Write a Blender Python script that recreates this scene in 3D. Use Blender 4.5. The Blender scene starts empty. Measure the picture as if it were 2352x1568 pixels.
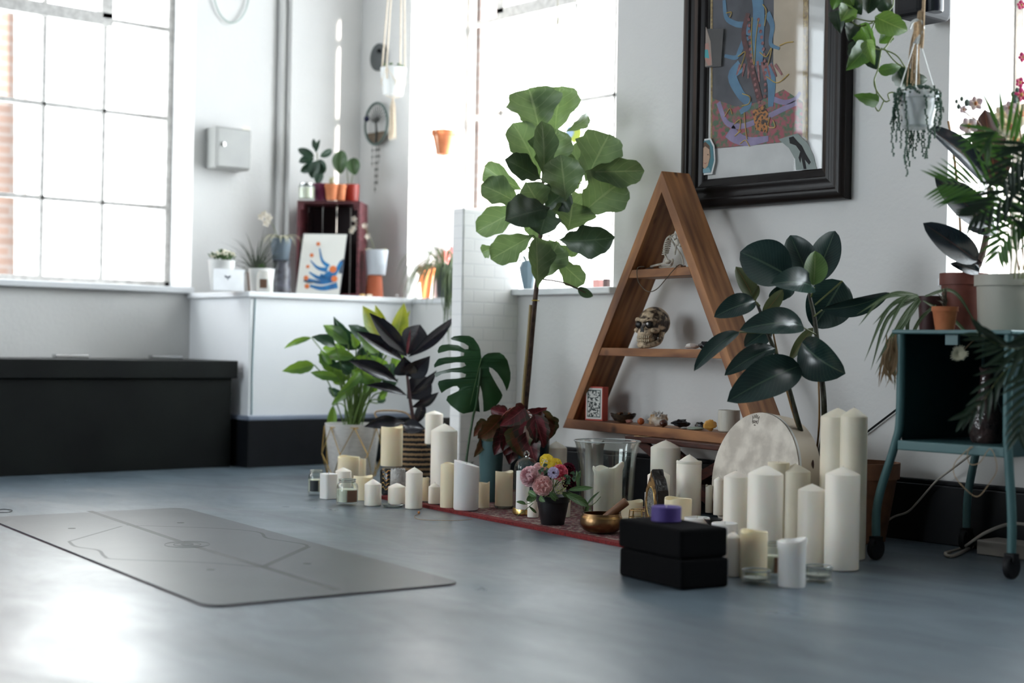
import bpy, math, random
from math import sin, cos, pi, radians, atan, sqrt, hypot, atan2
from mathutils import Vector, Matrix, Euler, noise
S = bpy.context.scene
COL = S.collection
# ------------------------------------------------------------------ camera
FPX = 3500.0
HC = 0.6
th, rho, pit = radians(40.66), atan(.018), atan(12/3500)
F0 = Vector((-cos(th), sin(th), 0)); R0 = Vector((sin(th), cos(th), 0))
FW = F0*cos(pit) + Vector((0, 0, sin(pit)))
U0 = R0.cross(FW)
RV = R0*cos(rho) + U0*sin(rho)
UV_ = U0*cos(rho) - R0*sin(rho)
CO = Vector((0, 0, HC))
cam = bpy.data.cameras.new('camera'); co = bpy.data.objects.new('camera', cam); COL.objects.link(co)
m = Matrix.Identity(4)
for i in range(3):
    m[i][0] = RV[i]; m[i][1] = UV_[i]; m[i][2] = -FW[i]; m[i][3] = CO[i]
co.matrix_world = m
cam.sensor_width = 36; cam.lens = FPX/2352*36; cam.clip_start = .05; cam.clip_end = 300
cam.dof.use_dof = True; cam.dof.focus_distance = 5.1; cam.dof.aperture_fstop = 1.8
S.camera = co
# ------------------------------------------------------------------ light
S.view_settings.view_transform = 'Standard'; S.view_settings.look = 'None'
S.view_settings.gamma = 1; S.view_settings.use_curve_mapping = False
S.view_settings.exposure = 0.52
w = bpy.data.worlds.new('sky'); S.world = w; w.use_nodes = True
bg = w.node_tree.nodes['Background']; bg.inputs[0].default_value = (.86, .945, 1, 1); bg.inputs[1].default_value = 9.0
sun = bpy.data.lights.new('sun', 'SUN'); sun.energy = 14; sun.angle = radians(1.0); sun.color = (1, .93, .85)
so = bpy.data.objects.new('sun', sun); COL.objects.link(so)
so.rotation_euler = Vector((-1, -.30, -.30)).to_track_quat('-Z', 'Y').to_euler()
def portal(name, loc, rot, sx, sy):
    l = bpy.data.lights.new(name, 'AREA'); l.shape = 'RECTANGLE'; l.size = sx; l.size_y = sy
    l.cycles.is_portal = True
    o = bpy.data.objects.new(name, l); COL.objects.link(o); o.location = loc; o.rotation_euler = rot
portal('portal', (-7.3, 2.5, 2.0), (0, -pi/2, 0), 2.4, 2.7)
portal('portal', (-7.3, -1.4, 2.0), (0, -pi/2, 0), 2.4, 2.4)
portal('portal', (-5.35, 5.3, 2.0), (-pi/2, 0, 0), 2.2, 2.4)
portal('portal', (-5.3, -4.15, 1.9), (pi/2, 0, 0), 2.2, 2.3)  # at the added window behind the camera
portal('portal', (-1.6, 4.75, 2.0), (-pi/2, 0, 0), 2.4, 2.4)
# ------------------------------------------------------------------ pixel helpers: a pixel becomes a ray into the room
def ray(x, y): return FW + RV*((x-1176)/FPX) + UV_*((784-y)/FPX)
def at(x, y, D): return CO + ray(x, y)*D
def fl(x, y, z=0.0):
    d = ray(x, y); return CO + d*((z-HC)/d.z)
def onY(x, y, Y):
    d = ray(x, y); return CO + d*(Y/d.y)
def onX(x, y, X):
    d = ray(x, y); return CO + d*(X/d.x)
def onP(x, y, P, N):
    d = ray(x, y); return CO + d*((P-CO).dot(N)/d.dot(N))
def dep(p): return (p-CO).dot(FW)
def zat(p, y):           # height above plan point p that shows at image row y
    a = Vector((p.x, p.y, 0)) - CO
    # solve (784-y)/F * ((a+z)·FW) = (a+z)·UV
    k = (784-y)/FPX
    return (k*a.dot(FW) - a.dot(UV_)) / (UV_.z - k*FW.z)
# ------------------------------------------------------------------ materials
MT = {}
def nodes(name):
    m = bpy.data.materials.new(name); m.use_nodes = True
    nt = m.node_tree; b = nt.nodes['Principled BSDF']; return m, nt, b
def mat(name, c, rough=.5, metal=0, c2=None, scale=8, bump=0, bscale=60, spec=.5, sss=0, trans=0, ior=1.45, coat=0, stretch=None, detail=4, lo=.35, hi=.65):
    if name in MT: return MT[name]
    m, nt, b = nodes(name); L = nt.links
    b.inputs['Base Color'].default_value = (*c, 1); b.inputs['Roughness'].default_value = rough
    b.inputs['Metallic'].default_value = metal; b.inputs['Specular IOR Level'].default_value = spec
    b.inputs['IOR'].default_value = ior
    if trans: b.inputs['Transmission Weight'].default_value = trans
    if coat: b.inputs['Coat Weight'].default_value = coat
    if sss:
        b.inputs['Subsurface Weight'].default_value = sss; b.inputs['Subsurface Radius'].default_value = (.02, .012, .007); b.inputs['Subsurface Scale'].default_value = 1
    tc = nt.nodes.new('ShaderNodeTexCoord'); mp = nt.nodes.new('ShaderNodeMapping'); L.new(tc.outputs['Object'], mp.inputs[0])
    if stretch: mp.inputs['Scale'].default_value = stretch
    n = nt.nodes.new('ShaderNodeTexNoise'); n.inputs['Scale'].default_value = scale; n.inputs['Detail'].default_value = detail
    L.new(mp.outputs[0], n.inputs['Vector'])
    if c2 is None: c2 = tuple(v*.88 for v in c)
    r = nt.nodes.new('ShaderNodeValToRGB'); r.color_ramp.elements[0].position = lo; r.color_ramp.elements[1].position = hi
    r.color_ramp.elements[0].color = (*c2, 1); r.color_ramp.elements[1].color = (*c, 1)
    L.new(n.outputs['Fac'], r.inputs[0]); L.new(r.outputs[0], b.inputs['Base Color'])
    if bump:
        n2 = nt.nodes.new('ShaderNodeTexNoise'); n2.inputs['Scale'].default_value = bscale; L.new(mp.outputs[0], n2.inputs['Vector'])
        bp = nt.nodes.new('ShaderNodeBump'); bp.inputs['Strength'].default_value = bump; bp.inputs['Distance'].default_value = .01
        L.new(n2.outputs['Fac'], bp.inputs['Height']); L.new(bp.outputs[0], b.inputs['Normal'])
    MT[name] = m; return m
def leafmat(name, c, vein, rough=.35, tl=.25, nv=9, c2=None, edge=None, tcol=None):
    if name in MT: return MT[name]
    m, nt, b = nodes(name); L = nt.links; N = nt.nodes.new
    uv = N('ShaderNodeUVMap'); sp = N('ShaderNodeSeparateXYZ'); L.new(uv.outputs[0], sp.inputs[0])
    def mth(op, a, v=None, v2=None):
        q = N('ShaderNodeMath'); q.operation = op
        for i, k in enumerate((a, v, v2)):
            if k is None: continue
            if isinstance(k, (int, float)): q.inputs[i].default_value = k
            else: L.new(k, q.inputs[i])
        return q.outputs[0]
    u = mth('ABSOLUTE', mth('SUBTRACT', sp.outputs[0], .5))
    mid = mth('LESS_THAN', u, .022)
    ph = mth('FRACT', mth('MULTIPLY', mth('SUBTRACT', sp.outputs[1], mth('MULTIPLY', u, .55)), nv))
    vn = mth('MULTIPLY', mth('LESS_THAN', ph, .1), .45)
    fac = mth('MAXIMUM', mid, vn)
    n = N('ShaderNodeTexNoise'); n.inputs['Scale'].default_value = 18; tc = N('ShaderNodeTexCoord'); L.new(tc.outputs['Object'], n.inputs['Vector'])
    r = N('ShaderNodeValToRGB'); r.color_ramp.elements[0].position = .35; r.color_ramp.elements[1].position = .65
    r.color_ramp.elements[0].color = (*(c2 or tuple(v*.7 for v in c)), 1); r.color_ramp.elements[1].color = (*c, 1); L.new(n.outputs['Fac'], r.inputs[0])
    src = r.outputs[0]
    if edge:
        e = N('ShaderNodeMix'); e.data_type = 'RGBA'; L.new(mth('GREATER_THAN', u, .33), e.inputs[0]); L.new(src, e.inputs[6]); e.inputs[7].default_value = (*edge, 1); src = e.outputs[2]
    x = N('ShaderNodeMix'); x.data_type = 'RGBA'; L.new(fac, x.inputs[0]); L.new(src, x.inputs[6]); x.inputs[7].default_value = (*vein, 1)
    L.new(x.outputs[2], b.inputs['Base Color']); b.inputs['Roughness'].default_value = rough
    t = N('ShaderNodeBsdfTranslucent'); ms = N('ShaderNodeMixShader'); ms.inputs[0].default_value = tl
    if tcol: t.inputs[0].default_value = (*tcol, 1)
    else: L.new(x.outputs[2], t.inputs[0])
    L.new(b.outputs[0], ms.inputs[1]); L.new(t.outputs[0], ms.inputs[2])
    L.new(ms.outputs[0], nt.nodes['Material Output'].inputs[0])
    MT[name] = m; return m
def pane_mat():
    m, nt, b = nodes('window glass'); N = nt.nodes.new; L = nt.links
    t = N('ShaderNodeBsdfTransparent'); g = N('ShaderNodeBsdfGlossy'); g.inputs['Roughness'].default_value = .02
    x = N('ShaderNodeMixShader'); x.inputs[0].default_value = .06
    L.new(t.outputs[0], x.inputs[1]); L.new(g.outputs[0], x.inputs[2]); L.new(x.outputs[0], nt.nodes['Material Output'].inputs[0])
    return m
def thin_glass(name, c=(1, 1, 1), k=.12):
    # thin walled glass: mostly clear, reflecting more at grazing angles
    m, nt, b = nodes(name); N = nt.nodes.new; L = nt.links
    t = N('ShaderNodeBsdfTransparent'); t.inputs[0].default_value = (*c, 1)
    g = N('ShaderNodeBsdfGlossy'); g.inputs['Roughness'].default_value = .03
    f = N('ShaderNodeLayerWeight'); f.inputs[0].default_value = .22
    mm = N('ShaderNodeMath'); mm.operation = 'MULTIPLY_ADD'; L.new(f.outputs['Fresnel'], mm.inputs[0]); mm.inputs[1].default_value = .38; mm.inputs[2].default_value = k*.3
    x = N('ShaderNodeMixShader'); L.new(mm.outputs[0], x.inputs[0]); L.new(t.outputs[0], x.inputs[1]); L.new(g.outputs[0], x.inputs[2])
    L.new(x.outputs[0], nt.nodes['Material Output'].inputs[0]); MT[name] = m; return m
def brick_mat(name, c1, c2, mortar, scale=5, bw=.5, bh=.25, rot=None, ms=.02, rough=.8, bump=.3, offset=.5):
    m, nt, b = nodes(name); N = nt.nodes.new; L = nt.links
    tc = N('ShaderNodeTexCoord'); mp = N('ShaderNodeMapping'); L.new(tc.outputs['Object'], mp.inputs[0])
    if rot: mp.inputs['Rotation'].default_value = rot
    k = N('ShaderNodeTexBrick'); k.inputs['Color1'].default_value = (*c1, 1); k.inputs['Color2'].default_value = (*c2, 1); k.inputs['Mortar'].default_value = (*mortar, 1)
    k.inputs['Scale'].default_value = scale; k.inputs['Brick Width'].default_value = bw; k.inputs['Row Height'].default_value = bh; k.inputs['Mortar Size'].default_value = ms
    k.offset = offset
    L.new(mp.outputs[0], k.inputs[0]); L.new(k.outputs[0], b.inputs['Base Color']); b.inputs['Roughness'].default_value = rough
    bp = N('ShaderNodeBump'); bp.inputs['Strength'].default_value = bump; bp.invert = True; bp.inputs['Distance'].default_value = .005
    L.new(k.outputs['Fac'], bp.inputs['Height']); L.new(bp.outputs[0], b.inputs['Normal'])
    MT[name] = m; return m
# ------------------------------------------------------------------ mesh collector
W = {}
class M:
    def __init__(s): s.v = []; s.f = []; s.uv = {}
    def add(s, vs, fs, uvs=None):
        n = len(s.v); s.v += [Vector(v) for v in vs]; s.f += [tuple(i+n for i in f) for f in fs]
        if uvs:
            for i, q in enumerate(uvs): s.uv[n+i] = q
        return s
    def box(s, a, b, rot=None, pivot=None):
        (x0, y0, z0), (x1, y1, z1) = a, b
        vs = [Vector(p) for p in ((x0,y0,z0),(x1,y0,z0),(x1,y1,z0),(x0,y1,z0),(x0,y0,z1),(x1,y0,z1),(x1,y1,z1),(x0,y1,z1))]
        if rot is not None:
            pv = Vector(pivot) if pivot is not None else (Vector(a)+Vector(b))/2
            mm = rot if isinstance(rot, Matrix) else Matrix.Rotation(rot, 3, 'Z')
            vs = [pv + mm @ (v-pv) for v in vs]
        return s.add(vs, [(0,3,2,1),(4,5,6,7),(0,1,5,4),(1,2,6,5),(2,3,7,6),(3,0,4,7)])
    def obox(s, c, ex, ey, ez):   # oriented box: centre and three half-extent vectors
        c, ex, ey, ez = map(Vector, (c, ex, ey, ez))
        vs = [c+ex*i+ey*j+ez*k for k in (-1, 1) for (i, j) in ((-1,-1),(1,-1),(1,1),(-1,1))]
        return s.add(vs, [(0,3,2,1),(4,5,6,7),(0,1,5,4),(1,2,6,5),(2,3,7,6),(3,0,4,7)])
    def lathe(s, c, prof, n=28, axis=None, cap=True, sq=None, wob=None):
        c = Vector(c); ax = Vector(axis or (0, 0, 1)).normalized()
        e1 = ax.orthogonal().normalized() if axis else Vector((1, 0, 0)); e2 = ax.cross(e1)
        vs = []; fs = []
        for j, (r, h) in enumerate(prof):
            for i in range(n):
                a = 2*pi*i/n; rr = r
                if sq:
                    rr = r/((abs(cos(a))**sq+abs(sin(a))**sq)**(1/sq))
                hh = h + (wob(a, j) if wob else 0)
                vs.append(c+(e1*cos(a)+e2*sin(a))*rr+ax*hh)
        for j in range(len(prof)-1):
            for i in range(n):
                k = (i+1) % n; fs.append((j*n+i, j*n+k, (j+1)*n+k, (j+1)*n+i))
        if cap:
            fs.append(tuple(range(n-1, -1, -1))); q = (len(prof)-1)*n; fs.append(tuple(range(q, q+n)))
        return s.add(vs, fs)
    def tube(s, pts, r, n=8, cap=True):
        pts = [Vector(p) for p in pts]; vs = []; fs = []; rr = r if isinstance(r, (list, tuple)) else [r]*len(pts)
        e = None
        for i, p in enumerate(pts):
            t = (pts[min(i+1, len(pts)-1)]-pts[max(i-1, 0)]).normalized()
            if e is None: e = t.orthogonal().normalized()
            else:
                e = (e - t*e.dot(t))
                e = e.normalized() if e.length > 1e-6 else t.orthogonal().normalized()
            g = t.cross(e)
            for k in range(n):
                a = 2*pi*k/n; vs.append(p+(e*cos(a)+g*sin(a))*rr[i])
        for j in range(len(pts)-1):
            for k in range(n):
                q = (k+1) % n; fs.append((j*n+k, j*n+q, (j+1)*n+q, (j+1)*n+k))
        if cap: fs.append(tuple(range(n-1, -1, -1))); q = (len(pts)-1)*n; fs.append(tuple(range(q, q+n)))
        return s.add(vs, fs)
    def ball(s, c, r, n=10, m=7, sc=(1,1,1), rot=None, nz=0, nf=6, seed=0):
        c = Vector(c); vs = []; fs = []
        for j in range(m+1):
            b = pi*j/m
            for i in range(n):
                a = 2*pi*i/n; d = Vector((sin(b)*cos(a), sin(b)*sin(a), cos(b)))
                k = 1+(nz*noise.noise(d*nf/3+Vector((seed, 0, 0))) if nz else 0)
                p = Vector((d.x*sc[0], d.y*sc[1], d.z*sc[2]))*r*k
                if rot is not None: p = rot @ p
                vs.append(c+p)
        for j in range(m):
            for i in range(n):
                k = (i+1) % n; fs.append((j*n+i, (j+1)*n+i, (j+1)*n+k, j*n+k))
        return s.add(vs, fs)
    def prism(s, pts, d):          # planar outline extruded by vector d
        n = len(pts); pts = [Vector(p) for p in pts]; d = Vector(d)
        return s.add(pts+[p+d for p in pts], [tuple(range(n-1, -1, -1)), tuple(range(n, 2*n))]+[(i, (i+1) % n, n+(i+1) % n, n+i) for i in range(n)])
    def leaf(s, base, tip, width, nrm, kind='ovate', sag=0, fold=.15, ns=12, nw=3, wave=0, curl=0, stem=0):
        base, tip, nrm = Vector(base), Vector(tip), Vector(nrm)
        ax = tip-base; L = ax.length; ax.normalize()
        sd = ax.cross(nrm).normalized(); nn = sd.cross(ax).normalized()
        vs = []; uv = []; fs = []
        for i in range(ns+1):
            t = i/ns
            if kind == 'ovate': wv = sin(pi*min(1, t**.9))**.62
            elif kind == 'obov': wv = (sin(pi*t**1.7))**.55*(1-.12*sin(6*pi*t)*(t < .9))
            elif kind == 'lance': wv = (sin(pi*t**.75))**.9
            elif kind == 'blade': wv = min(1, (1-t)*2.2)*min(1, .5+t*3)
            elif kind == 'heart': wv = (sin(pi*t**.55))**.7
            else: wv = sin(pi*t)
            wv = max(wv, .012 if kind != 'blade' else .02)
            if t == 1: wv = .01
            c = base+ax*L*t+nn*(sag*L*4*t*(1-t)) - nn*(curl*L*t*t)
            for k in range(-nw, nw+1):
                u = k/nw; hw = width/2*wv*(1+(.06*sin(t*23+k) if wave else 0))
                off = abs(u)**1.5*fold*hw*2 + (wave*width*sin(t*19+u*2)*abs(u) if wave else 0)
                back = -(L*.10*(1-t)**3*abs(u)) if kind == 'heart' else 0
                vs.append(c+sd*u*hw+nn*off+ax*back*1.3); uv.append((u/2+.5, t))
        m = 2*nw+1
        for i in range(ns):
            for k in range(m-1): fs.append((i*m+k, i*m+k+1, (i+1)*m+k+1, (i+1)*m+k))
        return s.add(vs, fs, uv)
    def arc(s, base, d, L, w, droop, ns=10, nw=1, fold=.3, twist=0):   # arching blade leaving base along d
        base, d = Vector(base), Vector(d).normalized(); p = base.copy(); vs = []; uv = []; fs = []
        g = Vector((0, 0, -1)); cur = d.copy(); m = 2*nw+1
        for i in range(ns+1):
            t = i/ns
            sd = cur.cross(Vector((0, 0, 1)))
            sd = sd.normalized() if sd.length > .05 else RV.copy()
            if twist: sd = Matrix.Rotation(twist, 3, cur) @ sd
            nn = sd.cross(cur).normalized()
            wv = w/2*min(1, (1-t)*1.8+.02)*min(1, .45+t*2)
            for k in range(-nw, nw+1):
                u = k/nw; vs.append(p+sd*u*wv+nn*abs(u)*wv*fold); uv.append((u/2+.5, t))
            p = p+cur*L/ns; cur = (cur+g*droop/ns*(1+1.2*t)).normalized()
        for i in range(ns):
            for k in range(m-1): fs.append((i*m+k, i*m+k+1, (i+1)*m+k+1, (i+1)*m+k))
        return s.add(vs, fs, uv)
    def build(s, name, mt, parent=None, org=None, smooth=True, bevel=0, kind=None, label=None):
        if parent is not None: org = W[parent.name]
        elif org is None:
            xs = [v.x for v in s.v]; ys = [v.y for v in s.v]
            org = Vector(((min(xs)+max(xs))/2, (min(ys)+max(ys))/2, min(v.z for v in s.v)))
        org = Vector(org); me = bpy.data.meshes.new(name)
        me.from_pydata([v-org for v in s.v], [], s.f); me.materials.append(mt)
        if smooth:
            me.polygons.foreach_set('use_smooth', [True]*len(me.polygons))
        if s.uv:
            ul = me.uv_layers.new(name='UVMap')
            for lp in me.loops: ul.data[lp.index].uv = s.uv.get(lp.vertex_index, (.5, .5))
        me.update()
        o = bpy.data.objects.new(name, me); COL.objects.link(o)
        if parent is not None: o.parent = parent
        else: o.location = org
        W[o.name] = org
        if smooth and not s.uv:
            try: me.set_sharp_from_angle(angle=radians(38))
            except Exception: pass
        if bevel:
            b = o.modifiers.new('bevel', 'BEVEL'); b.width = bevel; b.segments = 3; b.limit_method = 'ANGLE'; b.angle_limit = radians(40)
        if kind: o['kind'] = kind
        if label: o['label'] = label
        return o
def thing(name, loc, label, cat, group=None):
    o = bpy.data.objects.new(name, None); COL.objects.link(o); o.location = Vector(loc); o.empty_display_size = .05
    o['label'] = label; o['category'] = cat
    if group: o['group'] = group
    W[o.name] = Vector(loc); return o
def tag(o, label, cat, group=None):
    o['label'] = label; o['category'] = cat
    if group: o['group'] = group
    return o
TOCAM = lambda p: (CO-Vector(p)).normalized()
def pleaf(mb, b, t, wpx, D, dD=0, tilt=0, kind='ovate', sag=.0, fold=.15, wave=0, curl=0, ns=12, nw=3):
    # a leaf between two sighted points, dD: how much farther its tip is, tilt: turned about its own axis
    p0 = at(b[0], b[1], D); p1 = at(t[0], t[1], D+dD)
    n = TOCAM((p0+p1)/2); n = Matrix.Rotation(radians(tilt), 3, (p1-p0).normalized()) @ n
    wd = wpx*D/FPX/max(.35, cos(radians(tilt)))
    return mb.leaf(p0, p1, wd, n, kind, sag, fold, ns, nw, wave, curl)
def bez(pts, n=12):
    pts = [Vector(p) for p in pts]; out = []
    if len(pts) == 2: return [pts[0].lerp(pts[1], i/n) for i in range(n+1)]
    P = [pts[0]*2-pts[1]]+pts+[pts[-1]*2-pts[-2]]
    for k in range(1, len(P)-2):
        for i in range(n):
            t = i/n; a, b, c, d = P[k-1], P[k], P[k+1], P[k+2]
            out.append(.5*((2*b)+(c-a)*t+(2*a-5*b+4*c-d)*t*t+(3*b-a-3*c+d)*t**3))
    out.append(pts[-1]); return out
def ptube(mb, pts, D, r, n=8, seg=6):
    w = [at(p[0], p[1], p[2] if len(p) > 2 else D) for p in pts]
    return mb.tube(bez(w, seg), r, n)
# palette
wallp = mat('wall paint', (.73, .72, .70), .55, c2=(.67, .66, .645), scale=1.3, bump=.12, bscale=40)
white = mat('white gloss paint', (.80, .81, .82), .35, c2=(.76, .77, .79), scale=3)
blackp = mat('black skirting paint', (.006, .007, .009), .35, c2=(.010, .011, .013), scale=5, spec=.25)
dimw = mat('darkened unseen wall paint', (.34, .34, .34), .7)  # for unseen walls and ceiling, darkened to cut the fill light
steel = mat('painted steel window bar', (.64, .62, .59), .5, c2=(.46, .44, .42), scale=30)
terra = mat('terracotta', (.50, .17, .07), .8, c2=(.42, .13, .05), scale=25, bump=.1)
terrad = mat('dark red terracotta', (.17, .045, .03), .6, c2=(.12, .03, .02), scale=25)
ceram = mat('white ceramic', (.72, .72, .70), .3, c2=(.68, .68, .66), scale=10)
soil = mat('soil', (.035, .025, .018), .95, c2=(.015, .01, .008), scale=90, bump=.6, bscale=120)
wax = mat('white wax', (.93, .87, .77), .42, c2=(.91, .845, .74), scale=6, sss=.25)
wax2 = mat('cold white wax', (.84, .82, .79), .42, c2=(.80, .79, .77), scale=6, sss=.2)
ivory = mat('ivory wax', (.92, .80, .58), .45, c2=(.89, .77, .54), scale=6, sss=.25)
wick = mat('wick', (.6, .57, .5), .9)
glass = thin_glass('clear glass', (.96, .98, .97))
metal = mat('silver metal', (.6, .6, .6), .25, 1)
gold = mat('gold metal', (.75, .50, .18), .25, 1)
brass = mat('aged bronze', (.30, .18, .085), .32, 1, c2=(.19, .11, .055), scale=14, bump=.08, bscale=50)
black = mat('matt black', (.008, .008, .010), .6, spec=.3)
rope = mat('natural jute rope', (.50, .36, .22), .9, c2=(.36, .25, .15), scale=200, bump=.4, bscale=300)
cotton = mat('cream cotton rope', (.72, .62, .50), .9, c2=(.6, .5, .38), scale=100, bump=.3, bscale=300)
# ================================================================== the room
def floor_mat():
    m, nt, b = nodes('painted concrete floor'); N = nt.nodes.new; L = nt.links
    tc = N('ShaderNodeTexCoord'); mp = N('ShaderNodeMapping'); L.new(tc.outputs['Object'], mp.inputs[0]); mp.inputs['Rotation'].default_value = (0, 0, .6); mp.inputs['Scale'].default_value = (1, 2.2, 1)
    n = N('ShaderNodeTexNoise'); n.inputs['Scale'].default_value = 1.6; n.inputs['Detail'].default_value = 9; n.inputs['Roughness'].default_value = .62; n.inputs['Distortion'].default_value = .5; L.new(mp.outputs[0], n.inputs['Vector'])
    r = N('ShaderNodeValToRGB'); e = r.color_ramp.elements; e[0].position = .30; e[0].color = (.045, .066, .085, 1); e[1].position = .66; e[1].color = (.130, .170, .200, 1)
    L.new(n.outputs['Fac'], r.inputs[0])
    n2 = N('ShaderNodeTexNoise'); n2.inputs['Scale'].default_value = 90; n2.inputs['Detail'].default_value = 2; L.new(tc.outputs['Object'], n2.inputs['Vector'])
    sp = N('ShaderNodeMath'); sp.operation = 'GREATER_THAN'; sp.inputs[1].default_value = .745; L.new(n2.outputs['Fac'], sp.inputs[0])
    x = N('ShaderNodeMix'); x.data_type = 'RGBA'; L.new(sp.outputs[0], x.inputs[0]); L.new(r.outputs[0], x.inputs[6]); x.inputs[7].default_value = (.42, .45, .46, 1)
    L.new(x.outputs[2], b.inputs['Base Color'])
    rr = N('ShaderNodeMapRange'); rr.inputs['From Min'].default_value = .3; rr.inputs['From Max'].default_value = .7; rr.inputs['To Min'].default_value = .44; rr.inputs['To Max'].default_value = .27; L.new(n.outputs['Fac'], rr.inputs[0]); L.new(rr.outputs[0], b.inputs['Roughness'])
    b.inputs['Specular IOR Level'].default_value = .95
    bp = N('ShaderNodeBump'); bp.inputs['Strength'].default_value = .10; bp.inputs['Distance'].default_value = .02; L.new(n.outputs['Fac'], bp.inputs['Height']); L.new(bp.outputs[0], b.inputs['Normal'])
    return m
ST = 'structure'
def struct(name, mb, mt, bevel=0, smooth=False): return mb.build(name, mt, org=(0, 0, 0), smooth=smooth, bevel=bevel, kind=ST)
ZT = 3.3
struct('floor', M().box((-7.45, -4.2, -.1), (3.2, 5.6, 0)), floor_mat())
struct('ceiling', M().box((-7.45, -4.2, ZT), (3.2, 5.6, ZT+.1)), dimw)
# wall with window 1 (and another beside it, left of the frame)
XA, YA = -6.95, 3.81
wl = M()
wl.box((-7.45, -4.2, 0), (XA, 5.6, .84)); wl.box((-7.45, -4.2, 3.1), (XA, 5.6, ZT))
for a, b in ((-4.2, -2.5), (-.25, 1.3), (YA, 5.6)): wl.box((-7.45, a, .84), (XA, b, 3.1))
struct('wall_left', wl, wallp)
struct('wall_corner', M().box((-6.95, 4.33, .843), (-6.865, 4.775, ZT)), wallp)
wb = M()
wb.box((-6.95, 4.775, 0), (-6.41, 5.4, ZT)); wb.box((-6.41, 4.775, 3.1), (-4.288, 5.4, ZT))
wb.box((-6.41, 4.775, 0), (-4.288, 5.4, .815))
struct('wall_alcove', wb, wallp)
wb = M(); wb.box((-4.95, 4.202, 0), (-4.288, 4.7745, .815))
wb.box((-4.288, 4.202, 0), (-2.78, 5.4, ZT)); wb.box((-2.78, 4.202, 3.1), (-.6, 4.9, ZT)); wb.box((-2.78, 4.202, 0), (-.6, 4.9, .815)); wb.box((-.6, 4.202, 0), (3.2, 4.9, ZT))
struct('wall_back', wb, wallp)
struct('wall_right', M().box((3.0, -4.2, 0), (3.2, 4.202, ZT)), dimw)
wf = M(); wf.box((-7.45, -4.2, 0), (-6.4, -4.0, ZT)); wf.box((-4.2, -4.2, 0), (3.0, -4.0, ZT)); wf.box((-6.4, -4.2, 0), (-4.2, -4.0, .84)); wf.box((-6.4, -4.2, 3.1), (-4.2, -4.0, ZT)); struct('wall_front', wf, dimw)  # unseen wall, with an opening for the added window
brickw = brick_mat('white painted tile', (.91, .91, .91), (.90, .90, .90), (.85, .855, .86), 1, .11, .052, rot=(0, pi/2, pi/2), ms=.004, rough=.4, bump=.5)
struct('wall_nib', M().box((-4.93, 3.90, 0), (-4.86, 4.21, zat(onX(1075, 478, -4.86), 478))), brickw, bevel=.008)
# skirtings, pipes, sills
pr = (.025)
sk = M().box((-4.86, 4.202-pr, 0), (3.0, 4.21, .185)); sk.box((-4.86, 4.202-pr+.008, .185), (3.0, 4.21, .2)); struct('baseboard_back', sk, blackp, bevel=.004)
sk = M().box((XA-.005, -4.0, 0), (XA+.025, 1.3, .2)); struct('baseboard_left', sk, blackp, bevel=.004)
struct('trim_1', M().box((-7.2, 1.28, .84), (XA+.04, YA, .872)), white, bevel=.006)
struct('trim_2', M().box((-6.41, 4.76, .815), (-4.288, 5.14, .842)).box((-4.95, 4.165, .815), (-4.27, 4.78, .842)), white, bevel=.005)
struct('trim_3', M().box((-2.79, 4.17, .815), (-.6, 4.6, .842)), white, bevel=.005)
# steel windows -------------------------------------------------------
gp = pane_mat()
def window(n, axis, c, u0, u1, z0, z1, us, zs, case=None):
    # axis 'X': plane x=c, runs along y; axis 'Y': plane y=c, runs along x
    mb = M()
    def bar(ua, ub, za, zb, d=.02):
        if axis == 'X': mb.box((c-d, ua, za), (c+d, ub, zb))
        else: mb.box((ua, c-d, za), (ub, c+d, zb))
    t = .011
    bar(u0, u0+.03, z0, z1); bar(u1-.03, u1, z0, z1); bar(u0, u1, z0, z0+.035); bar(u0, u1, z1-.03, z1)
    for u in us: bar(u-t, u+t, z0, z1, .016)
    for z in zs: bar(u0, u1, z-t, z+t, .016)
    if case:
        a, b, za, zb = case
        bar(a-.03, b+.03, za-.035, za+.03, .035); bar(a-.03, a+.03, za, zb, .035); bar(b-.03, b+.03, za, zb, .035); bar(a, b, zb-.03, zb+.03, .035)
    fr = mb.build('window_%d' % n, steel, org=(0, 0, 0), smooth=False, bevel=.003, kind=ST)
    g = M()
    if axis == 'X': g.add([(c, u0, z0), (c, u1, z0), (c, u1, z1), (c, u0, z1)], [(0, 1, 2, 3)])
    else: g.add([(u0, c, z0), (u1, c, z0), (u1, c, z1), (u0, c, z1)], [(0, 1, 2, 3)])
    g.build('window_pane', gp, parent=fr, smooth=False)
    return fr
k = 7.2/7.15
window(1, 'X', -7.2, 1.3, YA, .872, 3.1, [3.75-.318*i for i in range(1, 8)], [1.29, 1.752, 2.215, 2.67], case=(2.80, 3.432, 2.215, 2.9))
window(2, 'Y', 5.165, -6.41, -4.288, .842, 3.1, [-6.118+.283*i for i in range(6)], [1.325, 1.825, 2.325, 2.75], case=(-6.118, -5.552, 2.345, 2.95))
window(3, 'Y', 4.60, -2.78, -.6, .842, 3.1, [-2.68+.29*i for i in range(1, 7)], [1.33, 1.82, 2.31], )
window(4, 'X', -7.2, -2.5, -.25, .872, 3.1, [-2.2+.3*i for i in range(7)], [1.29, 1.752, 2.215, 2.67])
window(5, 'Y', -4.1, -6.4, -4.2, .84, 3.1, [-6.0+.4*i for i in range(5)], [1.4, 1.9, 2.4])  # unseen window added behind the camera to brighten the back wall
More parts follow.
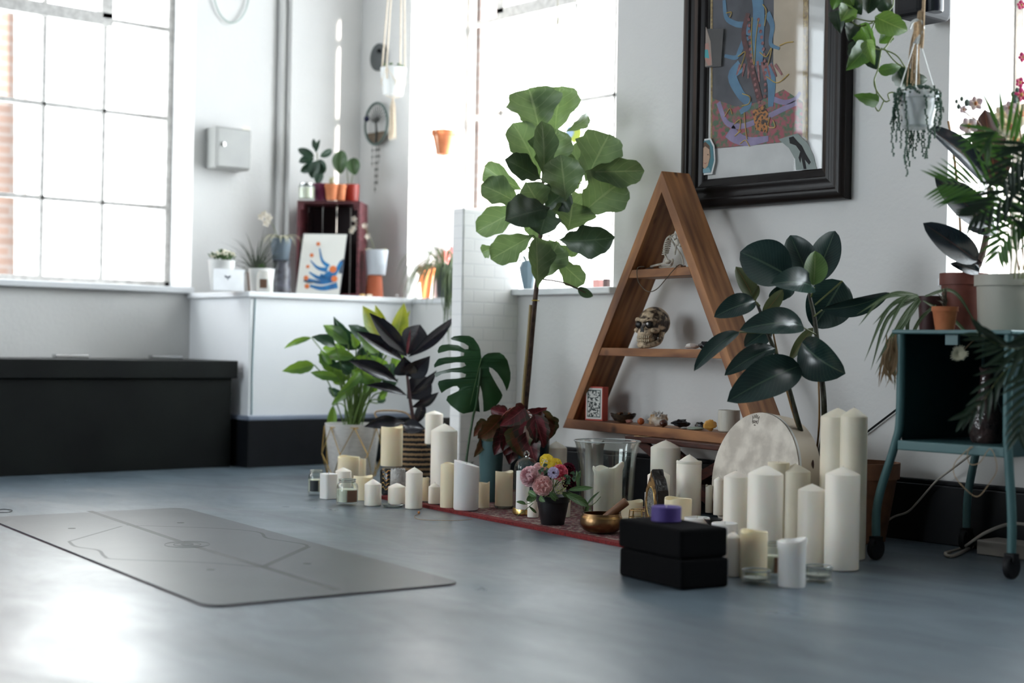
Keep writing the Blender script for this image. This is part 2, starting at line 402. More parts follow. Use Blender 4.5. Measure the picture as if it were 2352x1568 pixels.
# outside -------------------------------------------------------------
bk = brick_mat('orange brick', (.105, .060, .042), (.09, .052, .037), (.11, .09, .08), 1, .23, .075, rot=(0, pi/2, pi/2), ms=.01)
bk2 = brick_mat('red brick reveal', (.16, .12, .11), (.15, .11, .10), (.18, .16, .155), 1, .23, .075, rot=(0, pi/2, pi/2), ms=.01)
bld = M(); yb = onX(66, 300, -11).y
bld.box((-15, yb-6, -3), (-11, yb, 9)); b_ = tag(bld.build('brick_building', bk, smooth=False), 'orange brick building outside, seen through the left edge of the large left window', 'building')
drain = M().tube([onX(43, 0, -10.93), onX(43, 660, -10.93)], .03); drain.build('drainpipe', steel, parent=b_)
pale = mat('pale render', (.78, .78, .76), .9, scale=.5)
pb = M(); pb.box((-34, 4, -3), (-30, 40, 22)); p_ = tag(pb.build('apartment_block', pale, smooth=False), 'pale sunlit building across the street, seen through the left window', 'building')
dk = mat('far window glass', (.07, .08, .085), .2)
for i, (a, b, c, d) in enumerate(((306, 306, 366, 372), (306, 372, 330, 430), (178, 284, 202, 308), (178, 382, 202, 415), (178, 480, 200, 512), (176, 575, 196, 608), (336, 490, 350, 510), (250, 215, 275, 245), (72, 195, 100, 225), (335, 585, 350, 605), (282, 80, 292, 110), (318, 70, 330, 130))):
    p0 = onX(a, b, -30); p1 = onX(c, d, -30)
    M().box((-30.05, p0.y, p1.z), (-29.97, p1.y, p0.z)).build('window', dk, parent=p_, smooth=False)
def text(name, s, loc, size, ex, ey, mt, parent, thick=.0003):
    cu = bpy.data.curves.new(name, 'FONT'); cu.body = s; cu.size = size; cu.extrude = thick; cu.align_x = 'CENTER'; cu.align_y = 'CENTER'
    tmp = bpy.data.objects.new(name, cu); COL.objects.link(tmp)
    dg = bpy.context.evaluated_depsgraph_get(); me = bpy.data.meshes.new_from_object(tmp.evaluated_get(dg)); bpy.data.objects.remove(tmp)
    ex, ey = Vector(ex).normalized(), Vector(ey).normalized(); ez = ex.cross(ey); mm = Matrix((ex, ey, ez)).transposed().to_4x4()
    org = W[parent.name]; mm.translation = Vector(loc)-org; me.transform(mm); me.materials.clear(); me.materials.append(mt)
    o = bpy.data.objects.new(name, me); COL.objects.link(o); o.parent = parent; W[o.name] = org; return o
signm = mat('white sign letters', (.9, .9, .9), .5)
text('sign_lettering', 'ruoi', onX(178, 220, -29.9), 2.9*.26, (0, -1, 0), (0, 0, 1), mat('pale grey lettering', (.08, .085, .09), .6), p_, .02)
st = M().box((-6.408, 5.2, .845), (-6.36, 5.39, 3.09)); tag(st.build('brick_reveal', bk2, smooth=False), 'strip of pink brick reveal outside the middle window, at its left side', 'brick wall')
# black storage box under window 1 -------------------------------------
boxp = mat('black painted wood', (.007, .009, .008), .5, c2=(.004, .005, .005), scale=3, bump=.05, spec=.2)
pr_ = fl(530, 1071); xr = -6.42; yr = onX(530, 1000, xr).y
zt = zat(onX(300, 826, xr+.02), 826)
bx = thing('storage_box', (xr-.2, yr-.8, 0), 'long black painted wooden storage box with hinged lid under the left window', 'storage box')
rz = 0
M().box((-6.9, yr-2.6, 0), (xr, yr, zt-.085)).build('body', boxp, bx, smooth=False, bevel=.004)
M().box((-6.905, yr-2.62, zt-.085), (xr+.02, yr+.022, zt)).build('lid', boxp, bx, smooth=False, bevel=.005)
for px_ in (159, 377):
    p = onX(px_, 812, -6.9); M().box((-6.905, p.y-.085, zt+.001), (-6.86, p.y+.085, zt+.016)).build('hinge', metal, bx, smooth=False, bevel=.003)
# white boxed cabinet ----------------------------------------------------
XC = -6.36; yc = onX(572, 800, XC).y
cb = thing('cabinet', (XC-.3, yc+.4, 0), 'white boxed-in cabinet with black plinth in the corner, plants standing on its top', 'cabinet')
M().box((XA+.002, yc, .245), (XC, 4.775, .815)).build('body', white, cb, smooth=False, bevel=.004)
M().box((XA+.002, yc-.018, 0), (XC+.035, 4.775, .225)).build('plinth', blackp, cb, smooth=False, bevel=.004)
M().box((XA+.002, yc-.018, .225), (XC+.04, 4.775, .247)).build('plinth_moulding', mat('grey blue paint', (.24, .28, .36), .4), cb, smooth=False, bevel=.005, label='grey blue moulding on the plinth')
M().box((XA+.002, yc-.02, .815), (XC+.02, 4.775, .842)).build('worktop', white, cb, smooth=False, bevel=.005)
M().tube([(XC+.003, yc+.02, .25), (XC+.003, yc+.018, .45), (XC+.004, yc+.022, .62), (XC+.003, yc+.028, .81)], .003).build('corner_gap', mat('grey green filler', (.22, .33, .35), .7), cb, label='grey green gap along the corner')
# pipes in the corner
tag(M().tube([(-6.925, 4.31, .842), (-6.925, 4.31, ZT)], .022, 14).build('pipe', wallp), 'white painted vertical pipe in the left corner of the pale wall', 'pipe')
# key cabinet on wall A
gm = mat('grey enamel steel', (.36, .36, .34), .35, c2=(.33, .33, .315))
a = onX(500, 288, -6.83); b = onX(577, 392, -6.83)
kc = thing('key_cabinet', (-6.9, (a.y+b.y)/2, b.z), 'grey metal wall cabinet with round lock, mounted on the pale corner wall', 'wall cabinet')
M().box((XA+.001, a.y-.0, b.z), (-6.845, b.y, a.z)).build('body', gm, kc, smooth=False, bevel=.008)
M().box((-6.845, a.y+.004, b.z+.006), (-6.828, b.y-.004, a.z-.006)).build('door', gm, kc, smooth=False, bevel=.006)
p = onX(513, 331, -6.828); M().lathe(p, [(.012, 0), (.012, .008), (.006, .01)], 16, axis=(1, 0, 0)).build('lock', metal, kc)
p = onX(566, 294, -6.827); M().box((-6.8285, p.y-.022, p.z-.01), (-6.8265, p.y+.02, p.z+.008)).build('sticker', mat('cream sticker', (.8, .76, .66), .6), kc, smooth=False)
# thin hoop on wall A
c = onX(531, -30, XA+.02); R_ = .107
tag(M().tube([c+Vector((0, cos(q*pi/24)*R_*1.0, sin(q*pi/24)*R_*1.72)) for q in range(49)], .004).build('wall_hoop', mat('grey green wire', (.42, .50, .46), .5), org=c), 'thin pale green wire hoop hanging high on the corner wall above the key cabinet', 'hoop')
# rug --------------------------------------------------------------------
def rug_mat():
    m, nt, b = nodes('persian rug'); N = nt.nodes.new; L = nt.links
    tc = N('ShaderNodeTexCoord'); v = N('ShaderNodeTexVoronoi'); v.inputs['Scale'].default_value = 46; L.new(tc.outputs['Object'], v.inputs[0])
    n = N('ShaderNodeTexNoise'); n.inputs['Scale'].default_value = 75; n.inputs['Detail'].default_value = 5; L.new(tc.outputs['Object'], n.inputs[0])
    r = N('ShaderNodeValToRGB'); e = r.color_ramp.elements; e[0].position = .40; e[0].color = (.03, .02, .03, 1); e[1].position = .72; e[1].color = (.34, .27, .22, 1)
    q = e.new(.48); q.color = (.17, .025, .03, 1); q = e.new(.60); q.color = (.10, .05, .055, 1)
    ad = N('ShaderNodeMath'); ad.operation = 'MULTIPLY_ADD'; L.new(v.outputs['Distance'], ad.inputs[0]); ad.inputs[1].default_value = .35; L.new(n.outputs['Fac'], ad.inputs[2])
    sb = N('ShaderNodeMath'); sb.operation = 'SUBTRACT'; L.new(ad.outputs[0], sb.inputs[0]); sb.inputs[1].default_value = .09
    L.new(sb.outputs[0], r.inputs[0]); L.new(r.outputs[0], b.inputs['Base Color']); b.inputs['Roughness'].default_value = .95
    bp = N('ShaderNodeBump'); bp.inputs['Strength'].default_value = .4; bp.inputs['Distance'].default_value = .003; L.new(n.outputs['Fac'], bp.inputs['Height']); L.new(bp.outputs[0], b.inputs['Normal'])
    return m
r0 = fl(866, 1144); r1 = fl(1500, 1271); d1 = (r1-r0).normalized(); d2 = Vector((-d1.y, d1.x, 0))
rg = thing('rug', (r0+r1)/2+d2*.3, 'red bordered patterned rug lying under the candles on the grey floor', 'rug')
def strip(a, b, c, d, h0, h1): return M().add([a+Vector((0,0,h0)), b+Vector((0,0,h0)), c+Vector((0,0,h0)), d+Vector((0,0,h0)), a+Vector((0,0,h1)), b+Vector((0,0,h1)), c+Vector((0,0,h1)), d+Vector((0,0,h1))], [(0,3,2,1),(4,5,6,7),(0,1,5,4),(1,2,6,5),(2,3,7,6),(3,0,4,7)])
bw_ = .035
strip(r0+d1*bw_+d2*bw_, r1-d1*bw_+d2*bw_, r1-d1*bw_+d2*.68, r0+d1*bw_+d2*.68, .0, .008).build('pile', rug_mat(), rg, smooth=False)
redb = mat('red rug border', (.22, .018, .018), .95, c2=(.12, .01, .012), scale=120, bump=.4, bscale=200)
for q in ((r0, r1, r1+d2*bw_, r0+d2*bw_), (r0+d2*.68, r1+d2*.68, r1+d2*.715, r0+d2*.715), (r0+d2*bw_, r0+d1*bw_+d2*bw_, r0+d1*bw_+d2*.68, r0+d2*.68), (r1-d1*bw_+d2*bw_, r1+d2*bw_, r1+d2*.68, r1-d1*bw_+d2*.68)):
    strip(*q, 0, .011).build('border', redb, rg, smooth=False)
RUG = .008
# yoga mat ---------------------------------------------------------------
nl, nr, fr_, = fl(478, 1397), fl(1064, 1342), fl(424, 1161)
ex = (nr-nl).normalized(); ey = (fr_-nr); ey = (ey-ex*ey.dot(ex)).normalized()
wd = (nr-nl).length; ln = 1.93
# blend to the sighted long edge
ey = ((fr_-nr).normalized()*.7+ey*.3).normalized()
def outline(w_, l_, r=.05, n=6):
    out = []
    for cx, cy, a0 in ((w_-r, r, -pi/2), (w_-r, l_-r, 0), (r, l_-r, pi/2), (r, r, pi)):
        for i in range(n+1):
            a = a0+pi/2*i/n; out.append((cx+r*cos(a), cy+r*sin(a)))
    return out
ym = thing('yoga_mat', nl+ex*wd/2+ey*ln/2, 'grey rubber yoga mat with alignment lines lying flat on the floor', 'yoga mat')
ol = outline(wd, ln)
matm = mat('grey rubber', (.052, .062, .070), .36, c2=(.040, .048, .056), scale=5, spec=.5, bump=.03)
MP = lambda u, v, z=.0: nl+ex*u+ey*v+Vector((0, 0, z))
M().prism([MP(u, v, .0015) for u, v in ol], (0, 0, .0035)).build('top_layer', matm, ym, smooth=False)
M().prism([MP(u, v, .0001) for u, v in ol], (0, 0, .0015)).build('base_layer', mat('dark red rubber', (.10, .02, .03), .7), ym, smooth=False, label='dark red underside layer')
def mp(px, py):       # sighted mat point -> u,v on the mat
    q = fl(px, py, .005)-nl; det = ex.x*ey.y-ex.y*ey.x
    return ((q.x*ey.y-q.y*ey.x)/det, (ex.x*q.y-ex.y*q.x)/det)
def line(pts, wid):
    mb = M(); ps = [MP(*mp(*p), .0051) for p in pts]; ps = bez(ps, 5) if len(ps) > 2 else ps
    vs = []; fs = []
    for i, p in enumerate(ps):
        t = (ps[min(i+1, len(ps)-1)]-ps[max(0, i-1)]).normalized(); s_ = Vector((-t.y, t.x, 0))*wid/2
        wv = wid/2
        vs += [p-s_, p+s_]
    for i in range(len(ps)-1): fs.append((2*i, 2*i+1, 2*i+3, 2*i+2))
    return mb.add(vs, fs)
lm = mat('printed line', (.024, .028, .034), .5)
for pts, wd_ in ((((205, 1173), (410, 1242)), .022), (((450, 1255), (610, 1303)), .024), (((610, 1303), (775, 1354)), .024),
        (((280, 1208), (158, 1243)), .008), (((158, 1243), (175, 1255), (225, 1263), (240, 1277), (270, 1284), (460, 1291), (600, 1302)), .010),
        (((290, 1206), (480, 1212), (590, 1221), (612, 1235), (660, 1243), (700, 1250), (706, 1256)), .010), (((708, 1255), (602, 1302)), .02)):
    line(pts, wd_).build('alignment_line', lm, ym, smooth=False)
cu, cv = mp(430, 1250)
for rr in (.018, .040, .066):
    ps = [MP(cu+rr*cos(q*pi/16), cv+rr*sin(q*pi/16), .0052) for q in range(33)]
    M().tube(ps, .0008, 4).build('emblem', lm, ym, smooth=False)
for px_, py_ in ((484, 1308), (705, 1294), (165, 1213), (415, 1200)):
    u, v = mp(px_, py_); M().lathe(MP(u, v, .005), [(.012, 0), (.012, .0006)], 12).build('marker', lm, ym, smooth=False)
# ================================================================== A-frame shelf on its small table
def wood_mat(name, ax, c1=(.50, .225, .085), c2=(.17, .062, .025), dark=None):
    m, nt, b = nodes(name); N = nt.nodes.new; L = nt.links
    tc = N('ShaderNodeTexCoord'); mp = N('ShaderNodeMapping'); L.new(tc.outputs['UV'], mp.inputs[0]); mp.inputs['Scale'].default_value = (1.0, 10, 1)
    n = N('ShaderNodeTexNoise'); n.inputs['Scale'].default_value = 2.2; n.inputs['Detail'].default_value = 6; n.inputs['Distortion'].default_value = .8; L.new(mp.outputs[0], n.inputs[0])
    wv = N('ShaderNodeTexWave'); wv.bands_direction = 'Y'; wv.inputs['Scale'].default_value = .9; wv.inputs['Distortion'].default_value = 9; wv.inputs['Detail'].default_value = 3; wv.inputs['Detail Scale'].default_value = .8; L.new(mp.outputs[0], wv.inputs[0])
    mx = N('ShaderNodeMath'); mx.operation = 'MULTIPLY_ADD'; L.new(wv.outputs['Fac'], mx.inputs[0]); mx.inputs[1].default_value = .16; L.new(n.outputs['Fac'], mx.inputs[2])
    r = N('ShaderNodeValToRGB'); e = r.color_ramp.elements; e[0].position = .36; e[0].color = (*c2, 1); e[1].position = .80; e[1].color = (*c1, 1); L.new(mx.outputs[0], r.inputs[0])
    n3 = N('ShaderNodeTexNoise'); n3.inputs['Scale'].default_value = 2.6; n3.inputs['Detail'].default_value = 3; m3 = N('ShaderNodeMapping'); L.new(tc.outputs['UV'], m3.inputs[0]); m3.inputs['Scale'].default_value = (1.0, 3.2, 1); L.new(m3.outputs[0], n3.inputs[0])
    r3 = N('ShaderNodeValToRGB'); r3.color_ramp.elements[0].position = .38; r3.color_ramp.elements[0].color = (.42, .38, .36, 1); r3.color_ramp.elements[1].position = .58; r3.color_ramp.elements[1].color = (1, 1, 1, 1); L.new(n3.outputs['Fac'], r3.inputs[0])
    vk = N('ShaderNodeTexVoronoi'); vk.inputs['Scale'].default_value = 4.5; m4 = N('ShaderNodeMapping'); L.new(tc.outputs['UV'], m4.inputs[0]); m4.inputs['Scale'].default_value = (1, 2.2, 1); L.new(m4.outputs[0], vk.inputs[0])
    rk = N('ShaderNodeValToRGB'); rk.color_ramp.elements[0].position = .05; rk.color_ramp.elements[0].color = (.18, .14, .12, 1); rk.color_ramp.elements[1].position = .12; rk.color_ramp.elements[1].color = (1, 1, 1, 1); L.new(vk.outputs['Distance'], rk.inputs[0])
    x1 = N('ShaderNodeMix'); x1.data_type = 'RGBA'; x1.blend_type = 'MULTIPLY'; x1.inputs[0].default_value = .75; L.new(r.outputs[0], x1.inputs[6]); L.new(r3.outputs[0], x1.inputs[7])
    x2 = N('ShaderNodeMix'); x2.data_type = 'RGBA'; x2.blend_type = 'MULTIPLY'; x2.inputs[0].default_value = 1; L.new(x1.outputs[2], x2.inputs[6]); L.new(rk.outputs[0], x2.inputs[7])
    L.new(x2.outputs[2], b.inputs['Base Color']); b.inputs['Roughness'].default_value = .5
    bp = N('ShaderNodeBump'); bp.inputs['Strength'].default_value = .25; bp.inputs['Distance'].default_value = .004; L.new(mx.outputs[0], bp.inputs['Height']); L.new(bp.outputs[0], b.inputs['Normal'])
    MT[name] = m; return m
wood = wood_mat('stained pine', 0)
woodd = wood_mat('dark stained pine', 0, (.20, .075, .03), (.07, .025, .012))
def board(name, P, d, mt, parent, bevel=.002):
    """P: outline points, d: extrude vector; long axis runs along the UV x direction"""
    mb = M().prism(P, d); n = len(P); P = [Vector(p) for p in P]
    long_ = max(((P[i]-P[j]) for i in range(n) for j in range(n)), key=lambda v: v.length).normalized()
    cr_ = Vector(d).normalized(); th_ = long_.cross(cr_)
    for i, v in enumerate(mb.v): mb.uv[i] = (v.dot(long_), v.dot(cr_)*1.0+v.dot(th_)*.5)
    o = mb.build(name, mt, parent, smooth=False, bevel=bevel); return o
zt_ = .285
L0 = fl(1292, 982, zt_); R0_ = fl(1752, 1028, zt_)
ax_ = (R0_-L0); AW = ax_.length; ax_.normalize(); an = Vector((-ax_.y, ax_.x, 0))     # an points to the wall
AD = .128
apx = onP(1519, 392, L0, an); AH = apx.z-zt_; AS = (apx-L0).dot(ax_)
AP = lambda s, z, n=0: L0+ax_*s+an*n+Vector((0, 0, z))
af = thing('a_frame_shelf', AP(AS, 0, AD/2), 'triangular stained wood A-frame shelf with three shelves against the pale wall', 'shelf')
T = .042
# inner triangle offsets
def hw(z): # half extents (left,right) of outer outline at height z
    k = 1-z/AH; return AS-AS*k, AS+(AW-AS)*k
tl = T/sin(atan2(AH, AS)); tr = T/sin(atan2(AH, AW-AS))
T0 = .036
# right board runs to the apex, left one butts against it
lx0, _ = hw(T0)
board('side_board', [AP(hw(T0)[0], T0), AP(hw(T0)[0]+tl, T0), AP(AS+.004, AH-tl*AH/AS*.98), AP(AS, AH)], an*AD, woodd and wood, af)
board('side_board', [AP(hw(T0)[1]-tr, T0), AP(hw(T0)[1], T0), AP(AS, AH), AP(AS-.0, AH-tr*AH/(AW-AS)*.9)], an*AD, wood, af)
board('bottom_board', [AP(0, 0), AP(AW, 0), AP(hw(T0)[1], T0), AP(hw(T0)[0], T0)], an*AD, wood, af)
def shelfz(px, py): return onP(px, py, L0, an).z-zt_
z2 = shelfz(1372, 798); z1 = shelfz(1442, 620)
for z in (z2, z1):
    l, r_ = hw(z)[0]+tl, hw(z)[1]-tr
    l2, r2 = hw(z-.03)[0]+tl, hw(z-.03)[1]-tr
    board('shelf_board', [AP(l2, z-.03, .003), AP(r2, z-.03, .003), AP(r_, z, .003), AP(l, z, .003)], an*(AD-.006), wood, af)
# small folding table below
tm = mat('dark red brown wood', (.075, .022, .015), .45, c2=(.035, .012, .009), scale=20, stretch=(1, 1, 6))
tb = thing('folding_table', AP(AS, -zt_, .09), 'low dark red brown folding table with crossed legs carrying the A-frame shelf', 'table')
c0 = onP(1437, 1003, AP(0, 0, -.03), an); s0 = (c0-L0).dot(ax_); s1 = s0+.62
mb = M()
mb.prism([AP(s0, -.022, -.035), AP(s1, -.022, -.035), AP(s1, -.022, .17), AP(s0, -.022, .17)], (0, 0, .021)); mb.build('tabletop', tm, tb, smooth=False, bevel=.004)
for n_ in (.02, .115):
    for a_, b_2 in ((s0+.02, s1-.05), (s1-.03, s0+.04)):
        p, q = AP(a_, -.022, n_), AP(b_2, -zt_+.020, n_ + .005)
        dd = (q-p).normalized(); M().obox((p+q)/2, dd*((q-p).length/2-.004), an*.009, dd.cross(an)*.018).build('leg', tm, tb, smooth=False, bevel=.003)
        n_ += .0185
M().obox(AP((s0+s1)/2, -.145, .085), ax_*.02, an*.05, (0, 0, .012)).build('crossbar', tm, tb, smooth=False)
co_ = onP(1477, 1003, AP(0, 0, -.012), an)
lab = tag(M().lathe((co_.x, co_.y, zt_-.0008), [(.033, 0), (.034, .0005), (.034, .001), (.033, .0012)], 32).build('coaster', mat('pale plywood', (.62, .40, .20), .6), org=(co_.x, co_.y, zt_)), 'round pale wooden coaster on the front edge of the small dark table', 'coaster')
M().lathe((co_.x, co_.y, zt_+.0005), [(.016, 0), (.016, .0006)], 16).build('burnt_mark', black, lab)
# things on the shelf -----------------------------------------------------
def SP(px, z, n): # point on a shelf: seen column px, height z above table, n behind the front edge
    N_ = an; P_ = AP(0, 0, n); d = ray(px, 800)
    q = CO + d*((P_-CO).dot(N_)/d.dot(N_)); 
    # slide for the roll of the camera: solve for x at that height
    for _ in range(3):
        y = 784-FPX*((Vector((q.x, q.y, zt_+z))-CO).dot(UV_))/dep(q)
        d = ray(px, y); q = CO + d*((P_-CO).dot(N_)/d.dot(N_))
    return Vector((q.x, q.y, zt_+z))
E3 = .0008
# card box
cbm = mat('red card', (.55, .06, .035), .5); pbase = SP(1370, T0+E3, .045)
cbx = thing('card_box', pbase, 'red and white tarot card box with black illustration on the bottom shelf', 'card box')
ex_ = ax_.copy(); ex_ = (Matrix.Rotation(radians(20), 3, 'Z') @ ax_); ey_ = Vector((-ex_.y, ex_.x, 0)); hh_ = .131
M().obox(pbase+Vector((0, 0, hh_/2)), ex_*.041, ey_*.018, (0, 0, hh_/2)).build('box', cbm, cbx, smooth=False, bevel=.001)
fr = pbase-ey_*.0183+Vector((0, 0, hh_/2))
M().obox(fr, ex_*.037, ey_*.0004, (0, 0, hh_/2-.006)).build('front_label', mat('off white card', (.78, .76, .72), .5), cbx, smooth=False)
M().obox(fr-ey_*.0004, ex_*.031, ey_*.0004, (0, 0, hh_/2-.013)).build('border_line', mat('dark green ink', (.02, .06, .05), .5), cbx, smooth=False)
inkm = mat('ink engraving', (.70, .70, .66), .6, c2=(.02, .03, .03), scale=120, lo=.46, hi=.52, detail=6)
M().obox(fr-ey_*.0008, ex_*.028, ey_*.0004, (0, 0, hh_/2-.016)).build('illustration', inkm, cbx, smooth=False)
# carved skull
skm = mat('carved bone', (.62, .47, .31), .45, c2=(.045, .025, .015), scale=34, bump=.8, bscale=45, detail=2, lo=.42, hi=.56)
bone = mat('carved bone face', (.60, .46, .31), .45, c2=(.10, .06, .035), scale=50, bump=.6, bscale=90, lo=.38, hi=.52)
sb_ = SP(1496, z2+E3, .062)
sk_ = thing('skull', sb_, 'carved patterned skull ornament facing left on the middle shelf', 'skull')
u_ = 1.0; fd = (Matrix.Rotation(radians(-42), 3, 'Z') @ -an)         # facing direction
fd = (TOCAM(sb_)*1 + -RV*.62); fd.z = 0; fd.normalize(); sd_ = Vector((-fd.y, fd.x, 0)); up = Vector((0, 0, 1))
Rm = Matrix((sd_, fd, up)).transposed()
SK = lambda x, y, z: sb_+sd_*x+fd*y+up*z
mb = M(); mb.ball(SK(0, -.018, .096), .0585, 32, 22, (.93, 1.22, .98), Rm)
mb.ball(SK(0, .028, .082), .044, 24, 16, (.98, .75, 1.0), Rm)
mb.ball(SK(0, .022, .040), .033, 18, 12, (1.0, 1.15, .95), Rm)
o = mb.build('cranium', skm, sk_)
mb = M(); mb.ball(SK(0, .047, .054), .030, 20, 12, (1.0, .78, .85), Rm)
mb.ball(SK(.034, .035, .066), .016, 12, 8, (1, 1.4, .7), Rm); mb.ball(SK(-.034, .035, .066), .016, 12, 8, (1, 1.4, .7), Rm)
mb.tube(bez([SK(-.044, .032, .098), SK(-.026, .058, .106), SK(0, .061, .101), SK(.026, .058, .106), SK(.044, .032, .098)], 5), .007, 8)
mb.build('face', bone, sk_)
mb = M(); mb.tube(bez([SK(-.043, -.005, .060), SK(-.038, .008, .026), SK(-.024, .044, .012), SK(0, .060, .009), SK(.024, .044, .012), SK(.038, .008, .026), SK(.043, -.005, .060)], 5), [.010]*31, 8)
mb.ball(SK(0, .056, .016), .017, 14, 8, (1.15, .6, .9), Rm); mb.build('jaw', bone, sk_)
for s in (-1, 1): M().ball(SK(s*.0205, .0545, .086), .0155, 14, 10, (1.08, .62, .92), Rm).build('eye_socket', mat('dark socket', (.01, .007, .005), .4), sk_)
M().ball(SK(.021, .0655, .089), .005, 10, 8).build('eye_glint', mat('painted white glint', (.85, .85, .85), .1), sk_)  # highlight in the eye, made as a small white ball
M().prism([SK(-.008, .0665, .058), SK(.008, .0665, .058), SK(.0045, .068, .076), SK(0, .068, .079), SK(-.0045, .068, .076)], fd*.003).build('nose_opening', MT['dark socket'], sk_)
for i in range(-4, 5):
    for z_, k_ in ((.040, .0065), (.028, .006)):
        M().ball(SK(i*.0058, .072-.00065*i*i, z_), .0036, 8, 6, (.8, .7, 1.6), Rm).build('tooth', mat('old ivory', (.55, .44, .30), .4), sk_)
# skeleton figurine
fb = SP(1535, z1+E3, .06); wht = mat('cream resin bone', (.72, .67, .58), .5, c2=(.45, .40, .32), scale=60)
fg = thing('skeleton_figurine', fb, 'small cream skeleton figurine bending backwards on the top shelf', 'figurine')
def FG(px, py, n=.06): return onP(px, py, AP(0, 0, n), an)
mb = M(); sp_ = bez([FG(1534, 600), FG(1527, 583), FG(1526, 565), FG(1532, 548), FG(1540, 541)], 6); mb.tube(sp_, .004, 8)
mb.ball(FG(1534, 601), .011, 12, 8, (1.2, .8, .8)); mb.build('spine', wht, fg)
mb = M()
for i in range(7):
    c = FG(1528+i*1.2, 582-i*5.0); r = .0125-.0004*abs(i-3)
    mb.tube([c+ax_*cos(q*pi/8)*r*1.0+Vector((0, 0, 1))*sin(q*pi/8)*r*.35+an*sin(q*pi/8)*r for q in range(17)], .0019, 6)
mb.build('rib_cage', wht, fg)
mb = M(); mb.ball(FG(1557, 556), .0125, 14, 10, (1, .9, 1.1)); mb.ball(FG(1563, 563), .007, 10, 7); mb.tube([FG(1541, 543), FG(1550, 550)], .0035); mb.build('skull', wht, fg)
for j, ps in enumerate(([(1541, 542), (1552, 538), (1553, 560), (1550, 585)], [(1538, 545), (1558, 575), (1566, 590), (1570, 607)])):
    M().tube(bez([FG(*q, n=.075+.02*j) for q in ps], 5), .0032, 8).build('arm', wht, fg)
for j, ps in enumerate(([(1537, 603), (1520, 606), (1506, 609), (1495, 612)], [(1533, 604), (1545, 596), (1540, 610), (1515, 613)])):
    M().tube(bez([FG(*q, n=.075+.02*j) for q in ps], 5), .0042, 8).build('leg', wht, fg)
M().obox(FG(1564, 613.5)+Vector((0, 0, .002)), ax_*.015, an*.012, (0, 0, .004)).build('stand', mat('brown resin', (.2, .09, .05), .5), fg, bevel=.002)
# cord necklace hanging over the top shelf
cpts = [FG(1480, 612, .012), FG(1466, 614, -.004), FG(1463, 628, -.007), FG(1468, 650, -.007), FG(1487, 669, -.007), FG(1508, 664, -.007), FG(1530, 640, -.007), FG(1545, 622, -.006), FG(1560, 608, .01), FG(1572, 612, .02)]
nk = M().tube(bez(cpts, 6), .0018, 6); tag(nk.build('cord_necklace', mat('brown leather cord', (.10, .07, .045), .7)), 'thin brown cord necklace hanging over the front of the top shelf', 'necklace')
tag(M().ball(SP(1492, z1+.006, .07), .012, 10, 7, (1.4, 1, .45), nz=.3).build('dark_stone', mat('dark brown stone', (.06, .035, .025), .5)), 'small dark stone lying at the left end of the top shelf', 'stone')
def stone(name, px, z, n, r, sc, mt, lab, seed, nz=.35, parts=None, res=16):
    c = SP(px, z, n); mb = M().ball(c+Vector((0, 0, r*sc[2]*.93)), r, res, int(res*.7), sc, Matrix.Rotation(seed*1.3, 3, 'Z'), nz, 5, seed)
    zmin = min(v.z for v in mb.v); 
    for v in mb.v: v.z += c.z+E3-zmin
    return tag(mb.build(name, mt), lab, 'stone', 'stones on the A-frame shelves')
obs = mat('black tourmaline', (.010, .010, .013), .25, bump=.5, bscale=50)
qtz = mat('white quartz', (.70, .68, .65), .3, c2=(.45, .42, .40), scale=30, bump=.5, bscale=60, sss=.1)
stone('quartz_stone', 1591, z2, .05, .022, (1.25, .8, .42), mat('pinkish white quartz', (.78, .70, .64), .35, sss=.2), 'pale pinkish white crystal on the right of the middle shelf', 3)
stone('black_stone', 1619, z2, .06, .020, (1.05, .7, .62), obs, 'pointed black stone at the right end of the middle shelf', 5, .5)
stone('rose_stone', 1445, T0, .035, .013, (1.5, 1, .55), mat('dusty pink stone', (.36, .16, .13), .4, c2=(.24, .1, .08)), 'small dusty pink rough stone beside the abalone shell', 2, .5)
stone('orange_stone', 1472, T0, .03, .0135, (1.0, .95, .95), mat('orange brown agate', (.36, .085, .025), .2), 'round polished orange brown stone in front of the white crystal cluster', 1, .1)
stone('brown_stone', 1524, T0, .012, .018, (1.25, .8, .75), mat('dark brown agate', (.09, .028, .018), .2), 'dark brown polished stone at the right foot of the white crystal cluster', 4, .15)
stone('tourmaline_stone', 1563, T0, .05, .020, (1.45, .8, .62), obs, 'black rough stone between the crystal cluster and the yellow stone', 8, .6)
stone('clear_stone', 1571, T0, .012, .014, (1.6, .9, .3), mat('clear quartz', (.6, .6, .58), .15, trans=.6), 'flat clear stone at the front edge of the bottom shelf', 9, .1)
stone('green_stone', 1597, T0, .012, .019, (1.6, .9, .33), mat('pale green stone', (.33, .38, .31), .2, trans=.2), 'flat pale green polished stone beside the clear one', 10, .1)
stone('dark_tumbled_stone', 1608, T0, .05, .018, (1.2, .9, .7), obs, 'black smooth stone tucked behind the yellow stone', 12, .3)
stone('yellow_stone', 1630, T0, .02, .0215, (1.0, .8, .82), mat('yellow calcite', (.72, .42, .10), .35, c2=(.62, .30, .06), sss=.2), 'chunky yellow orange stone beside the ceramic cup', 13, .5)
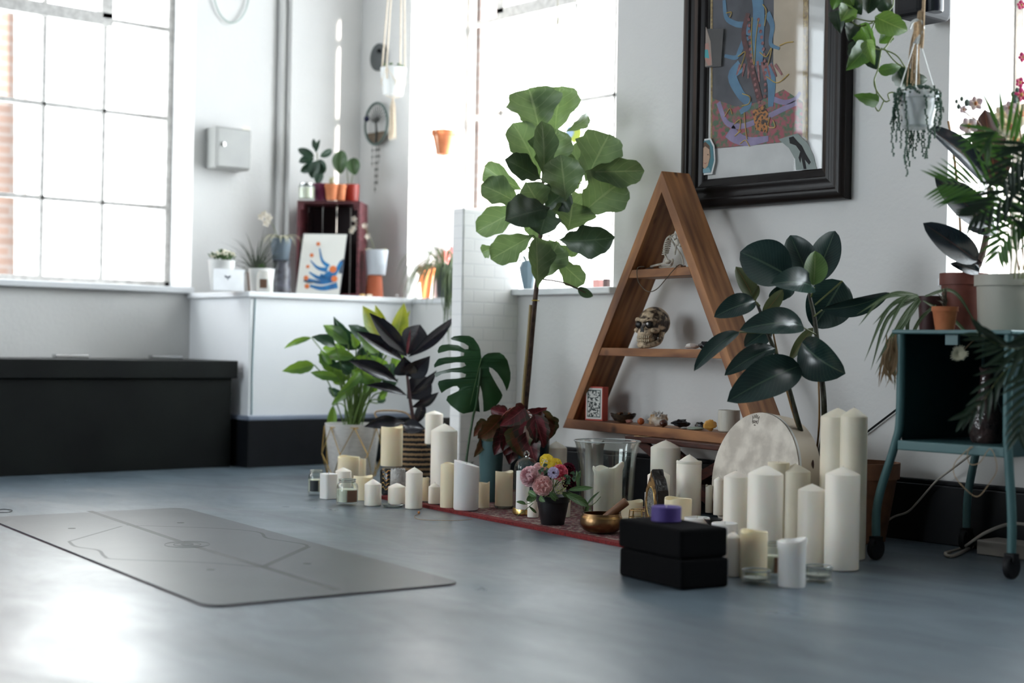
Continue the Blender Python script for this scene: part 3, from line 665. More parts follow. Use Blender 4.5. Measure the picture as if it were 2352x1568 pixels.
# quartz cluster
c = SP(1511, T0+E3, .05); qc = thing('crystal_cluster', c, 'white and brown rough crystal cluster on the bottom shelf', 'crystal')
mb = M().ball(c+Vector((0, 0, .022)), .034, 22, 14, (1.15, .8, .72), None, .35, 7, 21)
for v in mb.v: v.z = max(v.z, c.z)
mb.build('matrix_rock', mat('brown white rock', (.62, .57, .50), .5, c2=(.34, .19, .07), scale=30), qc)
random.seed(4)
for i in range(16):
    a = random.uniform(0, 2*pi); e = random.uniform(.5, 1.4); d = Vector((cos(a)*cos(e), sin(a)*cos(e), sin(e)))
    b0 = c+Vector((0, 0, .022))+Vector((d.x*.028, d.y*.02, d.z*.018)); r = random.uniform(.004, .008)
    M().lathe(b0-d*.008, [(r, 0), (r, .016), (.0006, .026)], 6, axis=d).build('crystal_point', qtz, qc, smooth=False)
# abalone shell
c = SP(1431, T0+E3, .055); sh = thing('abalone_shell', c, 'dark iridescent abalone shell dish holding dried leaves on the bottom shelf', 'shell')
abm = mat('abalone', (.10, .075, .05), .15, c2=(.02, .02, .022), scale=28, bump=.4, metal=.3)
mb = M().lathe(c, [(.012, .0), (.032, .007), (.046, .024), (.05, .034), (.047, .033), (.042, .024), (.028, .011), (.006, .006)], 30, cap=False, wob=lambda a, j: .004*sin(a*3+1)*(j in (3, 4)))
mb.add([c+Vector((.012*cos(i*pi/6), .012*sin(i*pi/6), 0)) for i in range(12)], [tuple(range(11, -1, -1))]); mb.build('bowl', abm, sh)
mb = M(); random.seed(9)
for i in range(14):
    a = random.uniform(0, 6.3); p = c+Vector((cos(a)*.02, sin(a)*.02, .018+random.uniform(0, .014)))
    mb.leaf(p, p+Vector((cos(a*2), sin(a*2), .3))*.02, .012, (0, 0, 1), 'ovate', .1, .3, 5, 1)
mb.build('dried_leaves', mat('dried brown leaf', (.22, .10, .045), .7), sh)
# ceramic cup
c = SP(1674, T0+E3, .06); cp_ = tag(M().lathe(c, [(.032, 0), (.037, .004), (.038, .06), (.037, .075), (.034, .075), (.0335, .01), (.001, .008)], 32, cap=False).build('ceramic_cup', mat('cream glazed ceramic', (.60, .57, .50), .4, c2=(.52, .49, .42), scale=8, stretch=(20, 20, 1), bump=.1)), 'cream ribbed ceramic cup on the bottom shelf behind the drum', 'cup')
# drum ---------------------------------------------------------------------
Rd = .205; D0 = fl(1716, 1246); dn = an.copy()                   # face looks along -an
lean = radians(9); dn2 = (dn*cos(lean) - Vector((0, 0, 1))*sin(lean)).normalized()   # axis towards wall, face tipped up
upd = (Vector((0, 0, 1)) - dn2*dn2.z).normalized(); sdx = dn2.cross(upd).normalized()
cd = Vector((D0.x, D0.y, 0))+upd*Rd+Vector((0, 0, .004)) 
ctr = onP(1714, 1090, D0, an); cd = Vector((ctr.x, ctr.y, 0))+upd*Rd*1.0
dd_ = .09; dr = thing('frame_drum', Vector((cd.x, cd.y, 0)), 'large round frame drum with mottled cream skin leaning against the A-frame shelf', 'drum')
cd.z = Rd*upd.z+.002
skin = mat('fibre drum skin', (.72, .66, .57), .5, c2=(.50, .45, .38), scale=16, detail=8, lo=.38, hi=.60)
M().lathe(cd, [(Rd-.003, 0), (Rd-.001, -.0015), (Rd-.012, -.003), (.001, -.003)], 72, axis=dn2, cap=False).build('skin', skin, dr)
M().lathe(cd, [(Rd, 0), (Rd, dd_), (Rd-.009, dd_), (Rd-.009, .003), (Rd-.001, -.001)], 72, axis=dn2, cap=False).build('hoop', mat('pale laminated wood hoop', (.62, .52, .40), .45, c2=(.56, .46, .34), scale=3), dr)
M().lathe(cd, [(Rd+.0005, .002), (Rd+.0008, .006), (Rd+.0005, .01)], 72, axis=dn2, cap=False).build('rim_edge', mat('white rim band', (.7, .7, .68), .4), dr)
hp = cd + (sdx*-1)*0
for s_ in (-1, 1):
    cand = cd+sdx*s_*(Rd+.001)*cos(.30)+upd*(Rd+.001)*sin(.30)+dn2*dd_*.62
    if (cand-cd).dot(RV) > 0:
        M().ball(cand, .015, 12, 8, (.25, .25, 1)).build('hand_hole', mat('dark hole', (.05, .02, .012), .7), dr)
ink = mat('dark printed ink', (.10, .07, .055), .6)
lc = onP(1735, 966, cd-dn2*.0035, dn2); rr_ = sdx if sdx.dot(RV) > 0 else -sdx
text('logo_lettering', 'REMO', lc-upd*.0035, .0115, rr_, upd, ink, dr)
text('logo_lettering', 'USA', lc-upd*.014, .005, rr_, upd, ink, dr)
M().tube([lc+rr_*.013*cos(q*pi/10+pi)*1.0+upd*(-.010+.003*sin(q*pi/10)) for q in range(11)], .0006, 5).build('logo_crown', ink, dr)
cr_pts = [(-.014, .0), (-.0155, .012), (-.009, .006), (-.0075, .0155), (-.003, .0075), (0, .018), (.003, .0075), (.0075, .0155), (.009, .006), (.0155, .012), (.014, .0)]
M().tube([lc+rr_*x+upd*(y+.001) for x, y in cr_pts], .0007, 5).build('logo_crown', ink, dr)
for x, y in cr_pts[1::2]: M().ball(lc+rr_*x+upd*(y+.002), .0012, 6, 4).build('logo_crown', ink, dr)
# picture frame ------------------------------------------------------------
YF = 4.202
q0 = onY(1557, 470, YF-.05); q1 = onY(1935, 455, YF-.05); xl, xr2 = q0.x, q1.x; zb_ = zat(Vector((xr2, YF-.05, 0)), 455); ztp = zb_+1.06
pf = thing('picture_frame', ((xl+xr2)/2, YF-.03, zb_), 'large black moulded picture frame with colourful painting hung above the A-frame shelf', 'picture')
prof = [(0, 0), (0, .032), (.006, .040), (.020, .046), (.034, .044), (.040, .036), (.052, .034), (.066, .040), (.078, .040), (.084, .030), (.096, .026), (.106, .022), (.112, .012), (.112, 0)]
fm = mat('black satin frame', (.014, .011, .010), .30, c2=(.010, .008, .008), scale=4, spec=.22)
def frame_side(a, b, inw):       # a,b corners on the wall plane, inw inward direction
    a, b, inw = Vector(a), Vector(b), Vector(inw); d = (b-a).normalized(); mb = M(); n = len(prof); vs = []
    for e, sg in ((a, 1), (b, -1)):
        for w_, h_ in prof: vs.append(e+inw*w_+d*sg*w_+Vector((0, -h_, 0)))
    return mb.add(vs, [(i, (i+1) % n, n+(i+1) % n, n+i) for i in range(n)]+[tuple(range(n)), tuple(range(2*n-1, n-1, -1))])
Yw = YF-.003; cs = [(xl, Yw, zb_), (xr2, Yw, zb_), (xr2, Yw, ztp), (xl, Yw, ztp)]
for i, iv in enumerate(((0, 0, 1), (-1, 0, 0), (0, 0, -1), (1, 0, 0))):
    o = frame_side(cs[i], cs[(i+1) % 4], iv).build('frame_moulding', fm, pf)
M().box((xl+.1, Yw-.010, zb_+.1), (xr2-.1, Yw-.006, ztp-.1)).build('mount_board', mat('white mount card', (.74, .73, .71), .7), pf, smooth=False)
gg = M().add([(xl+.11, Yw-.0215, zb_+.11), (xr2-.11, Yw-.0215, zb_+.11), (xr2-.11, Yw-.0215, ztp-.11), (xl+.11, Yw-.0215, ztp-.11)], [(0, 1, 2, 3)])
def frame_glass():
    m, nt, b = nodes('frame glazing'); N = nt.nodes.new; L = nt.links
    t = N('ShaderNodeBsdfTransparent'); g = N('ShaderNodeBsdfGlossy'); g.inputs['Roughness'].default_value = .015
    f = N('ShaderNodeFresnel'); f.inputs[0].default_value = 1.5; x = N('ShaderNodeMixShader'); L.new(f.outputs[0], x.inputs[0]); L.new(t.outputs[0], x.inputs[1]); L.new(g.outputs[0], x.inputs[2]); L.new(x.outputs[0], nt.nodes['Material Output'].inputs[0]); return m
gg.build('glazing', frame_glass(), pf, smooth=False)
YP = Yw-.0102
def PP(px, py, k=0.0): q = onY(px, py, YP-k); return q
def flat(name, pts, mt, k, parent=pf, th_=.0004): return M().prism([PP(*p, k) for p in pts], (0, th_, 0)).build(name, mt, parent, smooth=False)
ztop_ = 2.08
prt = [(1632, 342), (1855, 322), (1857, -60), (1633, -60)]
art = flat('painting', prt, mat('painting sheet', (.10, .10, .12), .5, c2=(.05, .05, .06), scale=12), .0010)
def afl(name, pts, mt, k): return flat(name, pts, mt, k, art)
flow = mat('painted flower field', (.10, .17, .09), .6, c2=(.42, .10, .12), scale=55, lo=.42, hi=.60, detail=3)
flow2 = mat('painted gold border', (.48, .34, .12), .5, c2=(.20, .12, .05), scale=70)
blu = mat('painted blue', (.13, .28, .42), .6, c2=(.09, .20, .33), scale=20)
lil = mat('painted lilac', (.36, .30, .48), .6, c2=(.27, .22, .38), scale=20)
pnk = mat('painted pink', (.45, .20, .20), .6, c2=(.22, .07, .07), scale=60)
mar = mat('painted maroon', (.16, .05, .05), .6, c2=(.08, .03, .03), scale=60)
cream_ = mat('painted cream reflection', (.62, .52, .40), .6, c2=(.52, .43, .32), scale=8)  # colour of the reflection painted on the picture
orn = mat('painted orange spots', (.55, .22, .05), .6, c2=(.05, .03, .02), scale=90, lo=.45, hi=.52)
afl('cream_reflection', [(1775, 250), (1845, 240), (1845, -60), (1778, -60)], cream_, .0016)  # window reflection in the glazing, painted as a cream patch
afl('flower_field', [(1634, 341), (1845, 322), (1845, 235), (1800, 205), (1740, 235), (1690, 245), (1634, 225)], flow, .0022)
afl('gold_border', [(1632, 342), (1636, 341), (1637, -60), (1632, -60)], flow2, .0028)
afl('gold_border', [(1843, 323), (1855, 322), (1857, -60), (1845, -60)], flow2, .0028)
def pstroke(name, pts, w0, mt, k):
    ps = bez([PP(*p, k) for p in pts], 5); n_ = len(ps); vs = []; ww = w0 if isinstance(w0, (list, tuple)) else (w0, w0)
    for i, p in enumerate(ps):
        t = (ps[min(i+1, n_-1)]-ps[max(0, i-1)]).normalized(); s_ = Vector((-t.z, 0, t.x)); w_ = (ww[0]+(ww[1]-ww[0])*i/(n_-1))*4.3/FPX*1.35/2
        vs += [p-s_*w_, p+s_*w_]
    return M().add(vs, [(2*i, 2*i+1, 2*i+3, 2*i+2) for i in range(n_-1)]).build(name, mt, art, smooth=False)
pstroke('lilac_shape', [(1650, 235), (1668, 280), (1700, 290), (1740, 278), (1775, 262), (1830, 235)], (12, 12), lil, .0034)
pstroke('lilac_shape', [(1675, 300), (1690, 315), (1720, 325), (1765, 318)], (34, 12), lil, .0034)
pstroke('lilac_shape', [(1770, 225), (1800, 235), (1825, 228), (1838, 212)], (12, 8), lil, .0034)
pstroke('blue_shape', [(1663, 0), (1668, 40), (1690, 55), (1712, 60), (1722, 90)], (9, 16), blu, .0036)
pstroke('blue_shape', [(1715, 80), (1700, 115), (1690, 132), (1664, 128)], (16, 7), blu, .0036)
pstroke('blue_shape', [(1732, -40), (1742, 20), (1740, 90), (1735, 150)], (26, 40), blu, .0034)
pstroke('blue_shape', [(1762, 30), (1774, 60), (1770, 100), (1790, 112)], (16, 6), blu, .0036)
pstroke('blue_shape', [(1702, 150), (1682, 175), (1700, 215), (1720, 240), (1700, 258)], (30, 12), blu, .0036)
pstroke('blue_shape', [(1762, 150), (1772, 190), (1770, 245)], (30, 14), blu, .0036)
pstroke('maroon_shape', [(1718, 30), (1708, 80), (1722, 140), (1745, 230)], (12, 16), mar, .0040)
for i in range(15):
    t_ = i/14; x1 = 1720-6*sin(t_*3)+24*t_; y1 = 45+190*t_; x2 = 1746+12*sin(t_*2.5)+6*t_-4
    for xx in (x1, x2):
        if xx == x2 and i > 13: continue
        c_ = PP(xx, y1, .0048); M().lathe(c_, [(.0068, 0), (.0055, .0006)], 10, axis=(0, -1, 0)).build('bead', pnk, art)
for i in range(9):
    pstroke('petal_stroke', [(1700+i*10, 140+2*abs(i-4)), (1692+i*13, 188-4*abs(i-4))], (7, 4), pnk, .0038)
afl('spotted_cloth', [(1728, 255), (1755, 240), (1765, 262), (1762, 305), (1735, 298)], orn, .0042)
for pts in ([(1728, 40), (1726, 90), (1732, 150), (1736, 90), (1742, 45)], [(1705, 215), (1722, 222), (1720, 238), (1704, 243)], [(1686, 285), (1700, 275), (1698, 300), (1688, 312), (1702, 300)], [(1710, 258), (1712, 290), (1716, 320)], [(1768, 268), (1765, 290), (1780, 292), (1776, 276)], [(1760, 175), (1785, 190), (1812, 170)], [(1745, 120), (1760, 130), (1772, 110), (1764, 150)], [(1695, 130), (1712, 120), (1700, 160)], [(1668, 30), (1680, 28), (1676, 40)], [(1752, 10), (1760, 25), (1756, 60)], [(1790, 105), (1806, 98), (1822, 96)], [(1664, 268), (1676, 250), (1682, 262)], [(1700, 330), (1712, 322), (1722, 336)]):
    M().tube(bez([PP(*p, .0052) for p in pts], 5), .0019, 5).build('gold_trim', mat('gold paint', (.72, .50, .14), .35), art)
# photographs tucked behind the frame edge, in front of the glass
pk = .0125
phm = mat('photo paper white', (.75, .75, .74), .5)
ph = tag(M().prism([PP(*p, pk) for p in ((1602, 403), (1636, 400), (1643, 370), (1641, 335), (1632, 317), (1602, 322))], (0, .0005, 0)).build('photograph', phm, smooth=False), 'small faded portrait photo of a smiling child tucked in the lower left frame corner', 'photograph', 'photos tucked in the picture frame')
PT = lambda nm, pts, mt, k, par: M().prism([PP(*p, k) for p in pts], (0, .0002, 0)).build(nm, mt, par, smooth=False)
PT('backdrop', ((1604, 399), (1633, 396), (1640, 368), (1638, 337), (1630, 321), (1604, 325)), mat('photo teal', (.02, .16, .20), .4), pk+.0006, ph)
skn = mat('photo skin', (.52, .33, .22), .5); 
PT('hair', ((1607, 372), (1610, 335), (1620, 325), (1630, 335), (1632, 360), (1628, 375)), mat('photo brown hair', (.12, .07, .04), .6), pk+.0009, ph)
PT('face', ((1609, 360), (1611, 343), (1620, 336), (1629, 343), (1630, 362), (1626, 380), (1619, 389), (1612, 380)), skn, pk+.0012, ph)
PT('shirt', ((1604, 398), (1607, 386), (1616, 388), (1628, 384), (1633, 395)), mat('photo light blue', (.20, .38, .45), .5), pk+.0012, ph)
for ex2, ey2 in ((1614, 356), (1626, 355)): PT('eye', ((ex2-2, ey2), (ex2, ey2-1.5), (ex2+2, ey2), (ex2, ey2+1.5)), black, pk+.0015, ph)
PT('mouth', ((1615, 373), (1620, 375), (1625, 372), (1620, 377)), mat('photo lip', (.35, .08, .07), .5), pk+.0015, ph)
ph2 = tag(M().prism([PP(*p, pk) for p in ((1788, 320), (1832, 306), (1856, 330), (1868, 355), (1876, 388), (1828, 391), (1826, 365), (1812, 340))], (0, .0005, 0)).build('photograph', mat('photo grey green', (.20, .24, .22), .4, c2=(.15, .19, .18), scale=10), smooth=False), 'curled black and white photo of a dancing figure at the lower right of the frame', 'photograph', 'photos tucked in the picture frame')
PT('figure', ((1812, 316), (1822, 313), (1832, 325), (1842, 335), (1850, 352), (1862, 372), (1858, 378), (1848, 366), (1852, 388), (1846, 388), (1840, 360), (1838, 374), (1834, 362), (1838, 348), (1828, 334), (1814, 329)), black, pk+.0008, ph2)
ph3 = tag(M().prism([PP(*p, pk) for p in ((1608, 66), (1662, 66), (1656, 152), (1608, 156))], (0, .0005, 0)).build('photograph', mat('photo black', (.015, .015, .016), .35), smooth=False), 'dark old photo with a figure in turquoise tucked in the left frame edge', 'photograph', 'photos tucked in the picture frame')
PT('faded_area', ((1608, 70), (1622, 62), (1632, 95), (1636, 150), (1608, 155)), mat('photo faded', (.30, .24, .2), .5), pk+.0008, ph3)
PT('figure', ((1620, 100), (1627, 98), (1629, 112), (1634, 135), (1633, 150), (1626, 150), (1616, 130), (1616, 116)), mat('photo pink skin', (.42, .22, .18), .5), pk+.0012, ph3)
PT('dress', ((1617, 114), (1626, 114), (1629, 134), (1616, 132)), mat('photo turquoise', (.05, .35, .38), .5), pk+.0015, ph3)
# ================================================================== candles, jars, bowls on the floor
CAND = {}
def spot(px, yb, wpx, z0=0.0):
    """centre of a round thing whose front foot shows at (px,yb) and which is wpx wide"""
    p = fl(px, yb, z0); D = dep(p); r = wpx/2*D/FPX; v = Vector((ray(px, yb).x, ray(px, yb).y, 0)).normalized()
    q = p+v*r; D = dep(q); r = wpx/2*D/FPX; q = p+v*r
    return Vector((q.x, q.y, z0)), r
def candle(px, yb, wpx, ytop, kind, label, z0=0.0, mt=None, group=None, apex=None, cat='candle', tilt=0, sq=None, ragged=1.0):
    c, r = spot(px, yb, wpx, z0); c.z = z0+E3
    cf = c-Vector((FW.x, FW.y, 0))*0; zt = zat(c, ytop); h = zt-c.z
    b = r*.10
    if kind == 'dome':
        mt = mt or wax; ha = (zat(c, apex)-c.z-h) if apex else r*.42
        o = M().lathe(c, [(r*.93, 0), (r, b*.7), (r, h-b*.6), (r*.96, h), (r*.62, h+ha*.42), (r*.28, h+ha*.80), (r*.05, h+ha), (.0005, h+ha)], 36).build('pillar_candle', mt, org=c)
        M().tube([c+Vector((0, 0, h+ha*.95)), c+Vector((.001, 0, h+ha+.003))], .0012, 6).build('wick', wick, o)
    elif kind == 'flat':
        mt = mt or wax2
        o = M().lathe(c, [(r*.95, 0), (r, b*.6), (r, h-b*.5), (r*.95, h), (r*.8, h-.002), (.001, h-.004)], 36, sq=sq, cap=False).add([c+Vector((r*.95*cos(i*pi/12), r*.95*sin(i*pi/12), 0)) for i in range(24)], [tuple(range(23, -1, -1))]).build('pillar_candle', mt, org=c)
        M().tube([c+Vector((0, 0, h-.005)), c+Vector((0, .001, h+.004))], .0012, 6).build('wick', wick, o)
    elif kind == 'led':
        mt = mt or ivory; ph = (px*7) % 6
        wob = lambda a, j: (.0028*sin(a*2+ph)+.0014*sin(a*3+ph*2))*(j in (2, 3))
        o = M().lathe(c, [(r*.97, 0), (r, .004), (r, h-.004), (r*.93, h-.004), (r*.88, h-.02), (.001, h-.024)], 40, cap=False, wob=wob).add([c+Vector((r*.97*cos(i*pi/12), r*.97*sin(i*pi/12), 0)) for i in range(24)], [tuple(range(23, -1, -1))]).build('flameless_candle', mt, org=c)
    elif kind == 'oblique':
        sl = .10
        o = M().lathe(c, [(r*.95, 0), (r, .005), (r, h), (r*.93, h+.001), (.001, h)], 40, cap=False, wob=lambda a, j: (-.012*cos(a-atan2(RV.y, RV.x)))*(j >= 2)*(1 if j < 4 else 0)).add([c+Vector((r*.95*cos(i*pi/12), r*.95*sin(i*pi/12), 0)) for i in range(24)], [tuple(range(23, -1, -1))]).build('pillar_candle', mt or wax2, org=c)
        M().tube([c+Vector((0, 0, h)), c+Vector((.001, 0, h+.006))], .0012, 6).build('wick', wick, o)
    elif kind == 'melt':
        o = M().lathe(c, [(r*.96, 0), (r, .01), (r*1.0, h-.02), (r*1.10, h-.006), (r*1.08, h+.004), (r*.98, h+.004), (r*.85, h-.012), (.001, h-.02)], 44, cap=False, wob=lambda a, j: (ragged*(.007*sin(a*2+.5)+.004*sin(a*5))-tilt*-cos(a-atan2(RV.y, RV.x)))*(2 <= j <= 6)).add([c+Vector((r*.96*cos(i*pi/12), r*.96*sin(i*pi/12), 0)) for i in range(24)], [tuple(range(23, -1, -1))]).build('pillar_candle', mt or wax, org=c)
        M().tube([c+Vector((0, 0, h-.022)), c+Vector((.002, 0, h))], .0013, 6).build('wick', wick, o)
    tag(o, label, cat, group or ('flameless ivory candles on the floor' if kind == 'led' else 'pillar candles on the floor')); CAND[(px, yb)] = (c, r, h); return o
def jar(px, yb, wpx, ytop, label, lm_, side, z0=0, lid=False):
    c, r = spot(px, yb, wpx, z0); c.z = z0+E3; h = zat(c, ytop)-c.z
    o = thing('jar_candle', c, label, 'jar candle', 'glass jar candles on the floor')
    M().lathe(c, [(r*.9, 0), (r, .006), (r, h*.70), (r*.93, h*.80), (r*.74, h*.87), (r*.76, h), (r*.71, h), (r*.69, h*.88), (r*.88, h*.79), (r*.955, h*.70), (r*.955, .012), (.001, .008)], 32, cap=False).build('glass_jar', glass, o)
    M().lathe(c, [(r*.93, .0125), (r*.94, h*.60), (r*.93, h*.605), (.001, h*.60)], 32, cap=False).build('wax', mat('pale cream wax', (.74, .73, .60), .5, sss=.2), o)
    for zz in (.90, .97): M().tube([c+Vector((cos(a*pi/14)*r*.77, sin(a*pi/14)*r*.77, h*zz)) for a in range(29)], r*.045, 6).build('neck_ring', mat('silver grey glass ring', (.45, .45, .42), .2, .6), o)
    a0 = atan2(-ray(px, yb).y, -ray(px, yb).x)+side; vs = []; n = 10
    for i in range(n+1):
        a = a0+(i/n-.5)*1.1
        for z in (h*.14, h*.58): vs.append(c+Vector((cos(a)*(r+.0006), sin(a)*(r+.0006), z)))
    M().add(vs, [(2*i, 2*i+2, 2*i+3, 2*i+1) for i in range(n)]).build('paper_label', lm_, o); return o
def saucer(px, yb, wpx, label, mt=None, name='glass_saucer'):
    c, r = spot(px, yb, wpx, RUG if px > 1100 else 0); c.z += E3
    return tag(M().lathe(c, [(r*.6, 0), (r*.8, .001), (r, .010), (r*.97, .0105), (r*.78, .0035), (.001, .003)], 36, cap=False).build(name, mt or mat('clear glass dish', (.75, .80, .78), .08, trans=.9), org=c), label, 'dish')
brl = mat('brown kraft label', (.16, .085, .05), .7); bkl = mat('black label', (.02, .025, .03), .5)
jar(726, 1137, 38, 1078, 'glass jar candle with a black label, leftmost thing in the candle row', bkl, -.3)
jar(797, 1162, 50, 1099, 'glass jar candle with a brown label in the front row at the left', brl, .55)
candle(754, 1147, 32, 1087, 'flat', 'short white square candle between the two jar candles at the far left', sq=6)
candle(788, 1136, 37, 1081, 'dome', 'small white pointed candle directly behind the brown-labelled jar at the left', apex=1073)
candle(800, 1118, 50, 1046, 'led', 'wide ivory wavy-rimmed candle in front of the white pot with gold wires')
candle(824, 1108, 32, 1051, 'led', 'narrow ivory candle tucked behind the wide ivory one by the gold wired pot')
candle(833, 1150, 44, 1091, 'led', 'short ivory candle just right of the brown-labelled jar at the left')
candle(856, 1163, 39, 1111, 'dome', 'small white pointed candle alone in front of the black vase', apex=1100)
# black gold patterned vase with an ivory candle on it
c, r = spot(899, 1140, 54); zt2 = zat(c, 1073); vs_ = thing('black_vase', c, 'round black holder with gold squiggles carrying an ivory candle', 'vase')
M().lathe(c+Vector((0, 0, E3)), [(r*.75, 0), (r*.95, .01), (r, .04), (r, zt2-.012), (r*.85, zt2-.003), (.001, zt2-.003)], 32).build('body', mat('black gloss ceramic', (.012, .012, .014), .15), vs_)
for i in range(5):
    z = .03+i*.017; a0 = atan2(-c.y, -c.x)-.5
    M().tube(bez([c+Vector((cos(a0+t)*(r+.001), sin(a0+t)*(r+.001), z+dz)) for t, dz in ((-.5, 0), (-.25, .007), (0, -.004), (.25, .005), (.5, 0))], 4), .0014, 5).build('gold_squiggle', gold, vs_)
candle(899, 1072, 50, 978, 'led', 'ivory candle raised on the round black vase at the left', z0=zt2)
c, r = spot(913, 1145, 34); zz_ = zat(c, 1079)
tag(M().lathe(c+Vector((0, 0, E3)), [(r, 0), (r*1.02, zz_*.5), (r*.98, zz_), (r*.94, zz_), (r*.97, .004), (.001, .003)], 60, cap=False, wob=lambda a, j: .006*abs(sin(a*7))*(j in (2, 3))).build('paper_lantern', mat('crinkled white paper', (.62, .62, .60), .8, c2=(.45, .45, .44), scale=60, bump=.8, bscale=120), org=c), 'crinkled white paper lantern behind two small candles, right of the black vase', 'lantern')
saucer(903, 1167, 52, 'clear glass saucer under a small white candle, left of the rug corner')
candle(911, 1160, 41, 1117, 'dome', 'squat white pointed candle standing on the clear glass saucer', apex=1109, z0=.0045)
candle(950, 1170, 39, 1084, 'dome', 'slim white pointed candle standing at the left corner of the rug', apex=1073)
candle(973, 1151, 24, 1094, 'led', 'narrow ivory candle half hidden behind the slim white one at the rug corner', z0=RUG+.004)
c, r = spot(997, 1128, 40); zs = zat(c, 1021)
st_ = tag(M().lathe(c+Vector((0, 0, E3)), [(r*.9, 0), (r, .004), (r*.35, .012), (r*.3, zs-.02), (r*1.0, zs-.006), (r*1.0, zs-.001), (.001, zs-.001)], 28).build('candle_stand', mat('black iron', (.02, .02, .022), .4)), 'black candle stand behind the big white pillar candle', 'candle stand')
candle(996, 1021, 41, 950, 'dome', 'white pointed candle raised on a stand behind the biggest candle of the left group', z0=zs, apex=943)
candle(1018, 1142, 61, 988, 'dome', 'big tall white pointed pillar candle in front of the woven basket', z0=RUG, apex=973)
candle(998, 1158, 29, 1117, 'dome', 'small white pointed candle standing left of the tall ivory one on the rug edge', apex=1109, z0=RUG+.002)
candle(1029, 1167, 37, 1062, 'led', 'tall slim ivory candle on the rug, left of the slanted white candle', z0=RUG+.002)
candle(1070, 1173, 58, 1064, 'oblique', 'tall cold white candle with a slanted top on the rug edge', z0=RUG+.003)
candle(1110, 1167, 28, 1105, 'led', 'short ivory candle right behind the slanted white candle', z0=RUG)
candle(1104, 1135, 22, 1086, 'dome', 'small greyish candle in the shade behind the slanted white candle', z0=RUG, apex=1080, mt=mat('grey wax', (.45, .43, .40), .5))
saucer(1158, 1170, 48, 'small glass saucer under an ivory candle in the middle of the rug')
candle(1157, 1165, 41, 1080, 'led', 'ivory candle on a glass saucer, left of the glass dome', z0=RUG+.0045)
# cloche
c, r = spot(1207, 1184, 60, RUG); c.z += E3
cl = thing('glass_cloche', c, 'glass dome cloche on a gold base behind the flower pot', 'cloche')
M().lathe(c, [(r*.92, 0), (r, .003), (r, .020), (r*.97, .023), (.001, .023)], 40).build('base', gold, cl)
zc = zat(c, 1048)-c.z; R2 = r*.93
M().lathe(c, [(R2, .0235), (R2, zc-R2)]+[(R2*cos(t*pi/16), zc-R2+R2*sin(t*pi/16)) for t in range(1, 8)]+[(.001, zc)], 40, cap=False).build('dome', glass, cl)
M().ball(c+Vector((0, 0, zc+.010)), .011, 14, 10).build('knob', mat('solid glass', (.8, .85, .85), .05, trans=1), cl)
candle(1200, 1171, 31, 1081, 'flat', 'white candle inside the glass dome', z0=c.z+.0235)
candle(1224, 1189, 26, 1140, 'flat', 'short white candle just left of the black flower pot', z0=RUG, mt=wax)
candle(1296, 1188, 28, 1148, 'flat', 'short white candle half hidden at the right of the black flower pot', z0=RUG, mt=wax)
candle(1275, 1160, 50, 1027, 'dome', 'white pointed candle behind the flowers, left of the glass vase', z0=RUG, apex=1014)
# hurricane vase
c, r = spot(1392, 1200, 96, RUG); c.z += E3; D = dep(c); k_ = D/FPX; zr = zat(c, 1012)-c.z
hv = thing('hurricane_vase', c, 'large flared clear glass hurricane vase holding a melted candle', 'vase')
pr2 = [(.35*96, 0), (.5*96, .01), (.59*100, .10*zr), (61, .25*zr), (63, .45*zr), (65, .65*zr), (68, .82*zr), (73, .94*zr), (77, zr)]
M().lathe(c, [(a*k_, b) for a, b in pr2]+[(75.5*k_, zr)]+[((a-1.6)*k_, b+.004) for a, b in pr2[::-1][1:]]+[(.001, .006)], 56, cap=False).build('glass_body', glass, hv)
M().tube([c+Vector((cos(a*pi/24)*76.3*k_, sin(a*pi/24)*76.3*k_, zr)) for a in range(49)], .0022, 8).build('rim', mat('glass rim', (.7, .75, .75), .08, trans=.5), hv)
candle(1395, 1192, 66, 1073, 'melt', 'big half melted white candle inside the glass hurricane vase', z0=c.z+.012, tilt=.009)
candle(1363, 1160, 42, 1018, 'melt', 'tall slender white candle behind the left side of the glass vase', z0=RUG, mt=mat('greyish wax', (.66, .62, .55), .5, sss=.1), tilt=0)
candle(1451, 1206, 50, 1147, 'led', 'short ivory candle with dipped rim behind the wooden mallet', z0=RUG)
candle(1487, 1204, 15, 1130, 'flat', 'thin cold white candle behind the purple candle, left of the geode', z0=RUG)
candle(1511, 1220, 52, 1090, 'dome', 'white pointed candle directly behind the upright geode', z0=RUG, apex=1078)
candle(1526, 1198, 69, 1026, 'dome', 'widest tall white pointed candle in front of the table legs', z0=RUG, apex=1011)
o = candle(1580, 1222, 58, 1062, 'dome', 'tall white candle with a melted collar, left of the drum', z0=RUG, apex=1044)
c, r, h = CAND[(1580, 1222)]; M().lathe(c+Vector((0, 0, h-.004)), [(r*.985, 0), (r*1.02, .003), (r*1.0, .010), (r*.90, .011)], 36, cap=False).build('melted_collar', wax, o)
candle(1556, 1244, 63, 1141, 'led', 'wide ivory candle with dipped rim behind the purple candle', z0=RUG)
candle(1600, 1256, 59, 1187, 'flat', 'low white candle showing just behind the right half of the black blocks')
candle(1663, 1282, 60, 1200, 'flat', 'low white candle at the right back corner of the black blocks')
zd = .085; c = at(1637, 1190, 4.66); c = Vector((c.x, c.y, E3)); r = 23*4.66/FPX
pt = tag(M().lathe(c, [(r*.9, 0), (r*.9, .004), (r*.25, .01), (r*.2, zd-.02), (r*.5, zd-.016), (r, zd-.002), (r*.97, zd), (r*.55, zd-.012), (.001, zd-.013)], 36, cap=False).build('footed_dish', mat('black iron dish', (.010, .010, .011), .35), org=c), 'black footed dish holding two thin candles in front of the drum', 'dish')
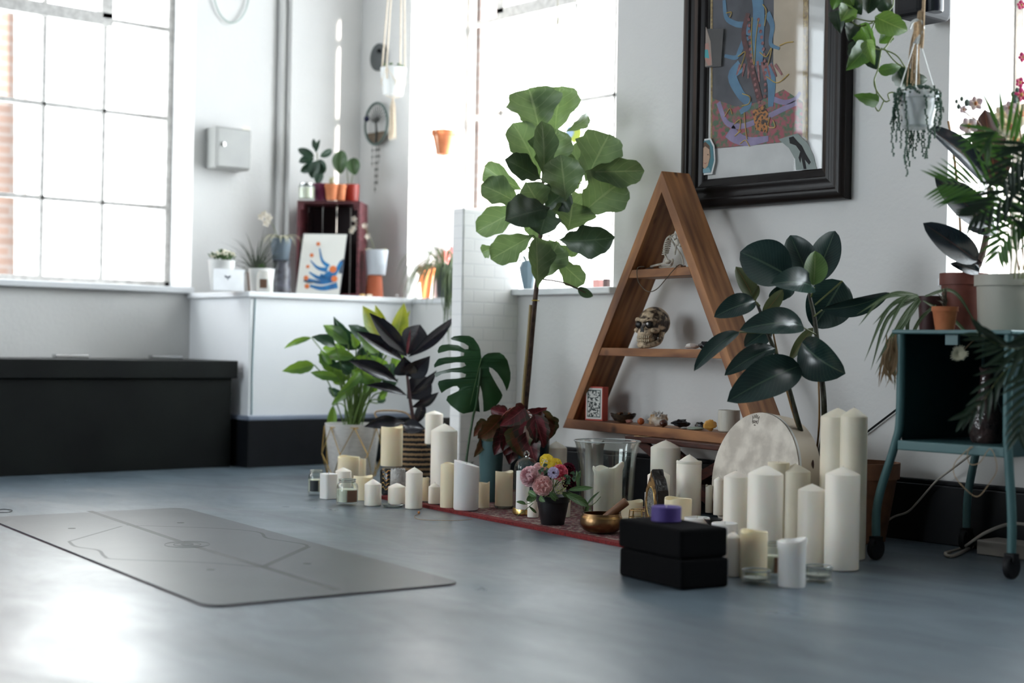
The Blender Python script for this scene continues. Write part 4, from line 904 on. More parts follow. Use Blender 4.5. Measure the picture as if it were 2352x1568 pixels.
candle(1628, 1178, 17, 1112, 'led', 'thinnest cream candle at the left of the black dish', z0=zd-.013, mt=mat('pale cream wax 2', (.78, .72, .60), .45, sss=.2))
candle(1650, 1184, 24, 1102, 'dome', 'slim cream candle standing right of the thinnest one on the black dish', z0=zd-.013, apex=1094)
candle(1688, 1266, 57, 1094, 'dome', 'white pointed candle standing left of the broad one in front of the drum', apex=1081)
candle(1785, 1277, 50, 1061, 'flat', 'ivory flat-topped candle standing back against the drum rim', mt=mat('ivory pillar wax', (.80, .72, .55), .45, sss=.2))
candle(1823, 1279, 70, 1081, 'dome', 'ivory pointed candle behind the slim wicked candle, right of the drum', apex=1065, mt=mat('ivory pillar wax 2', (.80, .73, .58), .45, sss=.2))
candle(1755, 1300, 81, 1087, 'dome', 'broad tall white pointed candle in the middle of the right candle group', apex=1069)
candle(1919, 1282, 78, 956, 'dome', 'tallest thick cream candle at the right, left one of the two tallest', apex=937, mt=MT['ivory pillar wax 2'])
candle(1956, 1287, 62, 956, 'dome', 'tallest slim cream candle at the right, right one of the two tallest', apex=936, mt=MT['ivory pillar wax 2'])
candle(1932, 1313, 79, 1088, 'dome', 'tall cream candle standing in front of the two tallest ones', apex=1072)
candle(1862, 1303, 64, 1124, 'dome', 'slim cream candle with a visible wick above the right glass tealight', apex=1111)
candle(1682, 1326, 37, 1233, 'dome', 'small slim white candle beside the right side of the black blocks', apex=1221)
candle(1730, 1332, 63, 1216, 'led', 'ivory candle with dipped rim behind the left glass tealight')
jar(1774, 1328, 46, 1243, 'glass jar candle with brown label squeezed behind the slanted white candle', brl, .7)
candle(1818, 1351, 63, 1243, 'melt', 'short cold white candle with a lopsided melted top, nearest on the floor', mt=wax2, tilt=.006, ragged=.25)
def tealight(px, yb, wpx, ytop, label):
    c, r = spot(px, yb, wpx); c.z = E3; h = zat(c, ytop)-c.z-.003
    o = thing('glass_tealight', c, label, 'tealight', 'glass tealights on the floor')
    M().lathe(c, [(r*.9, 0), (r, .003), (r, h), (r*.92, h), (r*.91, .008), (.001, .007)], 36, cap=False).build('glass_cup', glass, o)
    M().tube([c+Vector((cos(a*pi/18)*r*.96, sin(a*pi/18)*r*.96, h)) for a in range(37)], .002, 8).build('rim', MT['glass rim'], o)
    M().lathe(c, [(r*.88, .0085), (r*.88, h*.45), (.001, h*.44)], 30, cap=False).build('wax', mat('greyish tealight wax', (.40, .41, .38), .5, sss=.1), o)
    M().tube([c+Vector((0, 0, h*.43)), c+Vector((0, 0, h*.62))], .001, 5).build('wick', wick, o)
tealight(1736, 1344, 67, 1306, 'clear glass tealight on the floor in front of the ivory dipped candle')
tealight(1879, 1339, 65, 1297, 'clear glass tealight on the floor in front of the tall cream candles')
# yoga blocks ------------------------------------------------------------
foam = mat('black foam', (.0045, .0045, .005), .9, bump=.2, bscale=250, spec=.08)
bf, bl, br = fl(1566, 1357), fl(1422, 1322), fl(1664, 1346)
eu = (bl-bf); LU = eu.length; eu.normalize(); ev = Vector((-eu.y, eu.x, 0)); ev = ev if ev.dot(br-bf) > 0 else -ev; LV = .150
hb = zat(bf, 1216)/2
for i, lb in enumerate(('lower black foam yoga block on the floor in front of the rug', 'upper black foam yoga block of the stack, purple candle on top')):
    of = (eu*.002+ev*.0) if i == 0 else (eu*.004-ev*.003)
    c = bf+of+eu*LU/2+ev*LV/2+Vector((0, 0, hb*(i+.5)))
    tag(M().obox(c, eu*LU/2, ev*LV/2, (0, 0, hb/2-.0008)).build('yoga_block', foam, bevel=.008, smooth=False), lb, 'yoga block', 'black foam yoga blocks')
ztb = 2*hb
c = onP(1530, 1200, bf+ev*LV*.5, ev); pc = fl(1530, 1200, ztb); c = Vector((pc.x, pc.y, ztb)); v = Vector((ray(1530, 1200).x, ray(1530, 1200).y, 0)).normalized(); r = 35*dep(c)/FPX; c += v*r
h = zat(c, 1162)-ztb
pcn = tag(M().lathe(c, [(r*.97, 0), (r, .002)]+[(r*(1-.012*(i % 2)), .002+(h-.004)*i/12) for i in range(1, 12)]+[(r, h-.003), (r*.96, h), (r*.8, h-.003), (.001, h-.004)], 40).build('purple_candle', mat('purple ribbed wax', (.075, .045, .22), .6, c2=(.06, .035, .18), scale=20), org=c), 'small round purple ribbed candle on top of the black yoga blocks', 'candle')
M().tube([c+Vector((0, 0, h-.005)), c+Vector((0, 0, h+.004))], .001, 5).build('wick', wick, pcn)
# geode ------------------------------------------------------------------
g0 = at(1511, 1160, dep(fl(1511, 1232))); g0.z = 0; Dg = dep(g0)
gd = thing('geode', (g0.x, g0.y, RUG), 'upright dark polished geode slice with crystal hollow, behind the purple candle', 'geode')
fN = (TOCAM(g0)*.35-RV*.95); fN.z = 0; fN.normalize(); fS = Vector((-fN.y, fN.x, 0))
if fS.dot(FW) < 0: fS = -fS
zg0, zg1 = RUG+E3, zat(g0, 1076)
Hg = zg1-zg0
ol2 = [(-.25, 0), (-.42, .18), (-.47, .45), (-.40, .68), (-.22, .85), (-.08, .9), (0, 1.0), (.09, .9), (.2, .82), (.38, .68), (.46, .45), (.40, .18), (.22, 0)]
gc = g0-RV*.0; face = [Vector((gc.x, gc.y, zg0))-RV.normalized()*.022+fS*a*.105+Vector((0, 0, b*Hg)) for a, b in ol2]
M().prism(face, -fN*.042).build('body', mat('dark polished stone', (.015, .010, .008), .3, bump=.3), gd, smooth=False, bevel=.004)
ctr_ = sum(face, Vector())/len(face)
M().prism([ctr_+(q-ctr_)*.93+fN*.0005 for q in face], fN*.001).build('polished_face', mat('brown gold agate', (.28, .16, .06), .3, c2=(.04, .02, .012), scale=60, lo=.42, hi=.58), gd, smooth=False)
mb = M(); cc = ctr_-Vector((0, 0, .012))
mb.prism([cc+fS*cos(i*pi/10)*.028+Vector((0, 0, sin(i*pi/10)*.047))+fN*.0016 for i in range(20)], fN*.0006); mb.build('hollow', mat('grey crystal lining', (.30, .30, .27), .3, c2=(.10, .10, .09), scale=120, bump=1, bscale=200), gd, smooth=False)
mb = M().tube([cc+fS*cos(i*pi/10)*.029+Vector((0, 0, sin(i*pi/10)*.049))+fN*.002 for i in range(21)], .002, 6); mb.build('gold_rim', gold, gd)
# singing bowl -----------------------------------------------------------
c, r = spot(1381, 1228, 62, RUG); c, rB = c, 0; D = dep(c); k_ = D/FPX; c.z = RUG+E3; c = c+Vector((ray(1381, 1228).x, ray(1381, 1228).y, 0)).normalized()*.0
bowl = thing('singing_bowl', c, 'bronze singing bowl on the rug with a wooden mallet in it', 'bowl')
H2 = zat(c, 1178)-c.z
M().lathe(c, [(17*k_, .0005), (30*k_, .003), (42*k_, .18*H2), (49*k_, .45*H2), (49*k_, .66*H2), (45.5*k_, .88*H2), (43.5*k_, H2), (41*k_, H2), (43*k_, .86*H2), (46.5*k_, .64*H2), (46*k_, .45*H2), (39*k_, .2*H2), (20*k_, .05*H2), (.001, .04*H2)], 56, cap=False).add([c+Vector((17*k_*cos(i*pi/12), 17*k_*sin(i*pi/12), .0005)) for i in range(24)], [tuple(range(23, -1, -1))]).build('bowl', brass, bowl)
for zz, rr in ((.80, 47.2), (.86, 46.2)): M().tube([c+Vector((cos(a*pi/24)*rr*k_, sin(a*pi/24)*rr*k_, zz*H2)) for a in range(49)], .0007, 6).build('groove_ring', gold, bowl)
D = dep(c); m0, m1 = at(1381, 1196, D+.012), at(1440, 1150, D-.0)
ml = tag(M().tube([m0, m0.lerp(m1, .15), m0.lerp(m1, .5), m0.lerp(m1, .85), m0.lerp(m1, .97), m1], [.0105, .0125, .0135, .0142, .0142, .011], 20).build('wooden_mallet', wood_mat('mallet wood', 0, (.36, .17, .07), (.17, .07, .03))), 'light brown wooden mallet resting across the rim of the singing bowl', 'mallet')
# gold wire holder with glass -------------------------------------------
c, r = spot(1468, 1216, 44, RUG); c.z += E3; k_ = dep(c)/FPX; h = zat(c, 1171)-c.z; h2 = zat(c, 1181)-c.z
wh = thing('wire_holder', c, 'gold wire tealight holder around a small glass, left of the purple candle', 'candle holder')
for rr, zz in ((22, h), (26, .002), (23.5, h*.6)): M().tube([c+Vector((cos(a*pi/16)*rr*k_, sin(a*pi/16)*rr*k_, zz)) for a in range(33)], .0016, 6).build('wire_ring', gold, wh)
for i in range(7):
    a = i*2*pi/7+.3; M().tube([c+Vector((cos(a)*22*k_, sin(a)*22*k_, h)), c+Vector((cos(a)*26*k_, sin(a)*26*k_, .002))], .0015, 6).build('wire_post', gold, wh)
M().lathe(c, [(14*k_, .003), (16*k_, .006), (16*k_, h*.75), (15*k_, h*.75), (15*k_, .008), (.001, .006)], 28, cap=False).build('glass_cup', glass, wh)
# bead on the floor with cord ---------------------------------------------
c = fl(962, 1180); bd = thing('bead_cord', c, 'thin tan cord with one orange bead lying on the floor before the rug', 'cord')
M().ball(c+Vector((0, 0, .0055)), .005, 12, 9).build('bead', mat('orange bead', (.55, .22, .06), .4), bd)
M().tube(bez([fl(a_, b_, .0012) for a_, b_ in ((962, 1180), (952, 1184), (958, 1191), (985, 1194), (1040, 1195), (1085, 1192))], 6), .0009, 5).build('cord', rope, bd)
# fine hair tie at the far left of the mat
tag(M().tube(bez([fl(a_, b_, .002) for a_, b_ in ((-8, 1170), (12, 1169), (28, 1172), (18, 1176), (-8, 1177))], 6), .0012, 5).build('hair_tie', black), 'thin black hair tie on the floor beyond the mat at the left edge', 'hair tie')
# flower pot ---------------------------------------------------------------
c, r0_ = spot(1269, 1207, 55, RUG); c.z += E3; k_ = dep(c)/FPX; h = zat(c, 1138)-c.z
fp = thing('flower_pot', c, 'black plastic pot of pink, yellow and lilac artificial flowers on the rug', 'flower pot')
M().lathe(c, [(26*k_, 0), (27*k_, .002), (36.5*k_, h*.78), (38.8*k_, h*.79), (40*k_, h), (38*k_, h), (36*k_, h*.85), (.001, h*.82)], 40, cap=False).add([c+Vector((26*k_*cos(i*pi/12), 26*k_*sin(i*pi/12), 0)) for i in range(24)], [tuple(range(23, -1, -1))]).build('pot', mat('black plastic', (.014, .014, .016), .45), fp)
DF = dep(c)
def petal_flower(name, px, py, wpx, n_rings, mt, D, look=(0, 0, 0), open_=1.0, mt2=None, cup=.5, npet=6, parent=fp):
    p = at(px, py, D); n = (TOCAM(p)+Vector(look)).normalized(); R_ = wpx/2*D/FPX
    e1 = n.cross(Vector((0, 0, 1))).normalized(); e2 = n.cross(e1); mb = M()
    for j in range(n_rings):
        t = (j+1)/n_rings; rr = R_*(.25+.75*t)*open_
        for i in range(npet+j):
            a = 2*pi*(i+.5*(j % 2))/(npet+j)+j*.7; d = e1*cos(a)+e2*sin(a)
            b = p+n*(R_*.1)+d*rr*.12 - n*R_*.45*t
            tp = p+d*rr+n*(R_*cup*(1-t)*1.25 - R_*.25*t*t)
            mb.leaf(b, tp, rr*1.25*(.85 if npet > 7 else 1.15), n*.8-d*(.9*(1-t)+.2), 'obov' if npet < 9 else 'ovate', -.10-.25*(1-t), -.25, 6, 3)
    if mt2 is None: mb.ball(p+n*R_*.15, R_*.22, 10, 8)
    o = mb.build(name, mt, parent, smooth=True)
    if mt2: M().ball(p-n*R_*.02, R_*.2, 10, 8).build('flower_centre', mt2, o)
    return o
def petmat(name, c, c2): return leafmat(name, c, c, .6, .38, 1, c2=c2)
petal_flower('pink_rose', 1246, 1115, 46, 5, petmat('dusty pink petal', (.93, .68, .65), (.86, .56, .55)), DF-.06, cup=.75, npet=5)
petal_flower('peony', 1214, 1092, 50, 6, petmat('pale pink petal', (.92, .74, .76), (.88, .62, .66)), DF-.03, look=(-.3, -.3, .2), cup=.9, npet=8)
petal_flower('peony', 1238, 1075, 34, 4, MT['pale pink petal'], DF-.0, look=(-.1, -.1, .5), cup=.9, npet=8)
petal_flower('pink_ranunculus', 1287, 1082, 38, 5, petmat('hot pink petal', (.90, .30, .38), (.80, .20, .28)), DF-.03, look=(.1, .1, .3), cup=.8, npet=6)
petal_flower('lilac_anemone', 1271, 1085, 28, 2, petmat('lilac petal', (.72, .66, .86), (.62, .54, .78)), DF-.07, cup=.2, mt2=mat('dark plum', (.04, .01, .03), .6), npet=10)
petal_flower('burgundy_carnation', 1305, 1078, 34, 4, petmat('burgundy petal', (.16, .01, .035), (.08, .005, .02)), DF+.02, cup=.8, npet=10)
petal_flower('burgundy_carnation', 1310, 1108, 36, 4, MT['burgundy petal'], DF+.0, look=(.5, .3, 0), cup=.8, npet=10)
petal_flower('yellow_freesia', 1256, 1056, 34, 2, petmat('yellow petal', (.88, .72, .08), (.78, .60, .05)), DF-.02, look=(0, 0, .3), cup=.6, npet=4)
petal_flower('yellow_freesia', 1279, 1062, 28, 2, MT['yellow petal'], DF-.0, look=(.3, .2, .5), cup=.6, npet=4)
grl = leafmat('artificial leaf', (.10, .20, .07), (.25, .38, .18), .4, .15, 5)
eul = leafmat('eucalyptus leaf', (.10, .19, .11), (.22, .34, .22), .5, .15, 4)
random.seed(3)
mb = M()
for (b_, t_, w_) in (((1305, 1125), (1362, 1120), 12), ((1230, 1130), (1210, 1150), 18), ((1300, 1135), (1352, 1162), 20), ((1232, 1140), (1214, 1128), 14), ((1310, 1140), (1338, 1152), 10), ((1322, 1105), (1333, 1080), 9), ((1328, 1125), (1324, 1080), 9), ((1262, 1130), (1282, 1150), 14), ((1240, 1140), (1252, 1152), 12), ((1290, 1130), (1320, 1140), 14), ((1350, 1158), (1345, 1178), 10), ((1208, 1158), (1186, 1152), 8), ((1348, 1160), (1378, 1128), 5), ((1215, 1162), (1232, 1178), 6)):
    pleaf(mb, b_, t_, w_, DF-.04+random.uniform(-.03, .04), random.uniform(-.03, .03), random.uniform(-30, 30), 'ovate', .1, .2)
mb.build('foliage', grl, fp)
for grp_ in (((1255, 1070), (1249, 1078), (1260, 1078), (1243, 1085), (1253, 1088), (1262, 1090)), ((1308, 1098), (1302, 1104), (1315, 1102), (1306, 1112), (1298, 1096), (1320, 1092), (1312, 1088), (1326, 1086))):
    mb = M()
    for x_, y_ in grp_:
        a = random.uniform(0, 6.3); pleaf(mb, (x_, y_), (x_+9*cos(a), y_+9*sin(a)), 11, DF-.05, -.01, random.uniform(-30, 30), 'ovate', .1, .2, ns=6)
    mb.tube([at(grp_[0][0], grp_[0][1], DF-.045), at(1270, 1120, DF)], .001, 5); mb.build('eucalyptus_sprig', eul, fp)
mb = M()
for i in range(45):
    a, q = random.uniform(0, 6.3), random.uniform(0, 1)**.5; mb.ball(at(1288+15*q*cos(a), 1115+20*q*sin(a), DF-.06+random.uniform(-.01, .01)), .0024, 6, 5)
mb.build('seed_heads', mat('pale green seeds', (.42, .42, .18), .6), fp)
mb = M()
for i in range(14):
    a, q = random.uniform(0, 6.3), random.uniform(0, 1)**.5; mb.ball(at(1250+9*q*cos(a), 1063+8*q*sin(a), DF-.05), .0022, 6, 5)
mb.build('tiny_blossoms', mat('cream blossom', (.8, .75, .55), .6), fp)
mb = M()
for pts in ([(1232, 1140), (1222, 1152), (1205, 1158), (1190, 1154)], [(1225, 1155), (1205, 1172), (1188, 1184)], [(1305, 1128), (1328, 1140), (1348, 1162), (1365, 1156), (1380, 1140)], [(1350, 1160), (1358, 1170), (1356, 1180)]):
    ptube(mb, pts, DF-.05, .0012, 5, 5)
for i in range(7):
    b = c+Vector((random.uniform(-.03, .03), random.uniform(-.03, .03), h*.8)); mb.tube([b, at((1214, 1246, 1287, 1271, 1256, 1305, 1312)[i], (1095, 1118, 1088, 1090, 1062, 1084, 1110)[i], DF)], .0018, 6)
mb.build('stem', mat('green stem', (.13, .20, .06), .5), fp)
# ================================================================== plants on the floor
def pot_px(px, yb, wtop, wbot, ytop, z0=0.0, X=None):
    c, r = spot(px, yb, wbot, z0); k = dep(c)/FPX; c.z = z0+E3; return c, k, zat(c, ytop)-c.z
def leaves(root, specs, D, mt, spread=.05, kind='ovate', seed=1, stems=None, name='leaf', **kw):
    random.seed(seed)
    for sp in specs:
        b_, t_, w_ = sp[:3]; dD = sp[3] if len(sp) > 3 else random.uniform(-spread, spread); tl = sp[4] if len(sp) > 4 else random.uniform(-25, 25)
        mb = M(); k2 = dict(kw); 
        pleaf(mb, b_, t_, w_, D+(sp[5] if len(sp) > 5 else 0), dD, tl, kind, k2.get('sag', random.uniform(.02, .10)), k2.get('fold', .18), k2.get('wave', 0), k2.get('curl', 0))
        m_ = mt if not isinstance(mt, (list, tuple)) else random.choice(mt)
        mb.build(name, m_, root)
# --- fiddle leaf fig
figm = leafmat('fig leaf', (.18, .26, .13), (.32, .38, .22), .40, .22, 6, c2=(.10, .16, .075), tcol=(.20, .30, .09))
figd = leafmat('dark fig leaf', (.04, .07, .042), (.08, .11, .07), .35, .1, 6, tcol=(.08, .14, .04))
DFg = 5.74; cb_ = at(1224, 1100, DFg); fc = Vector((cb_.x, cb_.y, 0)); k_ = dep(fc)/FPX
fz = zat(fc, 985)
fig = thing('fiddle_leaf_fig', fc, 'tall fiddle leaf fig tree in a dark teal pot before the middle window', 'potted tree')
M().lathe(fc+Vector((0, 0, E3)), [(28*k_, 0), (31*k_, .01), (38*k_, fz-.012), (40*k_, fz-.012), (40*k_, fz), (37*k_, fz), (36*k_, fz-.03), (.001, fz-.035)], 36).build('pot', mat('dark teal glaze', (.02, .05, .058), .12, c2=(.015, .035, .04), scale=6), fig)
bark = mat('dark trunk bark', (.11, .07, .05), .7, c2=(.05, .03, .025), scale=40, bump=.4)
mb = M(); tr = [(1205, 955), (1206, 930), (1214, 850), (1222, 760), (1229, 690), (1238, 610), (1241, 540), (1245, 470), (1248, 400), (1250, 330), (1252, 290)]
ptube(mb, tr, DFg, [.013-.009*min(1, i/60) for i in range(61)], 10); mb.tube([fc+Vector((0, 0, fz-.04)), at(1205, 955, DFg)], .013, 8); mb.build('trunk', bark, fig)
mb = M(); ptube(mb, [(1199, 955), (1203, 890), (1212, 790), (1219, 700)], DFg-.02, .006, 8); mb.tube([fc+Vector((.01, 0, fz-.04)), at(1199, 955, DFg-.02)], .006, 8); mb.build('support_cane', mat('bamboo cane', (.25, .17, .06), .5), fig)
p = at(1230, 690, DFg); mb = M(); mb.tube([p+Vector((cos(a*pi/8)*.014, sin(a*pi/8)*.014, 0)) for a in range(17)], .002, 6); mb.build('plant_tie', mat('yellow tie', (.6, .42, .05), .5), fig)
F_ = [((1240, 305), (1215, 203), 98, .03, 10, .05), ((1275, 305), (1288, 198), 88, .02, -15, .10), ((1240, 412), (1177, 283), 66, 0, 20, .02), ((1248, 408), (1244, 278), 44, -.05, 25, -.05), ((1253, 402), (1280, 296), 78, 0, -8, -.02), ((1300, 302), (1352, 266), 24, .1, 20, .1), ((1243, 412), (1160, 365), 44, -.12, 20, 0), ((1200, 436), (1113, 382), 46, .05, -20, .05), ((1195, 470), (1105, 425), 52, 0, 20, .03), ((1243, 478), (1208, 418), 62, -.08, 0, -.06), ((1215, 470), (1094, 532), 50, .05, 15, 0), ((1262, 478), (1160, 505), 62, -.12, 20, -.08), ((1225, 540), (1127, 595), 54, 0, 10, 0), ((1135, 568), (1107, 580), 26, .02, 0, .04),
 ((1345, 418), (1400, 308), 84, .03, -10, 0), ((1340, 395), (1480, 392), 52, .0, 15, -.04), ((1335, 492), (1432, 415), 90, 0, -10, 0), ((1285, 550), (1412, 545), 58, -.10, 15, -.03), ((1300, 460), (1288, 355), 74, -.05, 0, -.08), ((1252, 478), (1308, 432), 62, -.05, 0, -.02), ((1305, 530), (1315, 465), 76, 0, 20, -.02), ((1235, 660), (1232, 545), 48, 0, 40, -.05), ((1243, 640), (1282, 558), 74, 0, -15, 0), ((1280, 595), (1342, 652), 42, 0, 15, 0), ((1308, 552), (1320, 590), 24, 0, 10, .05), ((1258, 500), (1205, 530), 50, 0, 0, .05), ((1260, 470), (1240, 540), 60, -.06, 10, 0), ((1268, 480), (1345, 470), 50, .08, 0, .08), ((1250, 420), (1330, 380), 64, .05, 10, .06), ((1300, 420), (1350, 345), 60, .08, 0, .08), ((1262, 550), (1290, 600), 40, 0, 0, .06), ((1240, 520), (1190, 470), 50, 0, 10, .06)]
random.seed(11)
for i, sp in enumerate(F_):
    b_, t_, w_, dD, tl, o_ = sp; mb = M(); pleaf(mb, b_, t_, w_*1.28, DFg+o_, dD, tl, 'obov', random.uniform(.0, .12), .22, .03, 0, 14, 4)
    mb.build('leaf', figd if i in (6, 11, 19, 26, 17, 31) else figm, fig)
pet = mat('leaf stalk', (.13, .15, .05), .5)
for i, (b_, *_r) in enumerate(F_):
    if hypot(b_[0]-1245, 0) > 14: 
        mb = M(); yy = b_[1]+12; tx = 1240+(610-yy)*.03; ptube(mb, [(tx, yy, DFg), ((tx+b_[0])/2, yy-2, DFg+.02), (b_[0], b_[1], DFg+_r[-1])], DFg, .0022, 5, 3); mb.build('stalk', pet, fig)
# thin drooping stem at the right
mb = M(); ptube(mb, [(1240, 640), (1290, 648), (1325, 662), (1345, 672)], DFg-.02, .003, 6); mb.build('branch', bark, fig)
leaves(fig, [((1328, 660), (1362, 680), 22, 0, 30)], DFg-.02, figd)
# --- rubber plant on the right
gn = leafmat('rubber plant leaf', (.018, .040, .034), (.05, .085, .06), .22, .06, 16, c2=(.012, .028, .026))
gn2 = leafmat('young rubber leaf', (.10, .18, .05), (.2, .26, .1), .3, .25, 12)
gn3 = leafmat('leaf underside', (.12, .15, .06), (.24, .15, .07), .5, .2, 12)
D = 4.72; c, k_, h = pot_px(1978, 1250, 110, 104, 1060)
tp = thing('terracotta_pot', c, 'brown terracotta pot filled with soil standing between the tall candles and the trolley', 'plant pot')
M().lathe(c, [(.07, 0), (.075, .005), (.108, h-.05), (.116, h-.05), (.118, h), (.108, h), (.105, h-.03), (.001, h-.03)], 36).build('pot_wall', mat('brown terracotta', (.20, .085, .04), .8, c2=(.15, .06, .03), scale=25), tp)
M().lathe(c+Vector((0, 0, h-.03)), [(.104, 0), (.10, .004), (.001, .006)], 24).build('soil', soil, tp)
# the plant itself grows from a second, darker pot just behind the drum
M_ = M()
cdk = at(1868, 1180, 4.92); cdk.z = 0
stemm = mat('green brown stem', (.045, .05, .028), .6, c2=(.025, .02, .014), scale=40, bump=.3)
stake = mat('orange cane', (.28, .15, .055), .5)
rp = thing('rubber_plant', cdk, 'rubber plant with broad dark green leaves on two stems, growing behind the drum', 'potted plant')
hk = zat(cdk, 1072)
M().lathe(cdk+Vector((0, 0, E3)), [(.045, 0), (.05, .005), (.062, hk-.03), (.068, hk-.03), (.068, hk), (.062, hk), (.06, hk-.02), (.001, hk-.02)], 32).build('pot', mat('dark brown terracotta', (.07, .028, .016), .7), rp)
M().lathe(cdk+Vector((0, 0, hk-.02)), [(.058, 0), (.05, .004), (.001, .006)], 20).build('soil', soil, rp)
def stemp(pts, r0, r1, mt, D=D, nm='stem'):
    mb = M(); n = (len(pts)-1)*6+1; ptube(mb, pts, D, [r0+(r1-r0)*i/(n-1) for i in range(n)], 10); return mb.build(nm, mt, rp)
stemp([(1870, 1068, 4.92), (1855, 1040, 4.86), (1835, 975), (1810, 885), (1790, 830), (1765, 770), (1750, 725), (1738, 695)], .0095, .005, stemm)
stemp([(1878, 1068, 4.92), (1892, 1000, 4.86), (1893, 940), (1889, 880), (1878, 790), (1870, 725), (1860, 680), (1862, 650)], .0105, .005, stemm)
stemp([(1872, 1068, 4.93), (1882, 950), (1874, 740)], .003, .003, stake, nm='cane'); stemp([(1866, 1068, 4.93), (1825, 960), (1790, 830), (1773, 750)], .003, .003, stake, nm='cane')
RL = [((1815, 636), (1700, 578), 108, .03, 10, .0), ((1862, 648), (1815, 540), 76, .03, 5, .03), ((1868, 652), (1918, 530), 70, .03, 0, .04), ((1870, 660), (1770, 652), 58, -.08, 30, -.04), ((1935, 645), (1868, 752), 108, .02, -5, .05), ((1890, 710), (2043, 672), 42, -.02, 30, -.03), ((1735, 692), (1640, 728), 52, -.03, 15, -.04), ((1846, 750), (1699, 758), 62, -.08, 25, -.06), ((1698, 762), (1594, 852), 36, -.05, 30, -.06), ((1780, 800), (1664, 862), 46, -.05, 20, -.06), ((1838, 840), (1670, 922), 92, -.08, 10, -.10), ((1842, 786), (1942, 858), 92, -.08, 25, -.08), ((1772, 752), (1710, 795), 50, .02, 0, .04), ((1835, 850), (1808, 868), 28, 0, 0, .02), ((1800, 690), (1790, 655), 60, 0, 0, .06)]
for i, (b_, t_, w_, dD, tl, o_) in enumerate(RL):
    mb = M(); pleaf(mb, b_, t_, w_, D+o_, dD, tl, 'ovate', (.10, .04, .05, .14, .05, .12, .16, .16, .12, .14, .14, .14, .05, .05, .05)[i], .20, 0, .0, 16, 4); mb.build('leaf', gn, rp)
for b_, t_, w_, o_, m_ in (((1868, 655), (1872, 576), 54, -.05, gn2), ((1735, 692), (1690, 612), 40, .03, gn3), ((1752, 722), (1798, 665), 32, .04, gn3), ((1868, 752), (1814, 828), 26, .03, gn3), ((1728, 690), (1742, 655), 16, 0, gn3)):
    mb = M(); pleaf(mb, b_, t_, w_, D+o_, 0, 15, 'ovate', .06, .2); mb.build('leaf', m_, rp, label='paler young leaf')
for b_, e_ in (((1845, 752), (1878, 770)), ((1838, 840), (1888, 855)), ((1735, 692), (1745, 702)), ((1815, 636), (1862, 672)), ((1888, 712), (1868, 728)), ((1780, 800), (1785, 812)), ((1870, 660), (1862, 684)), ((1843, 788), (1878, 800)), ((1698, 762), (1760, 765)), ((1935, 645), (1872, 700)), ((1772, 752), (1768, 768))):
    mb = M(); ptube(mb, [(b_[0], b_[1], D-.04), (e_[0], e_[1], D)], D, .0028, 6, 3); mb.build('stalk', pet, rp)
# --- peace lily in white pot with gold wires
D = 6.35; c, k_, h = pot_px(808, 1100, 130, 105, 972); D = dep(c)
pl = thing('peace_lily', c, 'bushy green peace lily in a white pot wrapped with gold geometric wires', 'potted plant')
M().lathe(c, [(48*k_, 0), (50*k_, .004), (64*k_, h), (60*k_, h), (58*k_, h-.03), (.001, h-.03)], 36).build('pot', mat('ribbed off white pot', (.62, .60, .57), .6, c2=(.52, .50, .48), scale=30, stretch=(1, 1, 8)), pl)
M().lathe(c+Vector((0, 0, h-.03)), [(57*k_, 0), (.001, .006)], 24, cap=False).build('soil', soil, pl)
n = 7
for i in range(n):
    a = 2*pi*i/n+.35; a2 = a+pi/n; P1 = lambda a, r, z: c+Vector((cos(a)*r*k_, sin(a)*r*k_, z))
    t1, m1, m2, b1 = P1(a, 66, h*.94), P1(a2, 72, h*.45), P1(a2-2*pi/n, 72, h*.45), P1(a, 56, .004)
    t2 = P1(a+2*pi/n, 66, h*.94); b2_ = P1(a+2*pi/n, 56, .004)
    for q, w_ in ((t1, m1), (t1, m2), (b1, m1), (b1, m2), (t1, t2), (b1, b2_)): M().tube([q, w_], .0022, 6).build('gold_wire', gold, pl)
lg = leafmat('peace lily leaf', (.085, .19, .03), (.18, .30, .07), .35, .28, 10, c2=(.04, .11, .03), tcol=(.3, .5, .05))
lgd = leafmat('dark peace lily leaf', (.025, .07, .03), (.06, .12, .05), .32, .15, 10)
lyl = leafmat('yellow green leaf', (.27, .30, .025), (.36, .38, .10), .4, .25, 9, c2=(.09, .17, .02), tcol=(.4, .4, .03))
mb = M(); ST_ = []
PLs = [((716, 775), (651, 800), 14), ((770, 795), (716, 772), 26), ((722, 838), (648, 852), 30), ((800, 790), (742, 745), 34), ((830, 800), (765, 728), 38), ((790, 800), (740, 800), 30), ((815, 820), (745, 815), 28), ((830, 830), (755, 840), 28), ((775, 865), (712, 855), 22), ((800, 870), (738, 862), 26), ((790, 905), (752, 890), 20), ((830, 850), (775, 905), 22), ((765, 930), (752, 1030), 24), ((850, 790), (800, 745), 32), ((870, 810), (820, 760), 34), ((860, 835), (790, 825), 34), ((880, 830), (835, 790), 38), ((890, 860), (850, 815), 34), ((860, 870), (805, 850), 30), ((880, 880), (905, 830), 30), ((895, 800), (880, 750), 30), ((905, 850), (925, 800), 30), ((850, 880), (830, 840), 26), ((800, 830), (770, 790), 28), ((845, 815), (850, 770), 28), ((880, 900), (915, 870), 24), ((815, 890), (760, 930), 18)]
random.seed(77)
for i in range(30):
    a_ = random.uniform(-2.9, .6) ; rr = random.uniform(.35, 1); tx, ty = 815+95*rr*cos(a_), 860+95*rr*sin(a_)
    PLs.append(((tx-(tx-815)*.35+random.uniform(-8, 8), ty+random.uniform(18, 40)), (tx-8, ty), random.uniform(16, 26)))
random.seed(5)
